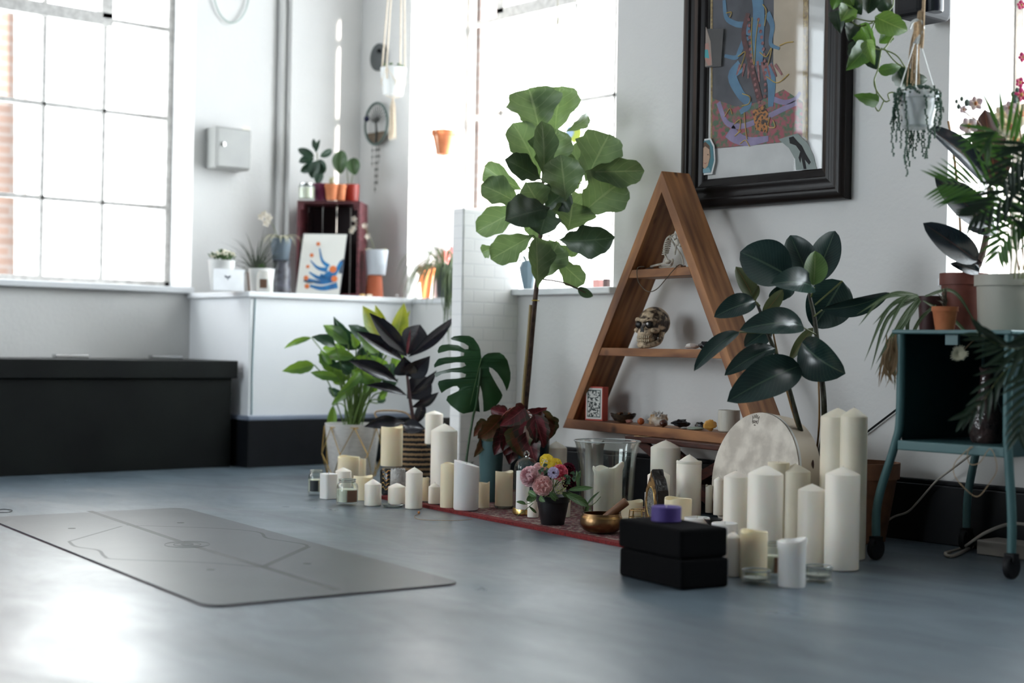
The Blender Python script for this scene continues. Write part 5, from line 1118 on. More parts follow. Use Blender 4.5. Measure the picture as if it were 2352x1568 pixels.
for i, (b_, t_, w_) in enumerate(PLs):
    o_ = random.uniform(-.10, .12); m2b = M(); pleaf(m2b, b_, t_, w_*1.0, D+o_, random.uniform(-.06, .04), random.uniform(-25, 25), 'lance', random.uniform(.05, .18), .25, .01, .05)
    m2b.build('leaf', lgd if i % 3 == 1 else lg, pl)
    s0_ = c+Vector((random.uniform(-.03, .03), random.uniform(-.03, .03), h-.03)); e_ = at(b_[0], b_[1], D+o_); mid_ = s0_.lerp(e_, .55)+Vector((0, 0, .05)); mb.tube(bez([s0_, mid_, e_], 5), .0028, 6)
for b_, t_, w_, o_ in (((885, 800), (833, 702), 52, .10), ((905, 790), (928, 695), 40, .12), ((905, 770), (942, 712), 16, .14), ((880, 780), (862, 700), 30, .14)):
    m2b = M(); pleaf(m2b, b_, t_, w_, D+o_, 0, 15, 'lance', .05, .2); m2b.build('leaf', lyl, pl, label='yellow green leaf')
    s0_ = c+Vector((0, 0, h-.03)); mb.tube(bez([s0_, s0_.lerp(at(b_[0], b_[1], D+o_), .5)+Vector((0, 0, .04)), at(b_[0], b_[1], D+o_)], 5), .003, 6)
mb.build('stems', mat('light green stem', (.12, .20, .045), .5), pl)
# --- burgundy rubber plant in woven basket
c, k_, h = pot_px(955, 1118, 100, 88, 985); c.z = E3; D = dep(c)
bk_ = thing('burgundy_rubber_plant', c, 'dark burgundy rubber plant in a black and natural striped woven basket', 'potted plant')
def stripes():
    m, nt, b = nodes('striped woven jute'); N = nt.nodes.new; L = nt.links
    tc = N('ShaderNodeTexCoord'); wv = N('ShaderNodeTexWave'); wv.bands_direction = 'Z'; wv.inputs['Scale'].default_value = 15; wv.inputs['Distortion'].default_value = 1.2; wv.inputs['Detail Scale'].default_value = 8; L.new(tc.outputs['Object'], wv.inputs[0])
    r = N('ShaderNodeValToRGB'); e = r.color_ramp.elements; e[0].position = .45; e[0].color = (.012, .011, .012, 1); e[1].position = .55; e[1].color = (.33, .21, .11, 1); L.new(wv.outputs['Fac'], r.inputs[0]); L.new(r.outputs[0], b.inputs['Base Color']); b.inputs['Roughness'].default_value = .95
    bp = N('ShaderNodeBump'); bp.inputs['Strength'].default_value = .8; bp.inputs['Distance'].default_value = .01; L.new(wv.outputs['Fac'], bp.inputs['Height']); L.new(bp.outputs[0], b.inputs['Normal']); return m
prB = []
for i in range(40):
    t = i/39; prB.append(((44+4*sin(t*pi*.9)+(1.2 if i % 2 else 0))*k_, h*t))
M().lathe(c, prB+[(42*k_, h), (40*k_, h-.03), (.001, h-.03)], 40).build('basket', stripes(), bk_)
M().lathe(c+Vector((0, 0, h*.93)), [(39*k_, -.01), (40*k_, .012), (37*k_, .012), (36*k_, .0)], 32, cap=False).build('inner_pot', terrad, bk_)
M().lathe(c+Vector((0, 0, h-.02)), [(36*k_, 0), (.001, .006)], 24, cap=False).build('soil', soil, bk_)
M().tube(bez([c+RV*.045*1+Vector((0, 0, h)), c-RV*.14+Vector((0, 0, h+.03)), c-RV*.175+Vector((0, 0, h+.075)), c-RV*.05+Vector((0, 0, h+.07)), c+Vector((0, 0, h))], 6), .004, 6).build('handle', rope, bk_)
dr_ = leafmat('burgundy rubber leaf', (.012, .012, .018), (.028, .014, .02), .2, .03, 14, c2=(.008, .008, .011))
mb = M(); ptube(mb, [(952, 985), (947, 950), (940, 905), (935, 860), (930, 820)], D, [.009-.004*i/24 for i in range(25)], 10); mb.build('stem', mat('burgundy stem', (.05, .02, .02), .5), bk_)
BL = [((930, 812), (848, 718), 40, -.06, 10, -.03), ((938, 812), (878, 728), 34, -.03, -20, .03), ((937, 815), (965, 745), 66, .05, 0, .06), ((937, 820), (1046, 725), 30, 0, 20, 0), ((928, 830), (818, 760), 34, -.06, 20, 0), ((915, 878), (800, 828), 36, -.06, 25, -.03), ((933, 862), (988, 817), 48, -.12, 20, -.06), ((932, 862), (928, 818), 56, -.1, 0, -.06), ((935, 908), (840, 884), 22, -.05, 35, 0), ((935, 915), (990, 868), 66, .03, 0, .06), ((942, 905), (1003, 850), 24, 0, 35, 0), ((945, 935), (1008, 900), 24, 0, 30, 0), ((930, 970), (836, 980), 32, -.06, 25, -.06), ((953, 975), (972, 918), 26, 0, 20, .02), ((925, 975), (978, 985), 36, -.06, 0, -.10), ((935, 818), (905, 790), 20, 0, 0, 0)]
for b_, t_, w_, dD, tl, o_ in BL:
    m2b = M(); pleaf(m2b, b_, t_, w_*.95, D+o_, dD, tl, 'oval', .07, .22, 0, 0, 14, 3); m2b.build('leaf', dr_, bk_)
M().leaf(at(934, 815, D), at(943, 755, D), .012, TOCAM(c), 'lance', 0, .3).build('new_leaf_sheath', mat('red sheath', (.25, .03, .04), .4), bk_)
# second dark basket behind, with rope handle
c, k_, h = pot_px(1028, 1112, 90, 74, 962); c += Vector((FW.x, FW.y, 0))*.06
b2 = thing('woven_basket', c, 'black twisted rope basket with looped handle behind the big candle', 'basket')
M().lathe(c, [((34+8*i/30+(1.5 if i % 2 else 0))*k_, h*i/30) for i in range(31)]+[(39*k_, h-.002), (37*k_, h-.03), (.001, h-.03)], 36).build('basket_body', mat('black woven rope', (.02, .019, .018), .9, c2=(.05, .045, .04), scale=80, bump=.6), b2)
hc = c+RV*(42*k_)+Vector((0, 0, h-.01)); M().tube(bez([hc-FW*.03, hc+RV*.03+Vector((0, 0, .045)), hc+RV*.07+Vector((0, 0, .04)), hc+RV*.06+Vector((0, 0, .0)), hc+RV*.0+Vector((0, 0, -.02))], 6), .0045, 8).build('handle', rope, b2)
# --- monstera leaf in glass
D = 5.95; c = at(1068, 1140, D); c.z = E3
mo = thing('monstera', c, 'single large split monstera leaf standing in a glass vase behind the candles', 'potted plant')
zc = zat(c, 1060); k_ = D/FPX
M().lathe(c, [(24*k_, 0), (26*k_, .004), (20*k_, zc*.6), (15*k_, zc*.85), (20*k_, zc), (18*k_, zc), (13.5*k_, zc*.85), (18*k_, zc*.6), (24*k_, .008), (.001, .008)], 32, cap=False).build('glass_vase', glass, mo)
mb = M(); ptube(mb, [(1068, 1120), (1072, 1050), (1086, 960), (1094, 930, D-.02), (1102, 868, D-.05), (1106, 825, D-.035)], D, .0048, 8); mb.build('leaf_stalk', mat('dark green stalk', (.04, .09, .035), .5), mo)
mpx = [(1405,492),(1425,468),(1450,455),(1490,450),(1530,450),(1560,470),(1585,505),(1597,550),(1606,590),(1605,640),(1592,690),(1578,718),(1570,690),(1550,645),(1515,592),(1480,560),(1458,552),(1460,580),(1486,630),(1514,680),(1540,722),(1550,745),(1545,765),(1530,790),(1500,825),(1470,845),(1435,858),(1418,860),(1418,830),(1415,780),(1408,720),(1396,680),(1376,682),(1382,740),(1388,800),(1394,862),(1360,856),(1320,866),(1280,874),(1250,862),(1215,835),(1190,815),(1160,780),(1170,752),(1205,735),(1245,715),(1252,700),(1235,682),(1208,685),(1160,708),(1128,732),(1112,700),(1102,668),(1108,648),(1160,635),(1240,630),(1292,620),(1297,600),(1270,590),(1200,586),(1130,598),(1090,622),(1078,604),(1082,590),(1130,578),(1200,560),(1270,552),(1297,540),(1285,520),(1230,518),(1150,530),(1100,546),(1078,556),(1076,535),(1098,502),(1110,492),(1160,482),(1230,480),(1282,472),(1285,452),(1240,440),(1180,436),(1105,456),(1100,440),(1112,410),(1130,398),(1180,392),(1245,400),(1290,428),(1314,426),(1314,406),(1285,386),(1240,372),(1200,362),(1190,352),(1215,338),(1260,332),(1320,335),(1350,350),(1368,375),(1385,400),(1397,430),(1400,460)]
cx, cy = 1360, 560
pts = []
for x, y in mpx:
    px_, py_ = 640+x/3.015, 660+y/3.015; q = hypot(x-1400, y-520)/350
    pts.append(at(px_, py_, D-.05+.05*q*q))
me = bpy.data.meshes.new('leaf_blade'); bm = bmesh_new = None
import bmesh
bm = bmesh.new(); org = W[mo.name]; vs = [bm.verts.new(p-org) for p in pts]
from mathutils.geometry import tessellate_polygon
for tr_ in tessellate_polygon([[Vector((x, y, 0)) for x, y in mpx]]):
    try: bm.faces.new([vs[q] for q in tr_])
    except ValueError: pass

bmesh.ops.subdivide_edges(bm, edges=bm.edges[:], cuts=2, use_grid_fill=True)
for v in bm.verts:
    wv = v.co+org; d = wv-CO; D_ = d.dot(FW); x = (d.dot(RV)/D_*FPX+1176-640)*3.015; y = (784-d.dot(UV_)/D_*FPX-660)*3.015; q = hypot(x-1400, y-520)/350
    nd = D-.05+.05*q*q + .008*sin(atan2(y-520, x-1400)*9)*q; v.co = CO+d*(nd/D_)-org
bm.to_mesh(me); bm.free(); me.materials.append(mat('monstera green', (.022, .075, .022), .3, c2=(.012, .045, .016), scale=6))
me.polygons.foreach_set('use_smooth', [True]*len(me.polygons))
lb = bpy.data.objects.new('leaf_blade', me); COL.objects.link(lb); lb.parent = mo; W[lb.name] = org
mb = M(); ptube(mb, [(1106, 822, D-.053), (1094, 870, D-.055), (1080, 930, D-.048)], D, [.0022-.0015*i/12 for i in range(13)], 5)
mb.build('midrib', mat('pale green midrib', (.08, .15, .05), .5), lb)
# --- caladium in teal pot
c, k_, h = pot_px(1126, 1158, 62, 44, 985); c += Vector((FW.x, FW.y, 0))*.0; D = dep(c)
ca = thing('caladium', c, 'caladium with dark red and green leaves drooping over a tall teal planter', 'potted plant')
M().lathe(c, [(20*k_, 0), (22*k_, .004), (31*k_, h), (28*k_, h), (26*k_, h-.02), (.001, h-.02)], 32).build('planter', mat('matt teal', (.075, .15, .16), .6, c2=(.06, .13, .14), scale=8), ca)
crd = leafmat('red caladium leaf', (.16, .022, .03), (.30, .07, .08), .45, .10, 5, c2=(.05, .010, .014), edge=(.035, .03, .02), tcol=(.2, .03, .03))
crg = leafmat('green red caladium leaf', (.10, .07, .022), (.24, .08, .05), .45, .10, 5, c2=(.12, .03, .018), edge=(.035, .055, .015), tcol=(.2, .08, .03))
CL = [((1150, 960), (1098, 1010), 60), ((1165, 950), (1125, 940), 44), ((1185, 950), (1150, 985), 52), ((1200, 940), (1150, 978), 44), ((1175, 985), (1160, 1045), 66), ((1195, 985), (1200, 1050), 66), ((1215, 970), (1222, 1045), 56), ((1230, 960), (1250, 1030), 52), ((1245, 950), (1272, 985), 50), ((1225, 950), (1255, 938), 36), ((1190, 950), (1200, 935), 46), ((1165, 990), (1135, 1045), 46), ((1255, 960), (1262, 1010), 44), ((1210, 1000), (1230, 1065), 50), ((1180, 1010), (1170, 1065), 48), ((1120, 975), (1088, 1000), 34), ((1110, 1005), (1090, 1050), 22)]
random.seed(8)
mb = M()
for i, (b_, t_, w_) in enumerate(CL):
    o_ = random.uniform(-.08, .0)-(.16 if b_[0] > 1185 else 0); m2b = M(); pleaf(m2b, b_, t_, w_, D+o_, random.uniform(-.05, .02), random.uniform(-35, 35), 'heart', .08, .28, .035, .1); m2b.build('leaf', crg if i in (0, 8, 12, 15, 16, 5) else crd, ca)
    s0_ = c+Vector((random.uniform(-.015, .015), random.uniform(-.015, .015), h-.02)); mb.tube(bez([s0_, s0_.lerp(at(b_[0], b_[1], D+o_), .6)+Vector((0, 0, .04)), at(b_[0], b_[1], D+o_)], 4), .002, 5)
mb.build('stalks', mat('red stalk', (.22, .06, .04), .5), ca)
# ================================================================== teal trolley on the right
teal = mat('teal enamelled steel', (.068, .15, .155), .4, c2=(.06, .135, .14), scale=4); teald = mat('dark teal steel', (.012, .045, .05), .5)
Yf = 3.70
A = onY(2068, 900, Yf); B = onY(2300, 900, Yf); Yb = Yf+.42
ct = thing('trolley', ((A.x+B.x)/2, Yf+.2, 0), 'teal metal trolley on castors with plants on top, at the right edge', 'trolley')
ztt = zat(A, 757); zm = zat(A, 1010); xa, xb = A.x, B.x+.02
def legp(x, y, sx, z1_):
    base = Vector((x+sx*.075, y, .07)); return [base, Vector((x+sx*.075, y, .14)), Vector((x+sx*.060, y, .21)), Vector((x+sx*.015, y, .34)), Vector((x, y, .42)), Vector((x, y, z1_))]
for x, y, sx in ((xa, Yf, -1), (xb, Yf, .25), (xa, Yb, -.6), (xb, Yb, .6)):
    lg_ = M().tube(bez(legp(x, y, sx, ztt-.005), 5), .0125, 12).build('leg', teal, ct)
    bx_ = x+sx*.075; cs_ = M(); cs_.lathe((bx_-.009, y, .033), [(.031, 0), (.033, .004), (.033, .014), (.031, .018)], 20, axis=(1, 0, 0)); cs_.build('castor_wheel', black, ct)
    M().tube([(bx_, y, .034), (bx_, y, .075)], .008, 8).box((bx_-.014, y-.014, .045), (bx_+.014, y+.014, .068)).build('castor_fork', black, ct, smooth=False)
M().box((xa-.02, Yf-.02, ztt-.012), (xb+.02, Yb+.02, ztt)).build('top_shelf', teal, ct, smooth=False, bevel=.004)
M().box((xa, Yf-.012, zm-.028), (xb, Yb+.012, zm)).build('middle_shelf', teal, ct, smooth=False, bevel=.004)
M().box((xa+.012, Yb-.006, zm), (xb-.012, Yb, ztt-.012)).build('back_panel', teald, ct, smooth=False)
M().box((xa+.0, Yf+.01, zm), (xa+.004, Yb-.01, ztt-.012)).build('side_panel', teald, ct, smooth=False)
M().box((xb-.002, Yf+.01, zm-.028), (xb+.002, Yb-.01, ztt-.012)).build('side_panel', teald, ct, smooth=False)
p = onY(2190, 782, Yf+.01); M().box((p.x-.02, Yf+.0, p.z-.012), (p.x+.02, Yf+.012, ztt-.012)).build('latch', teal, ct, smooth=False)
# bottle wrapped in foil on the middle shelf and dried flowers
c = onY(2265, 1000, Yf+.12); c.z = zm+E3
tag(M().lathe(c, [(.04, 0), (.045, .01), (.048, .07), (.030, .12), (.020, .16), (.018, .20), (.022, .21), (.001, .21)], 18, wob=lambda a, j: .004*sin(a*5+j*2)*(0 < j < 7)).build('smoked_glass_vase', mat('smoked crumpled glass', (.05, .03, .028), .08, c2=(.02, .015, .015), scale=30, bump=.8, bscale=40), org=c), 'dark glossy crumpled glass vase on the middle shelf of the teal trolley', 'vase')
mb = M(); fcn = onY(2201, 812, Yf-.02); random.seed(2)
for i in range(26):
    a = 2*pi*i/26; d = (RV*cos(a)+UV_*sin(a)); mb.leaf(fcn, fcn+d*random.uniform(.02, .029)-FW*.008, .006, -FW, 'lance', .05, .2, 5, 1)
o = mb.build('white_chrysanthemum', mat('cream petal', (.72, .68, .50), .6, c2=(.6, .55, .4)), org=fcn); tag(o, 'cream spiky flower hanging head inside the teal trolley front', 'flower')
M().tube(bez([fcn+Vector((0, .012, 0)), fcn+Vector((.02, .03, .03)), Vector((fcn.x+.03, Yf+.05, ztt-.0125))], 5), .0016, 6).build('stem', mat('dry stem', (.12, .08, .04), .7), o)
# cables
whc = mat('dirty white cable', (.42, .38, .33), .6)
def floorcable(name, pts, r, mt, lab):
    mb = M(); mb.tube(bez([p for p in pts], 8), r, 8); return tag(mb.build(name, mt), lab, 'cable', 'cables behind the trolley')
floorcable('white_cable', [Vector((*onY(2018, 1210, 4.15).xy, .03)), onY(2050, 1188, 4.15), onY(2085, 1175, 4.15), onY(2110, 1150, 4.15), onY(2150, 1105, 4.15), onY(2185, 1078, 4.15), onY(2235, 1040, 4.15)], .0035, whc, 'thin whitish cable running up the black skirting behind the trolley')
floorcable('white_cable', [onY(2400, 1215, 4.1), onY(2350, 1203, 4.08), onY(2310, 1205, 4.05), onY(2260, 1225, 3.95), fl(2210, 1258, .006), fl(2172, 1270, .006), fl(2190, 1276, .006), fl(2240, 1252, .006), fl(2300, 1230, .006)], .005, whc, 'thick whitish cable looped on the floor under the trolley')
floorcable('black_cable', [onY(1985, 997, 4.19), onY(2020, 970, 4.19), onY(2066, 935, 4.19)], .0035, black, 'black cable running diagonally on the wall left of the trolley')
mb = M(); mb.tube(bez([onY(2235, 1025, Yf-.02), onY(2222, 1040, Yf-.03), onY(2228, 1065, Yf-.02), onY(2250, 1062, Yf-.03), onY(2275, 1030, Yf-.02), onY(2290, 1075, Yf-.03), onY(2272, 1110, Yf-.03), onY(2245, 1140, Yf-.02), onY(2215, 1120, Yf-.03), onY(2192, 1090, Yf-.02), onY(2195, 1060, Yf-.02), onY(2232, 1024, Yf-.018)], 6), .0012, 5)
tag(mb.build('loose_string', rope), 'thin tangled string dangling from the middle shelf of the trolley', 'string')
# power adapter on the wall base
tag(M().box((onY(2260, 1240, 4.1).x, 4.06, .001), (onY(2400, 1240, 4.1).x, 4.17, .045)).build('floor_trunking', mat('grey box', (.30, .27, .24), .6), smooth=False, bevel=.004), 'low grey box lying against the skirting under the trolley', 'box')
# ================================================================== things on the cabinet and the window seat
WT = .8425
def up(px, ytop, wpx, X, z0=WT):
    p = onX(px, 670, X); c = Vector((p.x, p.y, z0)); k = dep(c)/FPX; r = wpx/2*k; return c, k, r, zat(c, ytop)-z0
def pot(px, ytop, wpx, X, mt, taper=.72, rim=True, z0=WT, parent=None, name='pot', soil_=True, n=28):
    c, k, r, h = up(px, ytop, wpx, X, z0); pf_ = [(r*taper, E3), (r*taper*1.02, .002)]
    pf_ += [(r*.93, h*.78), (r, h*.79), (r, h), (r*.9, h), (r*.88, h*.9), (.001, h*.88)] if rim else [(r, h), (r*.93, h), (r*.92, h*.9), (.001, h*.88)]
    return c, k, r, h, pf_
def potted(name, label, cat, px, ytop, wpx, X, mt, taper=.72, rim=True, z0=WT):
    c, k, r, h, pf_ = pot(px, ytop, wpx, X, mt, taper, rim, z0)
    o = thing(name, c, label, cat); M().lathe(c, pf_, 28).build('pot', mt, o)
    M().lathe(c+Vector((0, 0, h*.885)), [(r*.87, 0), (.001, .003)], 20, cap=False).build('soil', soil, o); return o, c, k, r, h
XF = -6.47
pgr = leafmat('soft green leaf', (.06, .12, .04), (.14, .2, .08), .4, .15, 7)
pgd = leafmat('deep green leaf', (.02, .055, .03), (.06, .10, .05), .4, .12, 7)
# wooden crate
cr1 = onX(824, 668, -6.455); ce = Vector((RV.x, RV.y, 0)).normalized(); ce = Matrix.Rotation(radians(-4), 3, 'Z') @ ce; cn = Vector((-ce.y, ce.x, 0)); CW_ = 147*dep(cr1)/FPX*1.0; cr0 = cr1-ce*CW_; zc1 = zat(cr0, 460)
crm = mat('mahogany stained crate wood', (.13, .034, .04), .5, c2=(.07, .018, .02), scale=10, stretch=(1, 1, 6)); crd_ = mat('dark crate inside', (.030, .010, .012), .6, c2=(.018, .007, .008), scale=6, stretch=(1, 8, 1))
CQ = lambda s, z, n: Vector((cr0.x, cr0.y, 0))+ce*s+cn*n+Vector((0, 0, z))
def cbox(s0, s1, z0, z1, n0, n1): return M().obox(CQ((s0+s1)/2, (z0+z1)/2, (n0+n1)/2), ce*(s1-s0)/2, cn*(n1-n0)/2, (0, 0, (z1-z0)/2))
cr_ = thing('wooden_crate', CQ(CW_/2, WT, .12), 'dark red stained wooden crate standing on end on the white cabinet', 'crate')
t = .014; CD = .235; zb5 = WT+E3
for a in ((0, t, zb5, zc1), (CW_-t, CW_, zb5, zc1)): cbox(*a, 0, CD).build('side', crm, cr_, smooth=False, bevel=.002)
cbox(t, CW_-t, zc1-t, zc1, 0, CD).build('top', crm, cr_, smooth=False, bevel=.002); cbox(t, CW_-t, zb5, zb5+t, 0, CD).build('base', crm, cr_, smooth=False, bevel=.002)
for i in range(4):
    sw = (CW_-2*t)/4; cbox(t+sw*i+.002, t+sw*(i+1)-.002, zb5+t, zc1-t, CD-.008, CD).build('back_slat', crd_, cr_, smooth=False)
for s_ in (t, CW_-t-.02): cbox(s_, s_+.02, zc1-t-.03, zc1-t, .002, .03).build('corner_block', crm, cr_, smooth=False)
for s_ in (t, CW_-t-.02): cbox(s_, s_+.02, zb5+t, zc1-t-.03, CD-.03, CD-.009).build('corner_post', crd_, cr_, smooth=False)
ZC = zc1+E3
# on the crate
c, k, r, h = up(700, 420, 38, -6.62, ZC); j = thing('jar_candle', c, 'glass jar candle with a cream label on top of the dark crate, leftmost', 'jar candle')
M().lathe(c, [(r*.95, 0), (r, .003), (r, h*.8), (r*.8, h*.88), (r*.8, h), (r*.75, h), (r*.93, h*.78), (r*.94, .006), (.001, .005)], 24, cap=False).build('glass_jar', glass, j)
M().lathe(c, [(r*.92, .007), (r*.92, h*.7), (.001, h*.7)], 20, cap=False).build('wax', MT['pale cream wax'], j)
M().lathe(c, [(r*.82, h*.86), (r*.84, h*.9), (r*.84, h*.97), (.001, h*.98)], 20, cap=False).build('lid', metal, j)
o, c, k, r, h = potted('potted_plant', 'young plant with drooping dark leaves in a purple pot on the crate', 'potted plant', 733, 422, 34, -6.62, mat('purple plastic', (.13, .012, .05), .45), .85, False, ZC)
Dq = dep(c); mb = M()
PLQ = [((722, 360), (684, 342), 16), ((728, 345), (720, 318), 10), ((725, 350), (735, 320), 8), ((722, 365), (686, 372), 16), ((724, 372), (690, 395), 18), ((735, 360), (762, 343), 14), ((735, 365), (742, 400), 24), ((730, 368), (716, 410), 22), ((738, 395), (730, 425), 18)]
for b_, t_, w_ in PLQ: mb2 = M(); pleaf(mb2, b_, t_, w_*1.2, Dq, random.uniform(-.04, .04), random.uniform(-20, 20), 'ovate', .1, .25, ns=8); mb2.build('leaf', pgd, o)
ptube(mb, [(733, 425), (730, 390), (728, 350)], Dq, .0025, 6, 4); mb.build('stem', pet, o)
o, c, k, r, h = potted('terracotta_pot', 'small orange terracotta pot with a cream succulent on the crate', 'potted plant', 757, 423, 32, -6.545, terra, .7, True, ZC)
mb = M()
for i in range(16):
    a = i*2.4; mb.leaf(c+Vector((0, 0, h*.9)), c+Vector((cos(a)*.02, sin(a)*.02, h*.9+.018+.014*(i % 3))), .010, (0, 0, 1), 'ovate', .1, .3, 5, 1)
mb.build('succulent', leafmat('cream succulent', (.55, .52, .30), (.5, .5, .3), .5, .2, 3), o)
o, c, k, r, h = potted('terracotta_pot', 'small terracotta pot between the orange succulent pot and the red pot', 'potted plant', 778, 424, 26, -6.53, terra, .75, True, ZC)
o2, c, k, r, h = potted('potted_plant', 'plant with two big heart shaped leaves in a red pot on the crate', 'potted plant', 803, 424, 36, -6.55, mat('glossy red pot', (.26, .02, .01), .35), .9, False, ZC)
Dq = dep(c); mb = M()
for b_, t_, w_ in (((785, 345), (782, 400), 30), ((812, 362), (816, 402), 28)): mb2 = M(); pleaf(mb2, b_, t_, w_*1.15, Dq, 0, 15, 'ovate', .1, .25); mb2.build('leaf', pgr, o2)
ptube(mb, [(800, 426), (795, 380), (786, 347)], Dq, .0018, 6, 4); ptube(mb, [(806, 426), (812, 390), (813, 362)], Dq, .0018, 6, 4); mb.build('stem', pet, o2)
# painting leaning inside the crate
pa = [None]*4; pb0 = CQ(0, 0, -.030); pt0 = CQ(0, 0, .012)
q_ = onP(679, 666, pb0, cn); pa[0] = Vector((q_.x, q_.y, WT+.0015)); q_ = onP(779, 667, pb0, cn); pa[1] = Vector((q_.x, q_.y, WT+.0015))
pa[2] = onP(797, 538, pt0, cn); pa[3] = onP(693, 538, pt0, cn); pa[3].z = pa[2].z
pa[3] = pa[0]+(pa[2]-pa[1])
canv = thing('canvas_painting', (pa[0]+pa[1])/2, 'white canvas with blue swirls and orange dots leaning in the crate', 'painting')
nP = ((pa[1]-pa[0]).cross(pa[3]-pa[0])).normalized(); nP = nP if nP.dot(FW) < 0 else -nP
M().prism(pa, -nP*.012).build('canvas', mat('white canvas', (.78, .76, .70), .7, c2=(.72, .71, .66), scale=6), canv, smooth=False)
M().prism([q+((pa[0]+pa[2])/2-q)*-.025-nP*.0012 for q in pa], -nP*.0119).build('frame_edge', mat('black slim frame', (.01, .012, .02), .4), canv, smooth=False)
CP = lambda px, py, e=.0012: onP(px, py, pa[0]+nP*e, nP)
bl2 = mat('painted cobalt blue', (.02, .20, .45), .6, c2=(.03, .12, .30), scale=30); og = mat('painted orange', (.75, .20, .06), .6); gry = mat('painted charcoal', (.08, .10, .13), .6)
def cstroke(pts, w0, w1, mt, e=.0012, nm='brush_stroke'):
    ps = bez([CP(*p, e) for p in pts], 5); n_ = len(ps); vs = []
    for i, p in enumerate(ps):
        t = (ps[min(i+1, n_-1)]-ps[max(0, i-1)]).normalized(); s_ = t.cross(nP); w_ = (w0+(w1-w0)*i/(n_-1))*7.2/FPX/2*1.1; vs += [p-s_*w_, p+s_*w_]
    M().add(vs, [(2*i, 2*i+1, 2*i+3, 2*i+2) for i in range(n_-1)]).build(nm, mt, canv, smooth=False)
for pts, a, b in (([(713, 598), (730, 615), (752, 620)], 2, 12), ([(734, 570), (740, 598), (755, 612)], 2, 10), ([(710, 625), (735, 638), (765, 625)], 3, 16), ([(700, 640), (735, 648), (772, 640)], 6, 14), ([(712, 656), (740, 662), (775, 655)], 6, 14), ([(735, 632), (760, 640), (785, 600)], 10, 8)): cstroke(pts, a, b, bl2)
cstroke([(698, 643), (712, 648), (735, 646)], 6, 3, gry, .0018); cstroke([(783, 628), (785, 605), (788, 595)], 10, 4, gry, .0011)
for x, y, r_ in ((731, 560, 5), (716, 586, 5), (707, 612, 4.5), (703, 638, 6), (705, 657, 6), (765, 618, 9), (768, 640, 8)): M().lathe(CP(x, y, .0016), [(r_*.0021, 0), (r_*.0019, .0005)], 14, axis=nP).build('orange_dot', og, canv)
# left things on the top
o, c, k, r, h = potted('flowering_plant', 'white flowering plant in a white pot at the left end of the cabinet', 'potted plant', 508, 598, 62, XF, ceram, .75, False)
random.seed(12); mb = M(); mf = M()
for i in range(90):
    a = random.uniform(0, 6.28); q = random.uniform(0, 1)**.5*.062; p = c+Vector((cos(a)*q, sin(a)*q, h+.005+random.uniform(0, .055)*(1-q/.09)))
    if i % 3: mb.leaf(p-Vector((0, 0, .01)), p+Vector((cos(a)*.014, sin(a)*.014, .012)), .014, (0, 0, 1), 'ovate', .1, .2, 5, 1)
    else: mf.ball(p+Vector((0, 0, .012)), .008, 7, 5, (1, 1, .7))
mb.build('foliage', pgr, o); mf.build('blossoms', mat('cream white blossom', (.8, .76, .6), .6), o)
p = [onX(490, 660, -6.40), onX(560, 660, -6.40)]; zz = zat(p[0], 616)
cd_ = thing('card', Vector((-6.40, (p[0].y+p[1].y)/2, WT)), 'white card with a small dark dragonfly print standing on the cabinet', 'card')
M().box((-6.402, p[0].y, WT+E3), (-6.398, p[1].y, zz)).build('card_sheet', mat('white card', (.80, .81, .83), .6), cd_, smooth=False)
q = onX(523, 636, -6.3975); mb = M(); ink2 = mat('navy ink', (.03, .04, .08), .6)
for dy, dz, L_ in ((1, .35, .020), (-1, .35, .020), (1, -.15, .016), (-1, -.15, .016), (.1, -1.2, .016)):
    d = Vector((0, dy, dz)).normalized(); mb.leaf(q, q+d*L_, .006, (1, 0, 0), 'ovate', 0, 0, 6, 1)
mb.build('dragonfly_print', ink2, cd_)
# grassy dark plant
o, c, k, r, h = potted('grass_plant', 'dark spiky grass plant in a brown pot behind the small white pots', 'potted plant', 588, 625, 44, -6.66, mat('brown pot', (.10, .06, .04), .7), .8, False)
mb = M(); gr = leafmat('dark grass blade', (.05, .065, .04), (.08, .10, .06), .5, .15, 1); random.seed(6)
for i in range(70):
    a = random.uniform(0, 6.28); e = random.uniform(.5, 1.35); mb.arc(c+Vector((cos(a)*.01, sin(a)*.01, h*.9)), (cos(a)*cos(e), sin(a)*cos(e), sin(e)), random.uniform(.14, .30), .006, random.uniform(.6, 1.6), 8, 1)
mb.build('foliage', gr, o)
o, c, k, r, h = potted('succulent_pot', 'tapered white pot with a small green succulent in the front row of the cabinet', 'potted plant', 600, 617, 60, -6.44, ceram, .8, False)
mb = M()
for i in range(26):
    a = i*2.4; e = .4+(i % 5)*.22; mb.leaf(c+Vector((0, 0, h*.9)), c+Vector((cos(a)*cos(e)*.035, sin(a)*cos(e)*.035, h*.9+sin(e)*.04)), .013, (0, 0, 1), 'lance', .1, .3, 5, 1)
mb.build('succulent', pgr, o)
c, k, r, h = up(608, 622, 38, -6.385); j = thing('jar_candle', c, 'white jar candle with brown label before the tapered white pot on the cabinet', 'jar candle')
M().lathe(c, [(r*.95, 0), (r, .003), (r, h*.82), (r*.85, h*.92), (r*.85, h), (.001, h)], 24).build('jar', mat('milky white glass', (.78, .77, .72), .25, sss=.2), j)
a0 = atan2(-c.y, -c.x)-.2; vs = []
for i in range(7):
    a = a0+(i/6-.5)*.9
    for z in (h*.18, h*.6): vs.append(c+Vector((cos(a)*(r+.0008), sin(a)*(r+.0008), z)))
M().add(vs, [(2*i, 2*i+2, 2*i+3, 2*i+1) for i in range(6)]).build('paper_label', brl, j)
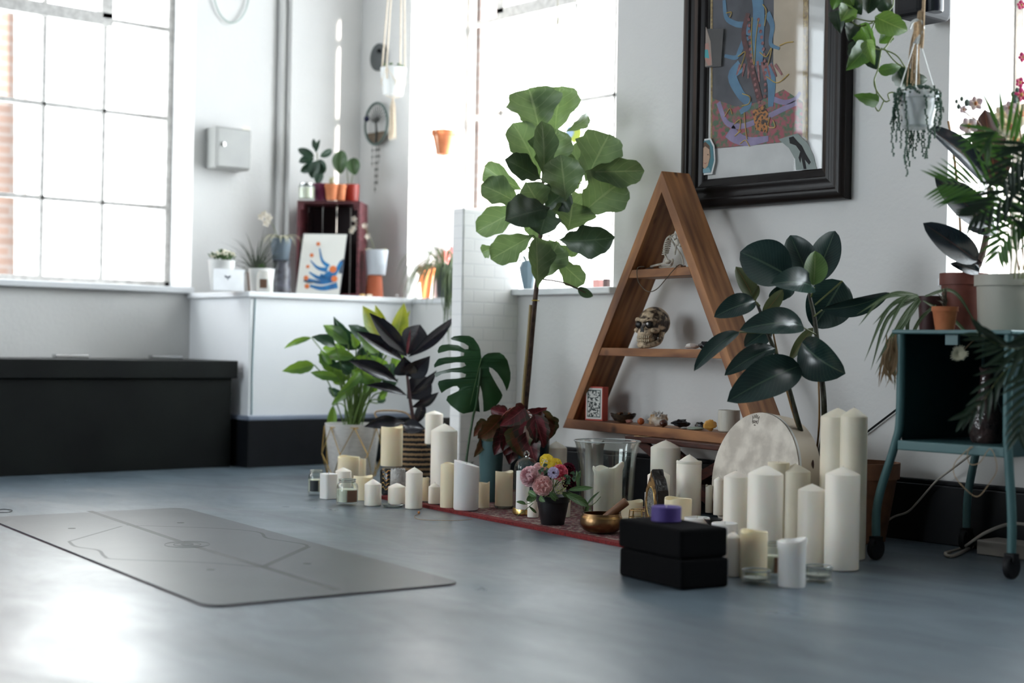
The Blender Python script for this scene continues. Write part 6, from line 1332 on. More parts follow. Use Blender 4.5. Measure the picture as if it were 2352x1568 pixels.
c, k, r, h = up(645, 598, 44, -6.60); vz = tag(M().lathe(c, [(r*.8, 0), (r, .01), (r, h*.7), (r*.85, h*.85), (r*.95, h), (r*.8, h), (.001, h*.9)], 28).build('black_vase', mat('black mottled glass', (.03, .03, .035), .15, c2=(.10, .10, .12), scale=30), org=c), 'black mottled vase under the slate pot left of the crate', 'vase')
o, c2_, k, r2, h2 = potted('lily_pot', 'slate grey pot with a pale drooping leafed plant standing on the black vase', 'potted plant', 643, 548, 50, -6.60, mat('slate grey pot', (.11, .14, .17), .5), .72, False, c.z+h+E3)
mb = M(); wl_ = leafmat('cream striped leaf', (.55, .52, .38), (.2, .3, .12), .45, .25, 1); random.seed(14)
for i in range(16):
    a = i*2.4; mb.arc(c2_+Vector((0, 0, h2*.9)), (cos(a)*.7, sin(a)*.7, .75), random.uniform(.10, .17), .014, 2.2, 8, 1)
mb.build('foliage', wl_, o)
mf = M(); Dq = dep(c2_)
for x, y in ((608, 492), (618, 500), (600, 498), (612, 512)):
    for kk in range(5):
        a = kk*1.256; mf.leaf(at(x, y, Dq), at(x+10*cos(a), y+10*sin(a), Dq-.01), .016, -FW, 'ovate', .1, .2, 5, 1)
ob = mf.build('orchid_blossom', mat('cream orchid petal', (.78, .70, .58), .5, sss=.1), o); mb = M(); ptube(mb, [(640, 552), (628, 520), (612, 496)], Dq, .0015, 5, 5); mb.build('flower_stem', pet, o)
# right of the crate: orchid twig, stacked pots
c, k, r, h = up(860, 632, 42, -6.45); tag(M().lathe(c, [(r, E3), (r*.98, .004), (r*.78, h), (.001, h)], 28).build('upturned_pot', mat('red terracotta', (.38, .09, .035), .75), org=c), 'red terracotta pot turned upside down right of the crate', 'plant pot')
o, c, k, r, h = potted('orchid_pot', 'pale grey pot with a thin orchid twig standing on the upturned terracotta pot', 'potted plant', 863, 574, 54, -6.45, mat('pale grey pot', (.50, .53, .57), .45), .78, False, WT+h+E3)
mb = M(); Dq = dep(c); ptube(mb, [(862, 578), (850, 545), (832, 515), (815, 500)], Dq, .0016, 5, 6); mb.build('flower_stem', pet, o); mf = M()
for x, y in ((813, 503), (812, 524), (822, 515), (838, 518), (808, 530), (845, 543)):
    for kk in range(5):
        a = kk*1.256+x; mf.leaf(at(x, y, Dq-.02), at(x+8*cos(a), y+8*sin(a), Dq-.03), .014, -FW, 'ovate', .1, .2, 5, 1)
mf.build('orchid_blossom', MT['cream orchid petal'], o)
mb = M()
for a_, b_ in (((860, 578), (838, 572)), ((866, 578), (890, 572))): pleaf(mb, a_, b_, 9, Dq-.03, 0, 10, 'ovate', .2, .2, ns=6)
mb.build('leaf_pair', wl_, o)
for x, lb_, cc_ in ((832, 'small amber shell lying on the cabinet edge right of the crate', (.6, .36, .12)), ((848), 'small pale shell beside the amber one on the cabinet edge', (.72, .62, .45))):
    c, k, r, h = up(x, 664, 18, -6.40); tag(M().ball(c+Vector((0, 0, .007)), .012, 12, 8, (1, 1.5, .55), None, .3, 6, x).build('sea_shell', mat('shell %s' % ('amber' if x < 840 else 'pale'), cc_, .4), org=c), lb_, 'shell', 'shells on the cabinet edge')
c, k, r, h = up(912, 664, 16, -6.40); tag(M().ball(c+Vector((0, 0, .0095)), .0095, 16, 12).build('glass_ball', mat('clear ball glass', (.9, .9, .9), .02, trans=1), org=c), 'small clear glass ball catching light at the right end of the cabinet top', 'ball')
# window seat: terracotta pot, spider plant
def upY(px, ytop, wpx, Y, z0=WT):
    p = onY(px, 670, Y); c = Vector((p.x, p.y, z0)); k = dep(c)/FPX; return c, k, wpx/2*k, zat(c, ytop)-z0
c, k, r, h = upY(968, 612, 60, 4.90); o = thing('terracotta_pot', c, 'bright orange terracotta pot with a wispy plant on the sill below the hanging pots', 'potted plant')
M().lathe(c, [(r*.66, E3), (r*.68, .002), (r*.93, h*.8), (r, h*.8), (r, h), (r*.9, h), (r*.88, h*.9), (.001, h*.88)], 28).build('pot', mat('bright terracotta', (.62, .17, .05), .7), o)
mb = M(); random.seed(16)
for i in range(14):
    a = random.uniform(0, 6.28); mb.arc(c+Vector((0, 0, h*.9)), (cos(a)*.6, sin(a)*.6, .8), random.uniform(.08, .16), .006, 2.4, 8, 1)
mb.build('foliage', leafmat('pale wispy leaf', (.35, .38, .2), (.6, .6, .45), .5, .25, 1), o)
c, k, r, h = upY(1022, 612, 46, 4.62 if False else 4.84); o = thing('spider_plant', c, 'trailing spider plant in a dark pot hanging over the sill by the tiled pier', 'potted plant')
M().lathe(c, [(r*.75, E3), (r*.8, .003), (r, h), (r*.9, h), (.001, h*.88)], 28).build('pot', mat('dark grey pot', (.05, .06, .065), .5), o)
sp1 = leafmat('spider plant blade', (.11, .15, .06), (.52, .50, .36), .45, .2, 1, c2=(.06, .10, .045)); mb = M(); random.seed(17)
for i in range(90):
    a = random.uniform(-2.6, 1.2)-.4; e = random.uniform(.2, 1.2); mb.arc(c+Vector((cos(a)*.012, sin(a)*.012, h*.9)), (cos(a)*cos(e), sin(a)*cos(e), sin(e)), random.uniform(.2, .42), .010, random.uniform(2.2, 3.4), 12, 1)
mb.build('foliage', sp1, o)
mb = M()   # plantlets hanging down over the front
for i in range(34):
    x = random.uniform(1022, 1062); y0_ = random.uniform(600, 660); y1_ = random.uniform(700, 860); Dq = dep(c)-.45+random.uniform(-.04, .04)
    ptb = [(x, y0_), (x+random.uniform(-12, 6), (y0_+y1_)/2), (x+random.uniform(-18, 10), y1_)]
    ps = bez([at(p[0], p[1], Dq) for p in ptb], 5)
    mb.tube(ps, [.0042-.004*q/10 for q in range(11)], 4)
tl_ = M(); tl_.tube(bez([c+Vector((0, 0, h)), at(1035, 640, dep(c)-.3), at(1045, 680, dep(c)-.45)], 6), .002, 5); tl_.build('runner', pet, o)
mb.build('trailing_plantlets', sp1, o)
c, k, r, h = upY(1019, 565, 34, 5.0); bx2 = thing('patterned_tin', c, 'small red and white patterned tin behind the trailing spider plant on the sill', 'tin')
M().box(c+Vector((-.045, -.03, E3)), c+Vector((.045, .03, h))).build('tin_body', mat('red white print', (.7, .62, .62), .4, c2=(.45, .06, .05), scale=18, lo=.47, hi=.5), bx2, smooth=False, bevel=.004)
# right sill bits
for px_, y_, w_, mt_, lb_, nm_ in ((1374, 642, 20, mat('pink box', (.62, .30, .27), .5), 'small pinkish red box at the right end of the middle window sill', 'small_box'), (1393, 640, 12, mat('dark brown tin', (.08, .04, .035), .4), 'small dark box at the far right end of the middle window sill', 'small_box')):
    c, k, r, h = upY(px_, y_, w_, 4.55); o = M().box(c+Vector((-r, -r, E3)), c+Vector((r, r, h))).build(nm_, mt_, org=c, smooth=False, bevel=.003); tag(o, lb_, 'box', 'small boxes on the middle sill')
for px_, y_, w_, lb_ in ((1290, 660, 30, 'low clear glass dish on the sill behind the fig trunk'), (1330, 655, 24, 'short clear tumbler on the sill left of the pink box')):
    c, k, r, h = upY(px_, y_, w_, 4.6); tag(M().lathe(c, [(r*.9, E3), (r, .003), (r, h+.012), (r*.93, h+.012), (r*.92, .006), (.001, .005)], 24, cap=False).build('glass_tumbler', glass, org=c), lb_, 'glass', 'clear glasses on the middle sill')
c, k, r, h = upY(1212, 600, 34, 4.5); o = thing('air_plant_pot', c, 'blue grey faceted pot with long thin leaves on the sill behind the fig', 'potted plant')
M().lathe(c, [(r*.5, E3), (r*.95, h*.45), (r*1.25, h*.8), (r*.9, h), (r*.8, h), (.001, h*.9)], 8, cap=True).build('pot', mat('blue grey glaze', (.14, .20, .24), .3), o, smooth=False)
mb = M(); random.seed(21)
for i in range(16):
    a = random.uniform(0, 6.28); mb.arc(c+Vector((0, 0, h*.9)), (cos(a)*.7, sin(a)*.7, .75), random.uniform(.12, .28), .012, random.uniform(1.2, 3), 9, 1)
mb.build('foliage', leafmat('teal blade', (.05, .10, .10), (.2, .25, .2), .4, .15, 1), o)
# suncatcher and dried feather in window
p = onY(1320, 306, 5.10); o = thing('suncatcher', p, 'round yellow green and blue suncatcher hanging against the middle window', 'ornament')
M().lathe(p, [(.045, 0), (.045, .004)], 24, axis=(0, 1, 0)).build('disc', mat('yellow green glass', (.5, .6, .08), .2), o); M().lathe(p+Vector((-.035, -.002, .01)), [(.03, 0), (.03, .004)], 20, axis=(0, 1, 0)).build('disc', mat('pale blue glass', (.4, .55, .75), .2), o)
M().tube([p+Vector((0, .002, .045)), onY(1322, 240, 5.12)], .0012, 5).build('string', cotton, o)
p = onY(1281, 12, 4.9); o = thing('hanging_bundle', p, 'small dried bundle hanging on a thread before the middle window', 'ornament'); q = onY(1279, 68, 4.9)
M().tube(bez([Vector((p.x, p.y, ZT-.01)), p, p.lerp(q, .5)+Vector((.006, 0, 0)), q], 6), [.0012]*6+[.003, .006, .009, .008, .009, .008, .007, .006, .005, .004, .003, .002, .001], 6).build('bundle', mat('dried grey sprig', (.35, .32, .25), .8), o)
M().tube(bez([q, onY(1275, 150, 4.9), onY(1262, 190, 4.9), onY(1252, 215, 4.9)], 6), .001, 4).build('thread', cotton, o)
# wall ornaments on the alcove wall (plane Y=4.775)
YQ = 4.77
p = onY(868, 131, YQ-.012); a, b = onY(856, 131, YQ), onY(886, 131, YQ); r = (onY(868, 100, YQ).z-onY(868, 162, YQ).z)/2
o = thing('wall_disc', p, 'dark grey round metal disc on the wall above the oval tree ornament', 'wall ornament'); M().lathe(p, [(.001, -.004), (r*.9, -.004), (r, .0), (r, .012), (.001, .012)], 36, axis=(0, 1, 0), cap=False).build('disc', mat('dark zinc', (.10, .11, .115), .45, .5), o); M().ball(p+Vector((.02, -.008, .03)), .012, 10, 8).build('knob', black, o)
p = onY(864, 284, YQ-.03); r = (onY(864, 237, YQ).z-onY(864, 331, YQ).z)/2
o = thing('tree_hoop', p, 'round wire hoop with a beaded tree and dangling strings on the grey wall', 'wall ornament')
M().tube([p+Vector((cos(a*pi/20)*r*.92, 0, sin(a*pi/20)*r)) for a in range(41)], .007, 8).build('hoop', mat('grey green cord', (.13, .17, .155), .7), o)
mb = M(); mb.tube(bez([p+Vector((0, 0, -r)), p+Vector((.004, 0, -r*.3)), p+Vector((-.002, 0, r*.1))], 5), .007, 7)
for i in range(11):
    a = radians(20+i*14); mb.tube(bez([p+Vector((0, 0, r*.0)), p+Vector((cos(a)*r*.5, 0, r*.1+sin(a)*r*.4)), p+Vector((cos(a)*r*.9, 0, sin(a)*r*.95))], 4), .0022, 5)
mb.build('tree', mat('dark twisted wire', (.05, .05, .045), .5), o)
mb = M().prism([p+Vector((cos(radians(a))*r*.9, .004, sin(radians(a))*r*.95)) for a in range(205, 336, 10)], (0, .006, 0)); mb.build('gravel_inlay', mat('brown gravel', (.20, .15, .10), .8, c2=(.10, .07, .05), scale=150, bump=.6), o)
M().ball(p+Vector((-r*.72, -.006, r*.30)), .016, 12, 8).build('blue_bead', mat('navy bead', (.01, .015, .06), .2), o)
for dx, L_ in ((-.03, .12), (.0, .26), (.018, .22), (.034, .10)):
    q = p+Vector((dx, 0, -r)); M().tube([q, q-Vector((0, 0, L_))], .0012, 5).build('string', mat('dark string', (.08, .08, .07), .8), o)
    for kk in range(int(L_/.035)): M().ball(q-Vector((0, 0, .03+kk*.035)), .0055, 8, 6).build('bead', MT['dark twisted wire'], o)
# macrame hanging pots
p = onX(903, 186, -6.33); zt_p, zb_p = onX(903, 157, -6.33).z, onX(903, 220, -6.33).z; r = 30*dep(p)/FPX; c = Vector((p.x, p.y, zb_p)); h = zt_p-zb_p
o = thing('hanging_planter', c, 'white pot with small succulents hanging in cream macrame near the grey wall', 'hanging planter')
M().lathe(c, [(r*.7, 0), (r*.75, .003), (r, h), (r*.9, h), (r*.88, h*.9), (.001, h*.88)], 28).build('pot', ceram, o)
mb = M(); random.seed(31)
for i in range(22):
    a = random.uniform(0, 6.28); q = c+Vector((cos(a)*r*.7, sin(a)*r*.7, h*.9)); mb.tube([q, q+Vector((random.uniform(-.01, .01), 0, random.uniform(.01, .03)))], .0012, 4); mb.ball(q+Vector((0, 0, random.uniform(.01, .035))), .006, 6, 5)
mb.build('succulents', pgr, o)
top = Vector((p.x+.02, p.y+.02, ZT-.002))
mb = M()
for i in range(4):
    a = i*pi/2+.4; e = c+Vector((cos(a)*r*1.03, sin(a)*r*1.03, h*.95)); kn = c+Vector((cos(a)*r*.95, sin(a)*r*.95, h*.55))
    mb.tube([top, e, kn], .0035, 6)
    a2 = a+pi/4; a3 = a-pi/4
    for aa in (a2, a3): mb.tube([e, c+Vector((cos(aa)*r*.93, sin(aa)*r*.93, h*.45)), c+Vector((cos(aa)*r*.5, sin(aa)*r*.5, -.004)), c-Vector((0, 0, .012))], .0022, 5)
mb.build('macrame_ropes', cotton, o)
mb = M(); 
for i in range(18):
    a = i*2.4; q = .003+.011*(i/18); zb2 = onX(903, 322-random.uniform(0, 8), -6.33).z; mb.tube([c-Vector((0, 0, .010)), c+Vector((cos(a)*q, sin(a)*q, -.05)), Vector((c.x+cos(a)*q*1.6, c.y+sin(a)*q*1.6, zb2))], .0022, 5)
mb.build('tassel', cotton, o)
p = onX(1019, 330, -6.28); zt_p, zb_p = onX(1019, 300, -6.28).z, onX(1019, 355, -6.28).z; r = 28*dep(p)/FPX; c = Vector((p.x, p.y, zb_p)); h = zt_p-zb_p
o = thing('hanging_terracotta_pot', c, 'small terracotta pot hanging on thin cream cords before the white window reveal', 'hanging planter')
M().lathe(c, [(r*.58, 0), (r*.6, .003), (r*.9, h*.78), (r, h*.8), (r, h), (r*.9, h), (r*.88, h*.9), (.001, h*.88)], 28).build('pot', terra, o)
mb = M(); tp2 = Vector((onX(1018, 30, -6.28).x, onX(1018, 30, -6.28).y, onX(1018, 30, -6.28).z)); mb.tube([Vector((tp2.x, tp2.y, ZT-.002)), tp2], .004, 6)
for i in range(4):
    a = i*pi/2+.2; e = c+Vector((cos(a)*r*1.02, sin(a)*r*1.02, h)); mb.tube([tp2, e, c+Vector((cos(a)*r*.6, sin(a)*r*.6, 0)), c-Vector((0, 0, .006))], .0016, 5)
mb.tube(bez([c-Vector((0, 0, .004)), c-Vector((.004, 0, .05)), onX(1015, 430, -6.28), onX(1014, 490, -6.28)], 5), [.003]*6+[.0045]*5+[.006]*4+[.0065], 6); mb.build('macrame_cords', cotton, o)
mb = M()
for i in range(14):
    a = i*2.4; mb.arc(c+Vector((0, 0, h*.9)), (cos(a)*.7, sin(a)*.7, .6), .05, .005, 2, 6, 1)
mb.build('foliage', MT['pale wispy leaf'], o)
# ================================================================== right side: hanging plants, speaker, plants on the trolley
# black speaker on the wall
a, b = onY(2072, 40, 4.12), onY(2146, 40, 4.12)
spk = thing('wall_speaker', ((a.x+b.x)/2, 4.15, a.z), 'black loudspeaker mounted high on the wall beside the right window', 'speaker')
zb4 = onY(2100, 38, 4.02).z
M().box((onY(2058, 30, 4.02).x, 4.0, zb4), (onY(2125, 30, 4.02).x, 4.17, zb4+.32)).build('cabinet', black, spk, smooth=False, bevel=.02)
M().lathe(((onY(2133, 30, 4.02).x), 4.05, zb4+.01), [(.025, 0), (.028, .004), (.028, .29), (.025, .294)], 20).build('side_tube', mat('black gloss plastic', (.012, .014, .02), .2), spk)
M().box((onY(2085, 30, 4.17).x, 4.165, zb4+.1), (onY(2115, 30, 4.17).x, 4.201, zb4+.2)).build('wall_bracket', black, spk, smooth=False)
# pearls planter
D = 4.25; c0 = at(2106, 290, D); k = D/FPX; zt_p = at(2106, 213, D).z; h = zt_p-c0.z; c = Vector((c0.x, c0.y, c0.z))
hp_ = thing('string_of_pearls', c, 'string of pearls plant trailing from a white plastic hanging pot on a hook', 'hanging planter')
M().lathe(c, [(34*k, .002), (35*k, .006), (45*k, h*.78), (48*k, h*.8), (49*k, h), (46*k, h), (44*k, h*.85), (.001, h*.82)], 40).build('pot', mat('white plastic', (.66, .68, .68), .3, trans=.0, sss=.1), hp_)
M().lathe(c+Vector((0, 0, -.006)), [(30*k, 0), (36*k, .006), (37*k, .012), (30*k, .012)], 32).build('drip_saucer', MT['white plastic'], hp_)
hook = mat('white hook plastic', (.72, .73, .70), .3)
apex_ = at(2107, 98, D)
for i, (x, y) in enumerate(((2064, 212), (2103, 214), (2147, 210))):
    q = at(x, y, D-.02 if i == 1 else D+.01); q2 = c+Vector((0, 0, h)) + (q-(c+Vector((0, 0, h)))).normalized()*0
    M().tube([apex_+RV*(i-1)*.008, q], .0016, 6).build('hanger_arm', hook, hp_)
    M().tube([q, q-Vector((0, 0, .018))], .003, 6).build('hanger_clip', hook, hp_)
mb = M(); ptube(mb, [(2107, 100), (2112, 85), (2120, 68), (2118, 52), (2106, 46), (2094, 53), (2088, 67)], D, .0042, 10, 6)
mb.prism([at(2097, 100, D), at(2117, 100, D), at(2114, 84, D), at(2107, 84, D)], FW*.004); mb.build('hook', hook, hp_)
pearl = mat('pearl green', (.045, .10, .065), .3, c2=(.03, .07, .05), scale=60); mb = M(); ms = M(); random.seed(41)
def bead(p, r=.0032): mb.ball(p, r, 6, 4)
strands = [(2048, 360), (2055, 300), (2060, 330), (2066, 340), (2072, 300), (2080, 372), (2082, 405), (2088, 360), (2092, 340), (2100, 365), (2106, 345), (2112, 330), (2120, 360), (2125, 365), (2130, 365), (2136, 340), (2142, 300), (2150, 320), (2158, 300), (2162, 280), (2164, 260), (2090, 300), (2115, 300), (2050, 285), (2085, 385)]
for x, yb in strands:
    u = (x-2106)/49; xs = 2106+max(-50, min(50, (x-2106)*1.0)); front = -sqrt(max(0.02, 1-min(.98, abs((xs-2106)/52)**2)))*46*k
    d0 = D+front*(1 if (abs(x-2106) > 38 or x in (2082, 2130, 2066)) else -1)
    y = 215; pts = []; ph_ = random.uniform(0, 6)
    while y < yb:
        pts.append(at(xs+3*sin(y*.05+ph_)+(x-xs)*(y-215)/max(1, yb-215), y, d0-.004)); y += 4.6
    for p in pts: bead(p+RV*random.uniform(-.003, .003), random.uniform(.0026, .0038))
    if len(pts) > 2: ms.tube(pts, .0005, 4)
for i in range(260):
    a = random.uniform(0, 6.28); q = random.uniform(.5, 1.12)*46*k; bead(c+Vector((cos(a)*q, sin(a)*q, h+random.uniform(-.008, .014)*(1 if q < 44*k else 1)-max(0, q-44*k)*2)), random.uniform(.003, .0042))
for i in range(240):
    a = random.uniform(0, 6.28); q = 50*k; zq = random.uniform(0, 1)**2
    if cos(a-atan2(RV.y, RV.x)) > .55 or cos(a-atan2(RV.y, RV.x)) < -.75 or random.random() < .12: bead(c+Vector((cos(a)*q*1.04, sin(a)*q*1.04, h-zq*.09)), random.uniform(.0028, .004))
ob = mb.build('pearl_beads', pearl, hp_); ob['kind'] = 'stuff'
ms.build('trailing_stems', mat('thin green stem', (.07, .12, .05), .5), hp_)
# jute rope and macrame bundle behind the hook
mb = M(); r0p = at(2106, 48, D); topr = Vector((at(2125, -20, D).x, at(2125, -20, D).y, ZT-.002))
o = thing('jute_macrame', r0p, 'brown jute rope and frayed tassel from which the white hanging pot hooks', 'rope')
mb.tube(bez([topr, at(2122, 0, D), at(2112, 25, D), at(2110, 50, D)], 6), .0045, 7); mb.tube([at(2120, 20, D), at(2118, 38, D), at(2108, 44, D)], .004, 7); mb.build('rope', rope, o)
mb = M()
for i in range(22):
    x0_ = 2104+random.uniform(-5, 5); x1_ = 2100+random.uniform(-18, 14); mb.tube(bez([at(x0_, 50, D+.03), at((x0_+x1_)/2+random.uniform(-7, 5), 110, D+.035+random.uniform(-.01, .01)), at(x1_, random.uniform(180, 198), D+.035)], 6), .0016, 5)
mb.build('tassel', rope, o)
# pothos
D = 4.45; pth = thing('pothos_vine', at(1990, 0, D), 'trailing pothos vine with heart shaped variegated leaves beside the picture frame', 'hanging plant')
pom = leafmat('pothos leaf', (.035, .08, .025), (.08, .14, .04), .3, .12, 8, c2=(.025, .07, .022), tcol=(.2, .4, .05)); pov = leafmat('bright pothos leaf', (.09, .17, .035), (.22, .28, .09), .3, .16, 8, c2=(.05, .11, .025), tcol=(.18, .3, .05)); pod = leafmat('shaded pothos leaf', (.02, .045, .02), (.04, .07, .03), .3, .1, 8)  # shaded copy has the shade put into a darker leaf green
PT_ = [((2018, 42), (2086, 72), 52, pov, -.06), ((1962, 38), (1930, 8), 36, pov, -.03), ((1950, 20), (1932, 48), 40, pov, -.05), ((1922, 30), (1930, 75), 36, pod, 0), ((1960, 60), (1950, 92), 34, pod, .02), ((1978, 62), (2010, 112), 46, pom, .02), ((1975, 100), (1962, 158), 46, pod, .03), ((1990, 110), (1945, 160), 50, pom, 0), ((1992, 98), (2008, 148), 30, pov, -.04), ((2000, 110), (2012, 160), 46, pod, .04), ((1965, 0), (1978, 34), 34, pod, 0), ((2000, -10), (1994, 32), 40, pod, .02), ((2040, 75), (2020, 100), 30, pom, .05), ((2065, 160), (2085, 205), 46, pod, .08), ((2085, 185), (2132, 182), 30, pod, .1), ((2012, 232), (1962, 218), 30, pom, -.02), ((1930, -10), (1912, 22), 30, pom, 0), ((2022, 160), (2074, 150), 26, pom, .05), ((1945, -20), (1960, 12), 40, pov, 0), ((2030, 0), (2050, 35), 36, pod, .04)]
for b_, t_, w_, mt_, o_ in PT_: mb = M(); pleaf(mb, b_, t_, w_*1.05, D+o_, random.uniform(-.03, .03), random.uniform(-25, 25), 'heart', .1, .25, .01, .08); mb.build('leaf', mt_, pth)
mb = M()
for pts in ([(2050, -40), (2052, 0), (2046, 20), (2010, 48), (1962, 42)], [(2010, 48), (2000, 80), (2006, 108), (2030, 112), (2052, 82), (2066, 74)], [(2025, 110), (2016, 160), (2008, 184), (2012, 205), (2032, 232), (2044, 230)], [(1962, 42), (1958, 50), (1975, 60), (2005, 52)], [(2008, 184), (2014, 220), (2008, 236), (2018, 255), (2030, 232)], [(2030, 110), (2055, 140), (2075, 155)], [(2026, 112), (2060, 128), (2082, 160)], [(1940, -60), (1950, -10), (1960, 30)], [(2042, 228), (2040, 216), (2050, 212), (2058, 218)]):
    ptube(mb, pts, D, .0022, 6, 6)
mb.build('vines', mat('vine green', (.14, .18, .06), .5), pth)
mb = M(); mb.tube([at(2050, -40, D), Vector((at(2050, -40, D).x, at(2050, -40, D).y, ZT-.002))], .003, 6); mb.build('hanging_cord', rope, pth)
# ---- on the trolley
Zt = ztt+E3
def tpot(px, ytop, wpx, Y, mt, nm, lab, taper=.75, rim=True, cat='potted plant', org=None):
    p = onY(px, 740, Y); c = Vector((p.x, p.y, Zt)); k = dep(c)/FPX; r = wpx/2*k; h = zat(c, ytop)-Zt
    o = thing(nm, c, lab, cat)
    pf_ = [(r*taper, 0), (r*taper*1.02, .003)]+([(r*.93, h*.80), (r, h*.80), (r, h), (r*.92, h), (r*.9, h*.9), (.001, h*.88)] if rim else [(r, h), (r*.95, h), (r*.93, h*.9), (.001, h*.88)])
    M().lathe(c, pf_, 32).build('pot', mt, o); M().lathe(c+Vector((0, 0, h*.885)), [(r*.89, 0), (.001, .004)], 20, cap=False).build('soil', soil, o)
    return o, c, k, r, h
o, c, k, r, h = tpot(2212, 628, 108, 3.97, terrad, 'ficus_pot', 'dark red terracotta pot with a burgundy rubber plant on the teal trolley', .68)
Dp = dep(c); bz = leafmat('bronze leaf underside', (.055, .022, .015), (.10, .035, .02), .4, .08, 8); bd_ = leafmat('blue black leaf', (.014, .022, .028), (.05, .03, .03), .18, .04, 16, c2=(.008, .014, .018))
for b_, t_, w_, mt_, o_, tl in (((2245, 600), (2120, 512), 58, bd_, -.08, 5), ((2268, 425), (2125, 288), 42, bd_, -.05, 35), ((2270, 520), (2147, 408), 62, bd_, -.03, 10), ((2290, 430), (2262, 252), 76, bz, .02, 0), ((2250, 625), (2182, 605), 24, bd_, -.06, 10), ((2285, 520), (2222, 525), 50, bd_, .03, 20), ((2255, 610), (2195, 588), 22, bd_, 0, 0)):
    mb = M(); pleaf(mb, b_, t_, w_*1.1, Dp+o_, -.03, tl, 'ovate', .1, .22, 0, 0, 14, 4); mb.build('leaf', mt_, o)
mb = M(); ptube(mb, [(2232, 640), (2250, 600), (2262, 560), (2272, 500), (2275, 430)], Dp, .0095, 9, 5); mb.build('stem', bark, o)
mb = M(); ptube(mb, [(2215, 640), (2208, 560), (2200, 440), (2190, 350), (2178, 278)], Dp+.03, .0035, 7, 4); mb.build('cane', stake, o)
o, c, k, r, h = tpot(2170, 704, 60, 3.79, terra, 'cactus_pot', 'small orange terracotta pot with a dried succulent on the front of the teal trolley', .7)
mb = M(); random.seed(52)
for i in range(14):
    a = i*2.4; mb.leaf(c+Vector((0, 0, h*.9)), c+Vector((cos(a)*.018-.01, sin(a)*.018, h+.02+.02*(i % 3))), .009, (0, 0, 1), 'lance', .1, .3, 5, 1)
mb.build('succulent', leafmat('dusty succulent', (.10, .09, .06), (.15, .12, .08), .7, .1, 2), o)
o, c, k, r, h = tpot(2137, 680, 58, 3.90, mat('very dark red pot', (.05, .014, .014), .5), 'spider_plant', 'green white spider plant spilling left from a dark red pot on the teal trolley', .82, False)
mb = M(); Dp = dep(c); s1_ = leafmat('variegated blade', (.09, .14, .06), (.50, .52, .42), .4, .2, 1); random.seed(54)
SPB = [((2105, 680), (2030, 685), (1972, 748)), ((2108, 678), (2050, 675), (1968, 722)), ((2110, 682), (2040, 730), (2000, 850)), ((2110, 685), (2070, 740), (2010, 860)), ((2112, 685), (2060, 760), (2040, 880)), ((2110, 680), (2075, 690), (2025, 790)), ((2112, 690), (2085, 740), (2090, 815)), ((2105, 685), (2040, 710), (1985, 830)), ((2115, 690), (2060, 780), (2055, 895)), ((2150, 700), (2110, 740), (2070, 830)), ((2108, 683), (2068, 700), (2020, 760)), ((2112, 686), (2080, 720), (2032, 800)), ((2105, 688), (2050, 770), (2012, 835)), ((2120, 690), (2190, 735), (2250, 800)), ((2125, 680), (2190, 670), (2246, 750)), ((2110, 684), (2062, 690), (2005, 745))]
def ribbon(mb, pts, D, w0, tw=0):
    ps = bez([at(p[0], p[1], D) for p in pts], 7); n = len(ps)
    for i in range(n-1): pass
    vs = []; uv = []; fs = []
    for i, p in enumerate(ps):
        t = (ps[min(i+1, n-1)]-ps[max(0, i-1)]).normalized(); s_ = t.cross(TOCAM(p)+Vector((0, 0, .6))).normalized(); q = i/(n-1); w_ = w0/2*min(1, (1-q)*2.5+.05)*min(1, .5+q*3)
        nn = s_.cross(t)
        for u in (-1, 0, 1): vs.append(p+s_*u*w_+nn*abs(u)*w_*.3); uv.append((u/2+.5, q))
    for i in range(n-1):
        for kx in (0, 1): fs.append((i*3+kx, i*3+kx+1, (i+1)*3+kx+1, (i+1)*3+kx))
    mb.add(vs, fs, uv)
for p in SPB: ribbon(mb, p, Dp-.12+random.uniform(-.04, .05), .011)
mb.build('foliage', s1_, o)
mb = M()
for i in range(26):
    x0_ = random.uniform(2035, 2070); ribbon(mb, [(x0_, random.uniform(760, 800)), (x0_+random.uniform(-18, 5), random.uniform(820, 850)), (x0_+random.uniform(-25, 10), random.uniform(850, 890))], Dp-.14+random.uniform(-.03, .03), .006)
mb.build('dried_blades', leafmat('dried blade', (.32, .20, .10), (.4, .3, .18), .7, .2, 1), o)
o, c, k, r, h = tpot(2318, 632, 158, 3.90, mat('cream stoneware', (.42, .40, .34), .5, c2=(.37, .35, .30)), 'palm_pot', 'cream stoneware pot with a parlour palm at the right end of the teal trolley', .86, True)
Dp = 4.02; pmm = leafmat('palm leaflet', (.030, .075, .022), (.045, .10, .03), .5, .10, 1, c2=(.02, .06, .02), tcol=(.12, .3, .04)); pmd = leafmat('dark palm leaflet', (.010, .03, .012), (.015, .045, .015), .5, .06, 1)
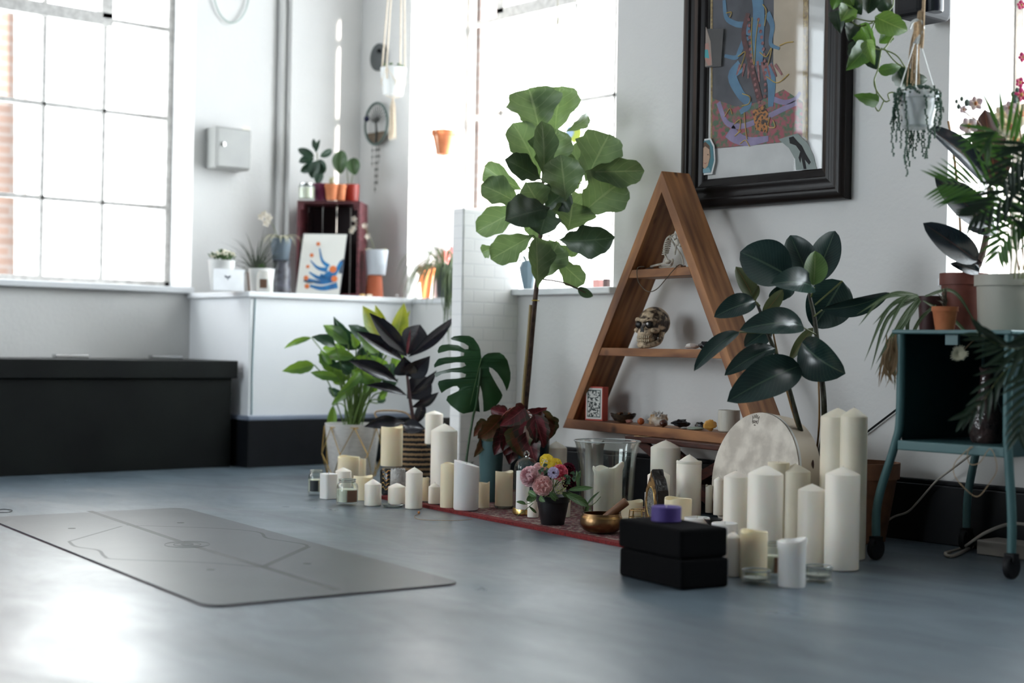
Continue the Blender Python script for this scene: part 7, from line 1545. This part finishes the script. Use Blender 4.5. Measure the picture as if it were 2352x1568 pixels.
def frond(rach, D, L0_, nl, mt, nm='frond', dd=0, w=.0115, spread=62, lab=None):
    P_ = bez([at(p[0], p[1], D+dd*i) for i, p in enumerate(rach)], 10); mb = M(); mb.tube(P_, [.0026-.002*i/(len(P_)-1) for i in range(len(P_))], 5); m2 = M(); N_ = len(P_)-1
    for i in range(nl):
        t = .16+.84*i/nl; j = t*N_; a = int(j); p = P_[a].lerp(P_[min(a+1, N_)], j-a); tg = (P_[min(a+1, N_)]-P_[max(0, a-1)]).normalized()
        for s_ in (-1, 1):
            sd = tg.cross(TOCAM(p)).normalized()*s_; ang = radians(spread*(1-t*.5)); d = (tg*cos(ang)+sd*sin(ang)+Vector((0, 0, -.12))).normalized(); L_ = L0_*(.55+.6*sin(pi*min(1, t*.9+.1)))*random.uniform(.9, 1.08)
            m2.leaf(p, p+d*L_, w, TOCAM(p)+sd*.3*s_, 'lance', .06, .25, 7, 1)
    f_ = mb.build(nm, pet, o); m2.build('leaflets', mt, f_)
random.seed(60)
frond([(2330, 640), (2335, 560), (2320, 480), (2275, 440), (2220, 425), (2165, 420)], 4.0, .125, 16, pmm, w=.009, spread=52)
frond([(2340, 640), (2352, 500), (2345, 380), (2320, 330), (2290, 300), (2260, 330)], 3.95, .12, 15, pmm)
frond([(2345, 640), (2380, 520), (2380, 430), (2340, 420), (2280, 470), (2230, 500)], 3.9, .10, 16, pmd)
frond([(2350, 640), (2400, 560), (2390, 480), (2350, 490), (2310, 540), (2290, 590)], 3.95, .09, 14, pmm)
frond([(2350, 640), (2400, 500), (2400, 380), (2370, 330), (2330, 370), (2300, 420)], 3.85, .10, 14, pmd)
frond([(2350, 650), (2420, 700), (2390, 770), (2340, 800), (2290, 790), (2240, 760)], 3.78, .085, 15, pmd, spread=50)
frond([(2360, 650), (2430, 760), (2400, 830), (2370, 880), (2350, 950), (2340, 1010)], 3.76, .085, 13, pmd, spread=50)
frond([(2360, 650), (2420, 720), (2380, 800), (2310, 850), (2250, 930), (2210, 960)], 3.80, .08, 14, pmd, spread=40)
# orchids
Dp = 4.28; cO = Vector((at(2345, 640, Dp).x+.02, 4.33, .843)); oc = thing('orchid', cO, 'pink and cream orchids rising in the right window behind the palm', 'potted plant')
M().lathe(cO, [(.05, E3), (.065, .12), (.058, .12), (.001, .1)], 24).build('pot', ceram, oc)
opm = mat('pale pink orchid petal', (.72, .52, .58), .5, c2=(.80, .68, .68), scale=40, sss=.2); ohp = mat('hot pink orchid petal', (.75, .06, .25), .5, c2=(.65, .04, .2), sss=.2); ocr = mat('cream orchid petal big', (.80, .74, .55), .5, sss=.2)
def orchid(x, y, w_, mt, D=Dp, rot=0):
    p = at(x, y, D); mb = M(); R_ = w_/2*D/FPX
    for kk in range(5):
        a = radians(90+72*kk)+rot; d = RV*cos(a)+UV_*sin(a); mb.leaf(p, p+d*R_*(1.0 if kk in (0, 2, 3) else 1.05)-FW*.004, R_*(.75 if kk in (0, 2, 3) else 1.0), -FW, 'ovate', .1, -.15, 7, 2)
    b = mb.build('blossom', mt, oc); M().ball(p-FW*.006, R_*.22, 8, 6, (1, 1, 1.3)).build('lip', mat('yellow maroon lip', (.6, .35, .05), .5, c2=(.4, .03, .08), scale=120), b)
for x, y, w_, r_ in ((2240, 238, 36, .2), (2224, 290, 44, .5), (2212, 252, 20, 1), (2318, 248, 34, .2)): orchid(x, y, w_, opm, rot=r_)
for x, y, w_ in ((2345, 218, 34), (2342, 190, 24), (2349, 132, 24), (2345, 12, 22)): orchid(x, y, w_, ohp, rot=x)
for x, y, w_ in ((2345, 262, 56), (2318, 290, 60), (2300, 262, 40), (2330, 320, 54)): orchid(x, y, w_, ocr, D=Dp+.05, rot=y)
mb = M()
for x, y, r_ in ((2197, 233, .005), (2209, 227, .006), (2202, 245, .006), (2221, 236, .008), (2326, 216, .006), (2331, 228, .010), (2336, 207, .006)): mb.ball(at(x, y, Dp), r_, 8, 6, (1, 1, 1.3))
mb.build('buds', mat('grey green bud', (.12, .16, .13), .5), oc)
mb = M(); ptube(mb, [(2200, 236), (2222, 262), (2250, 285), (2300, 380), (2340, 620)], Dp+.01, .0018, 6, 5); ptube(mb, [(2330, 210), (2342, 290), (2350, 400), (2350, 620)], Dp+.01, .002, 6, 5); mb.build('flower_stem', mat('orange brown stem', (.2, .1, .04), .5), oc)
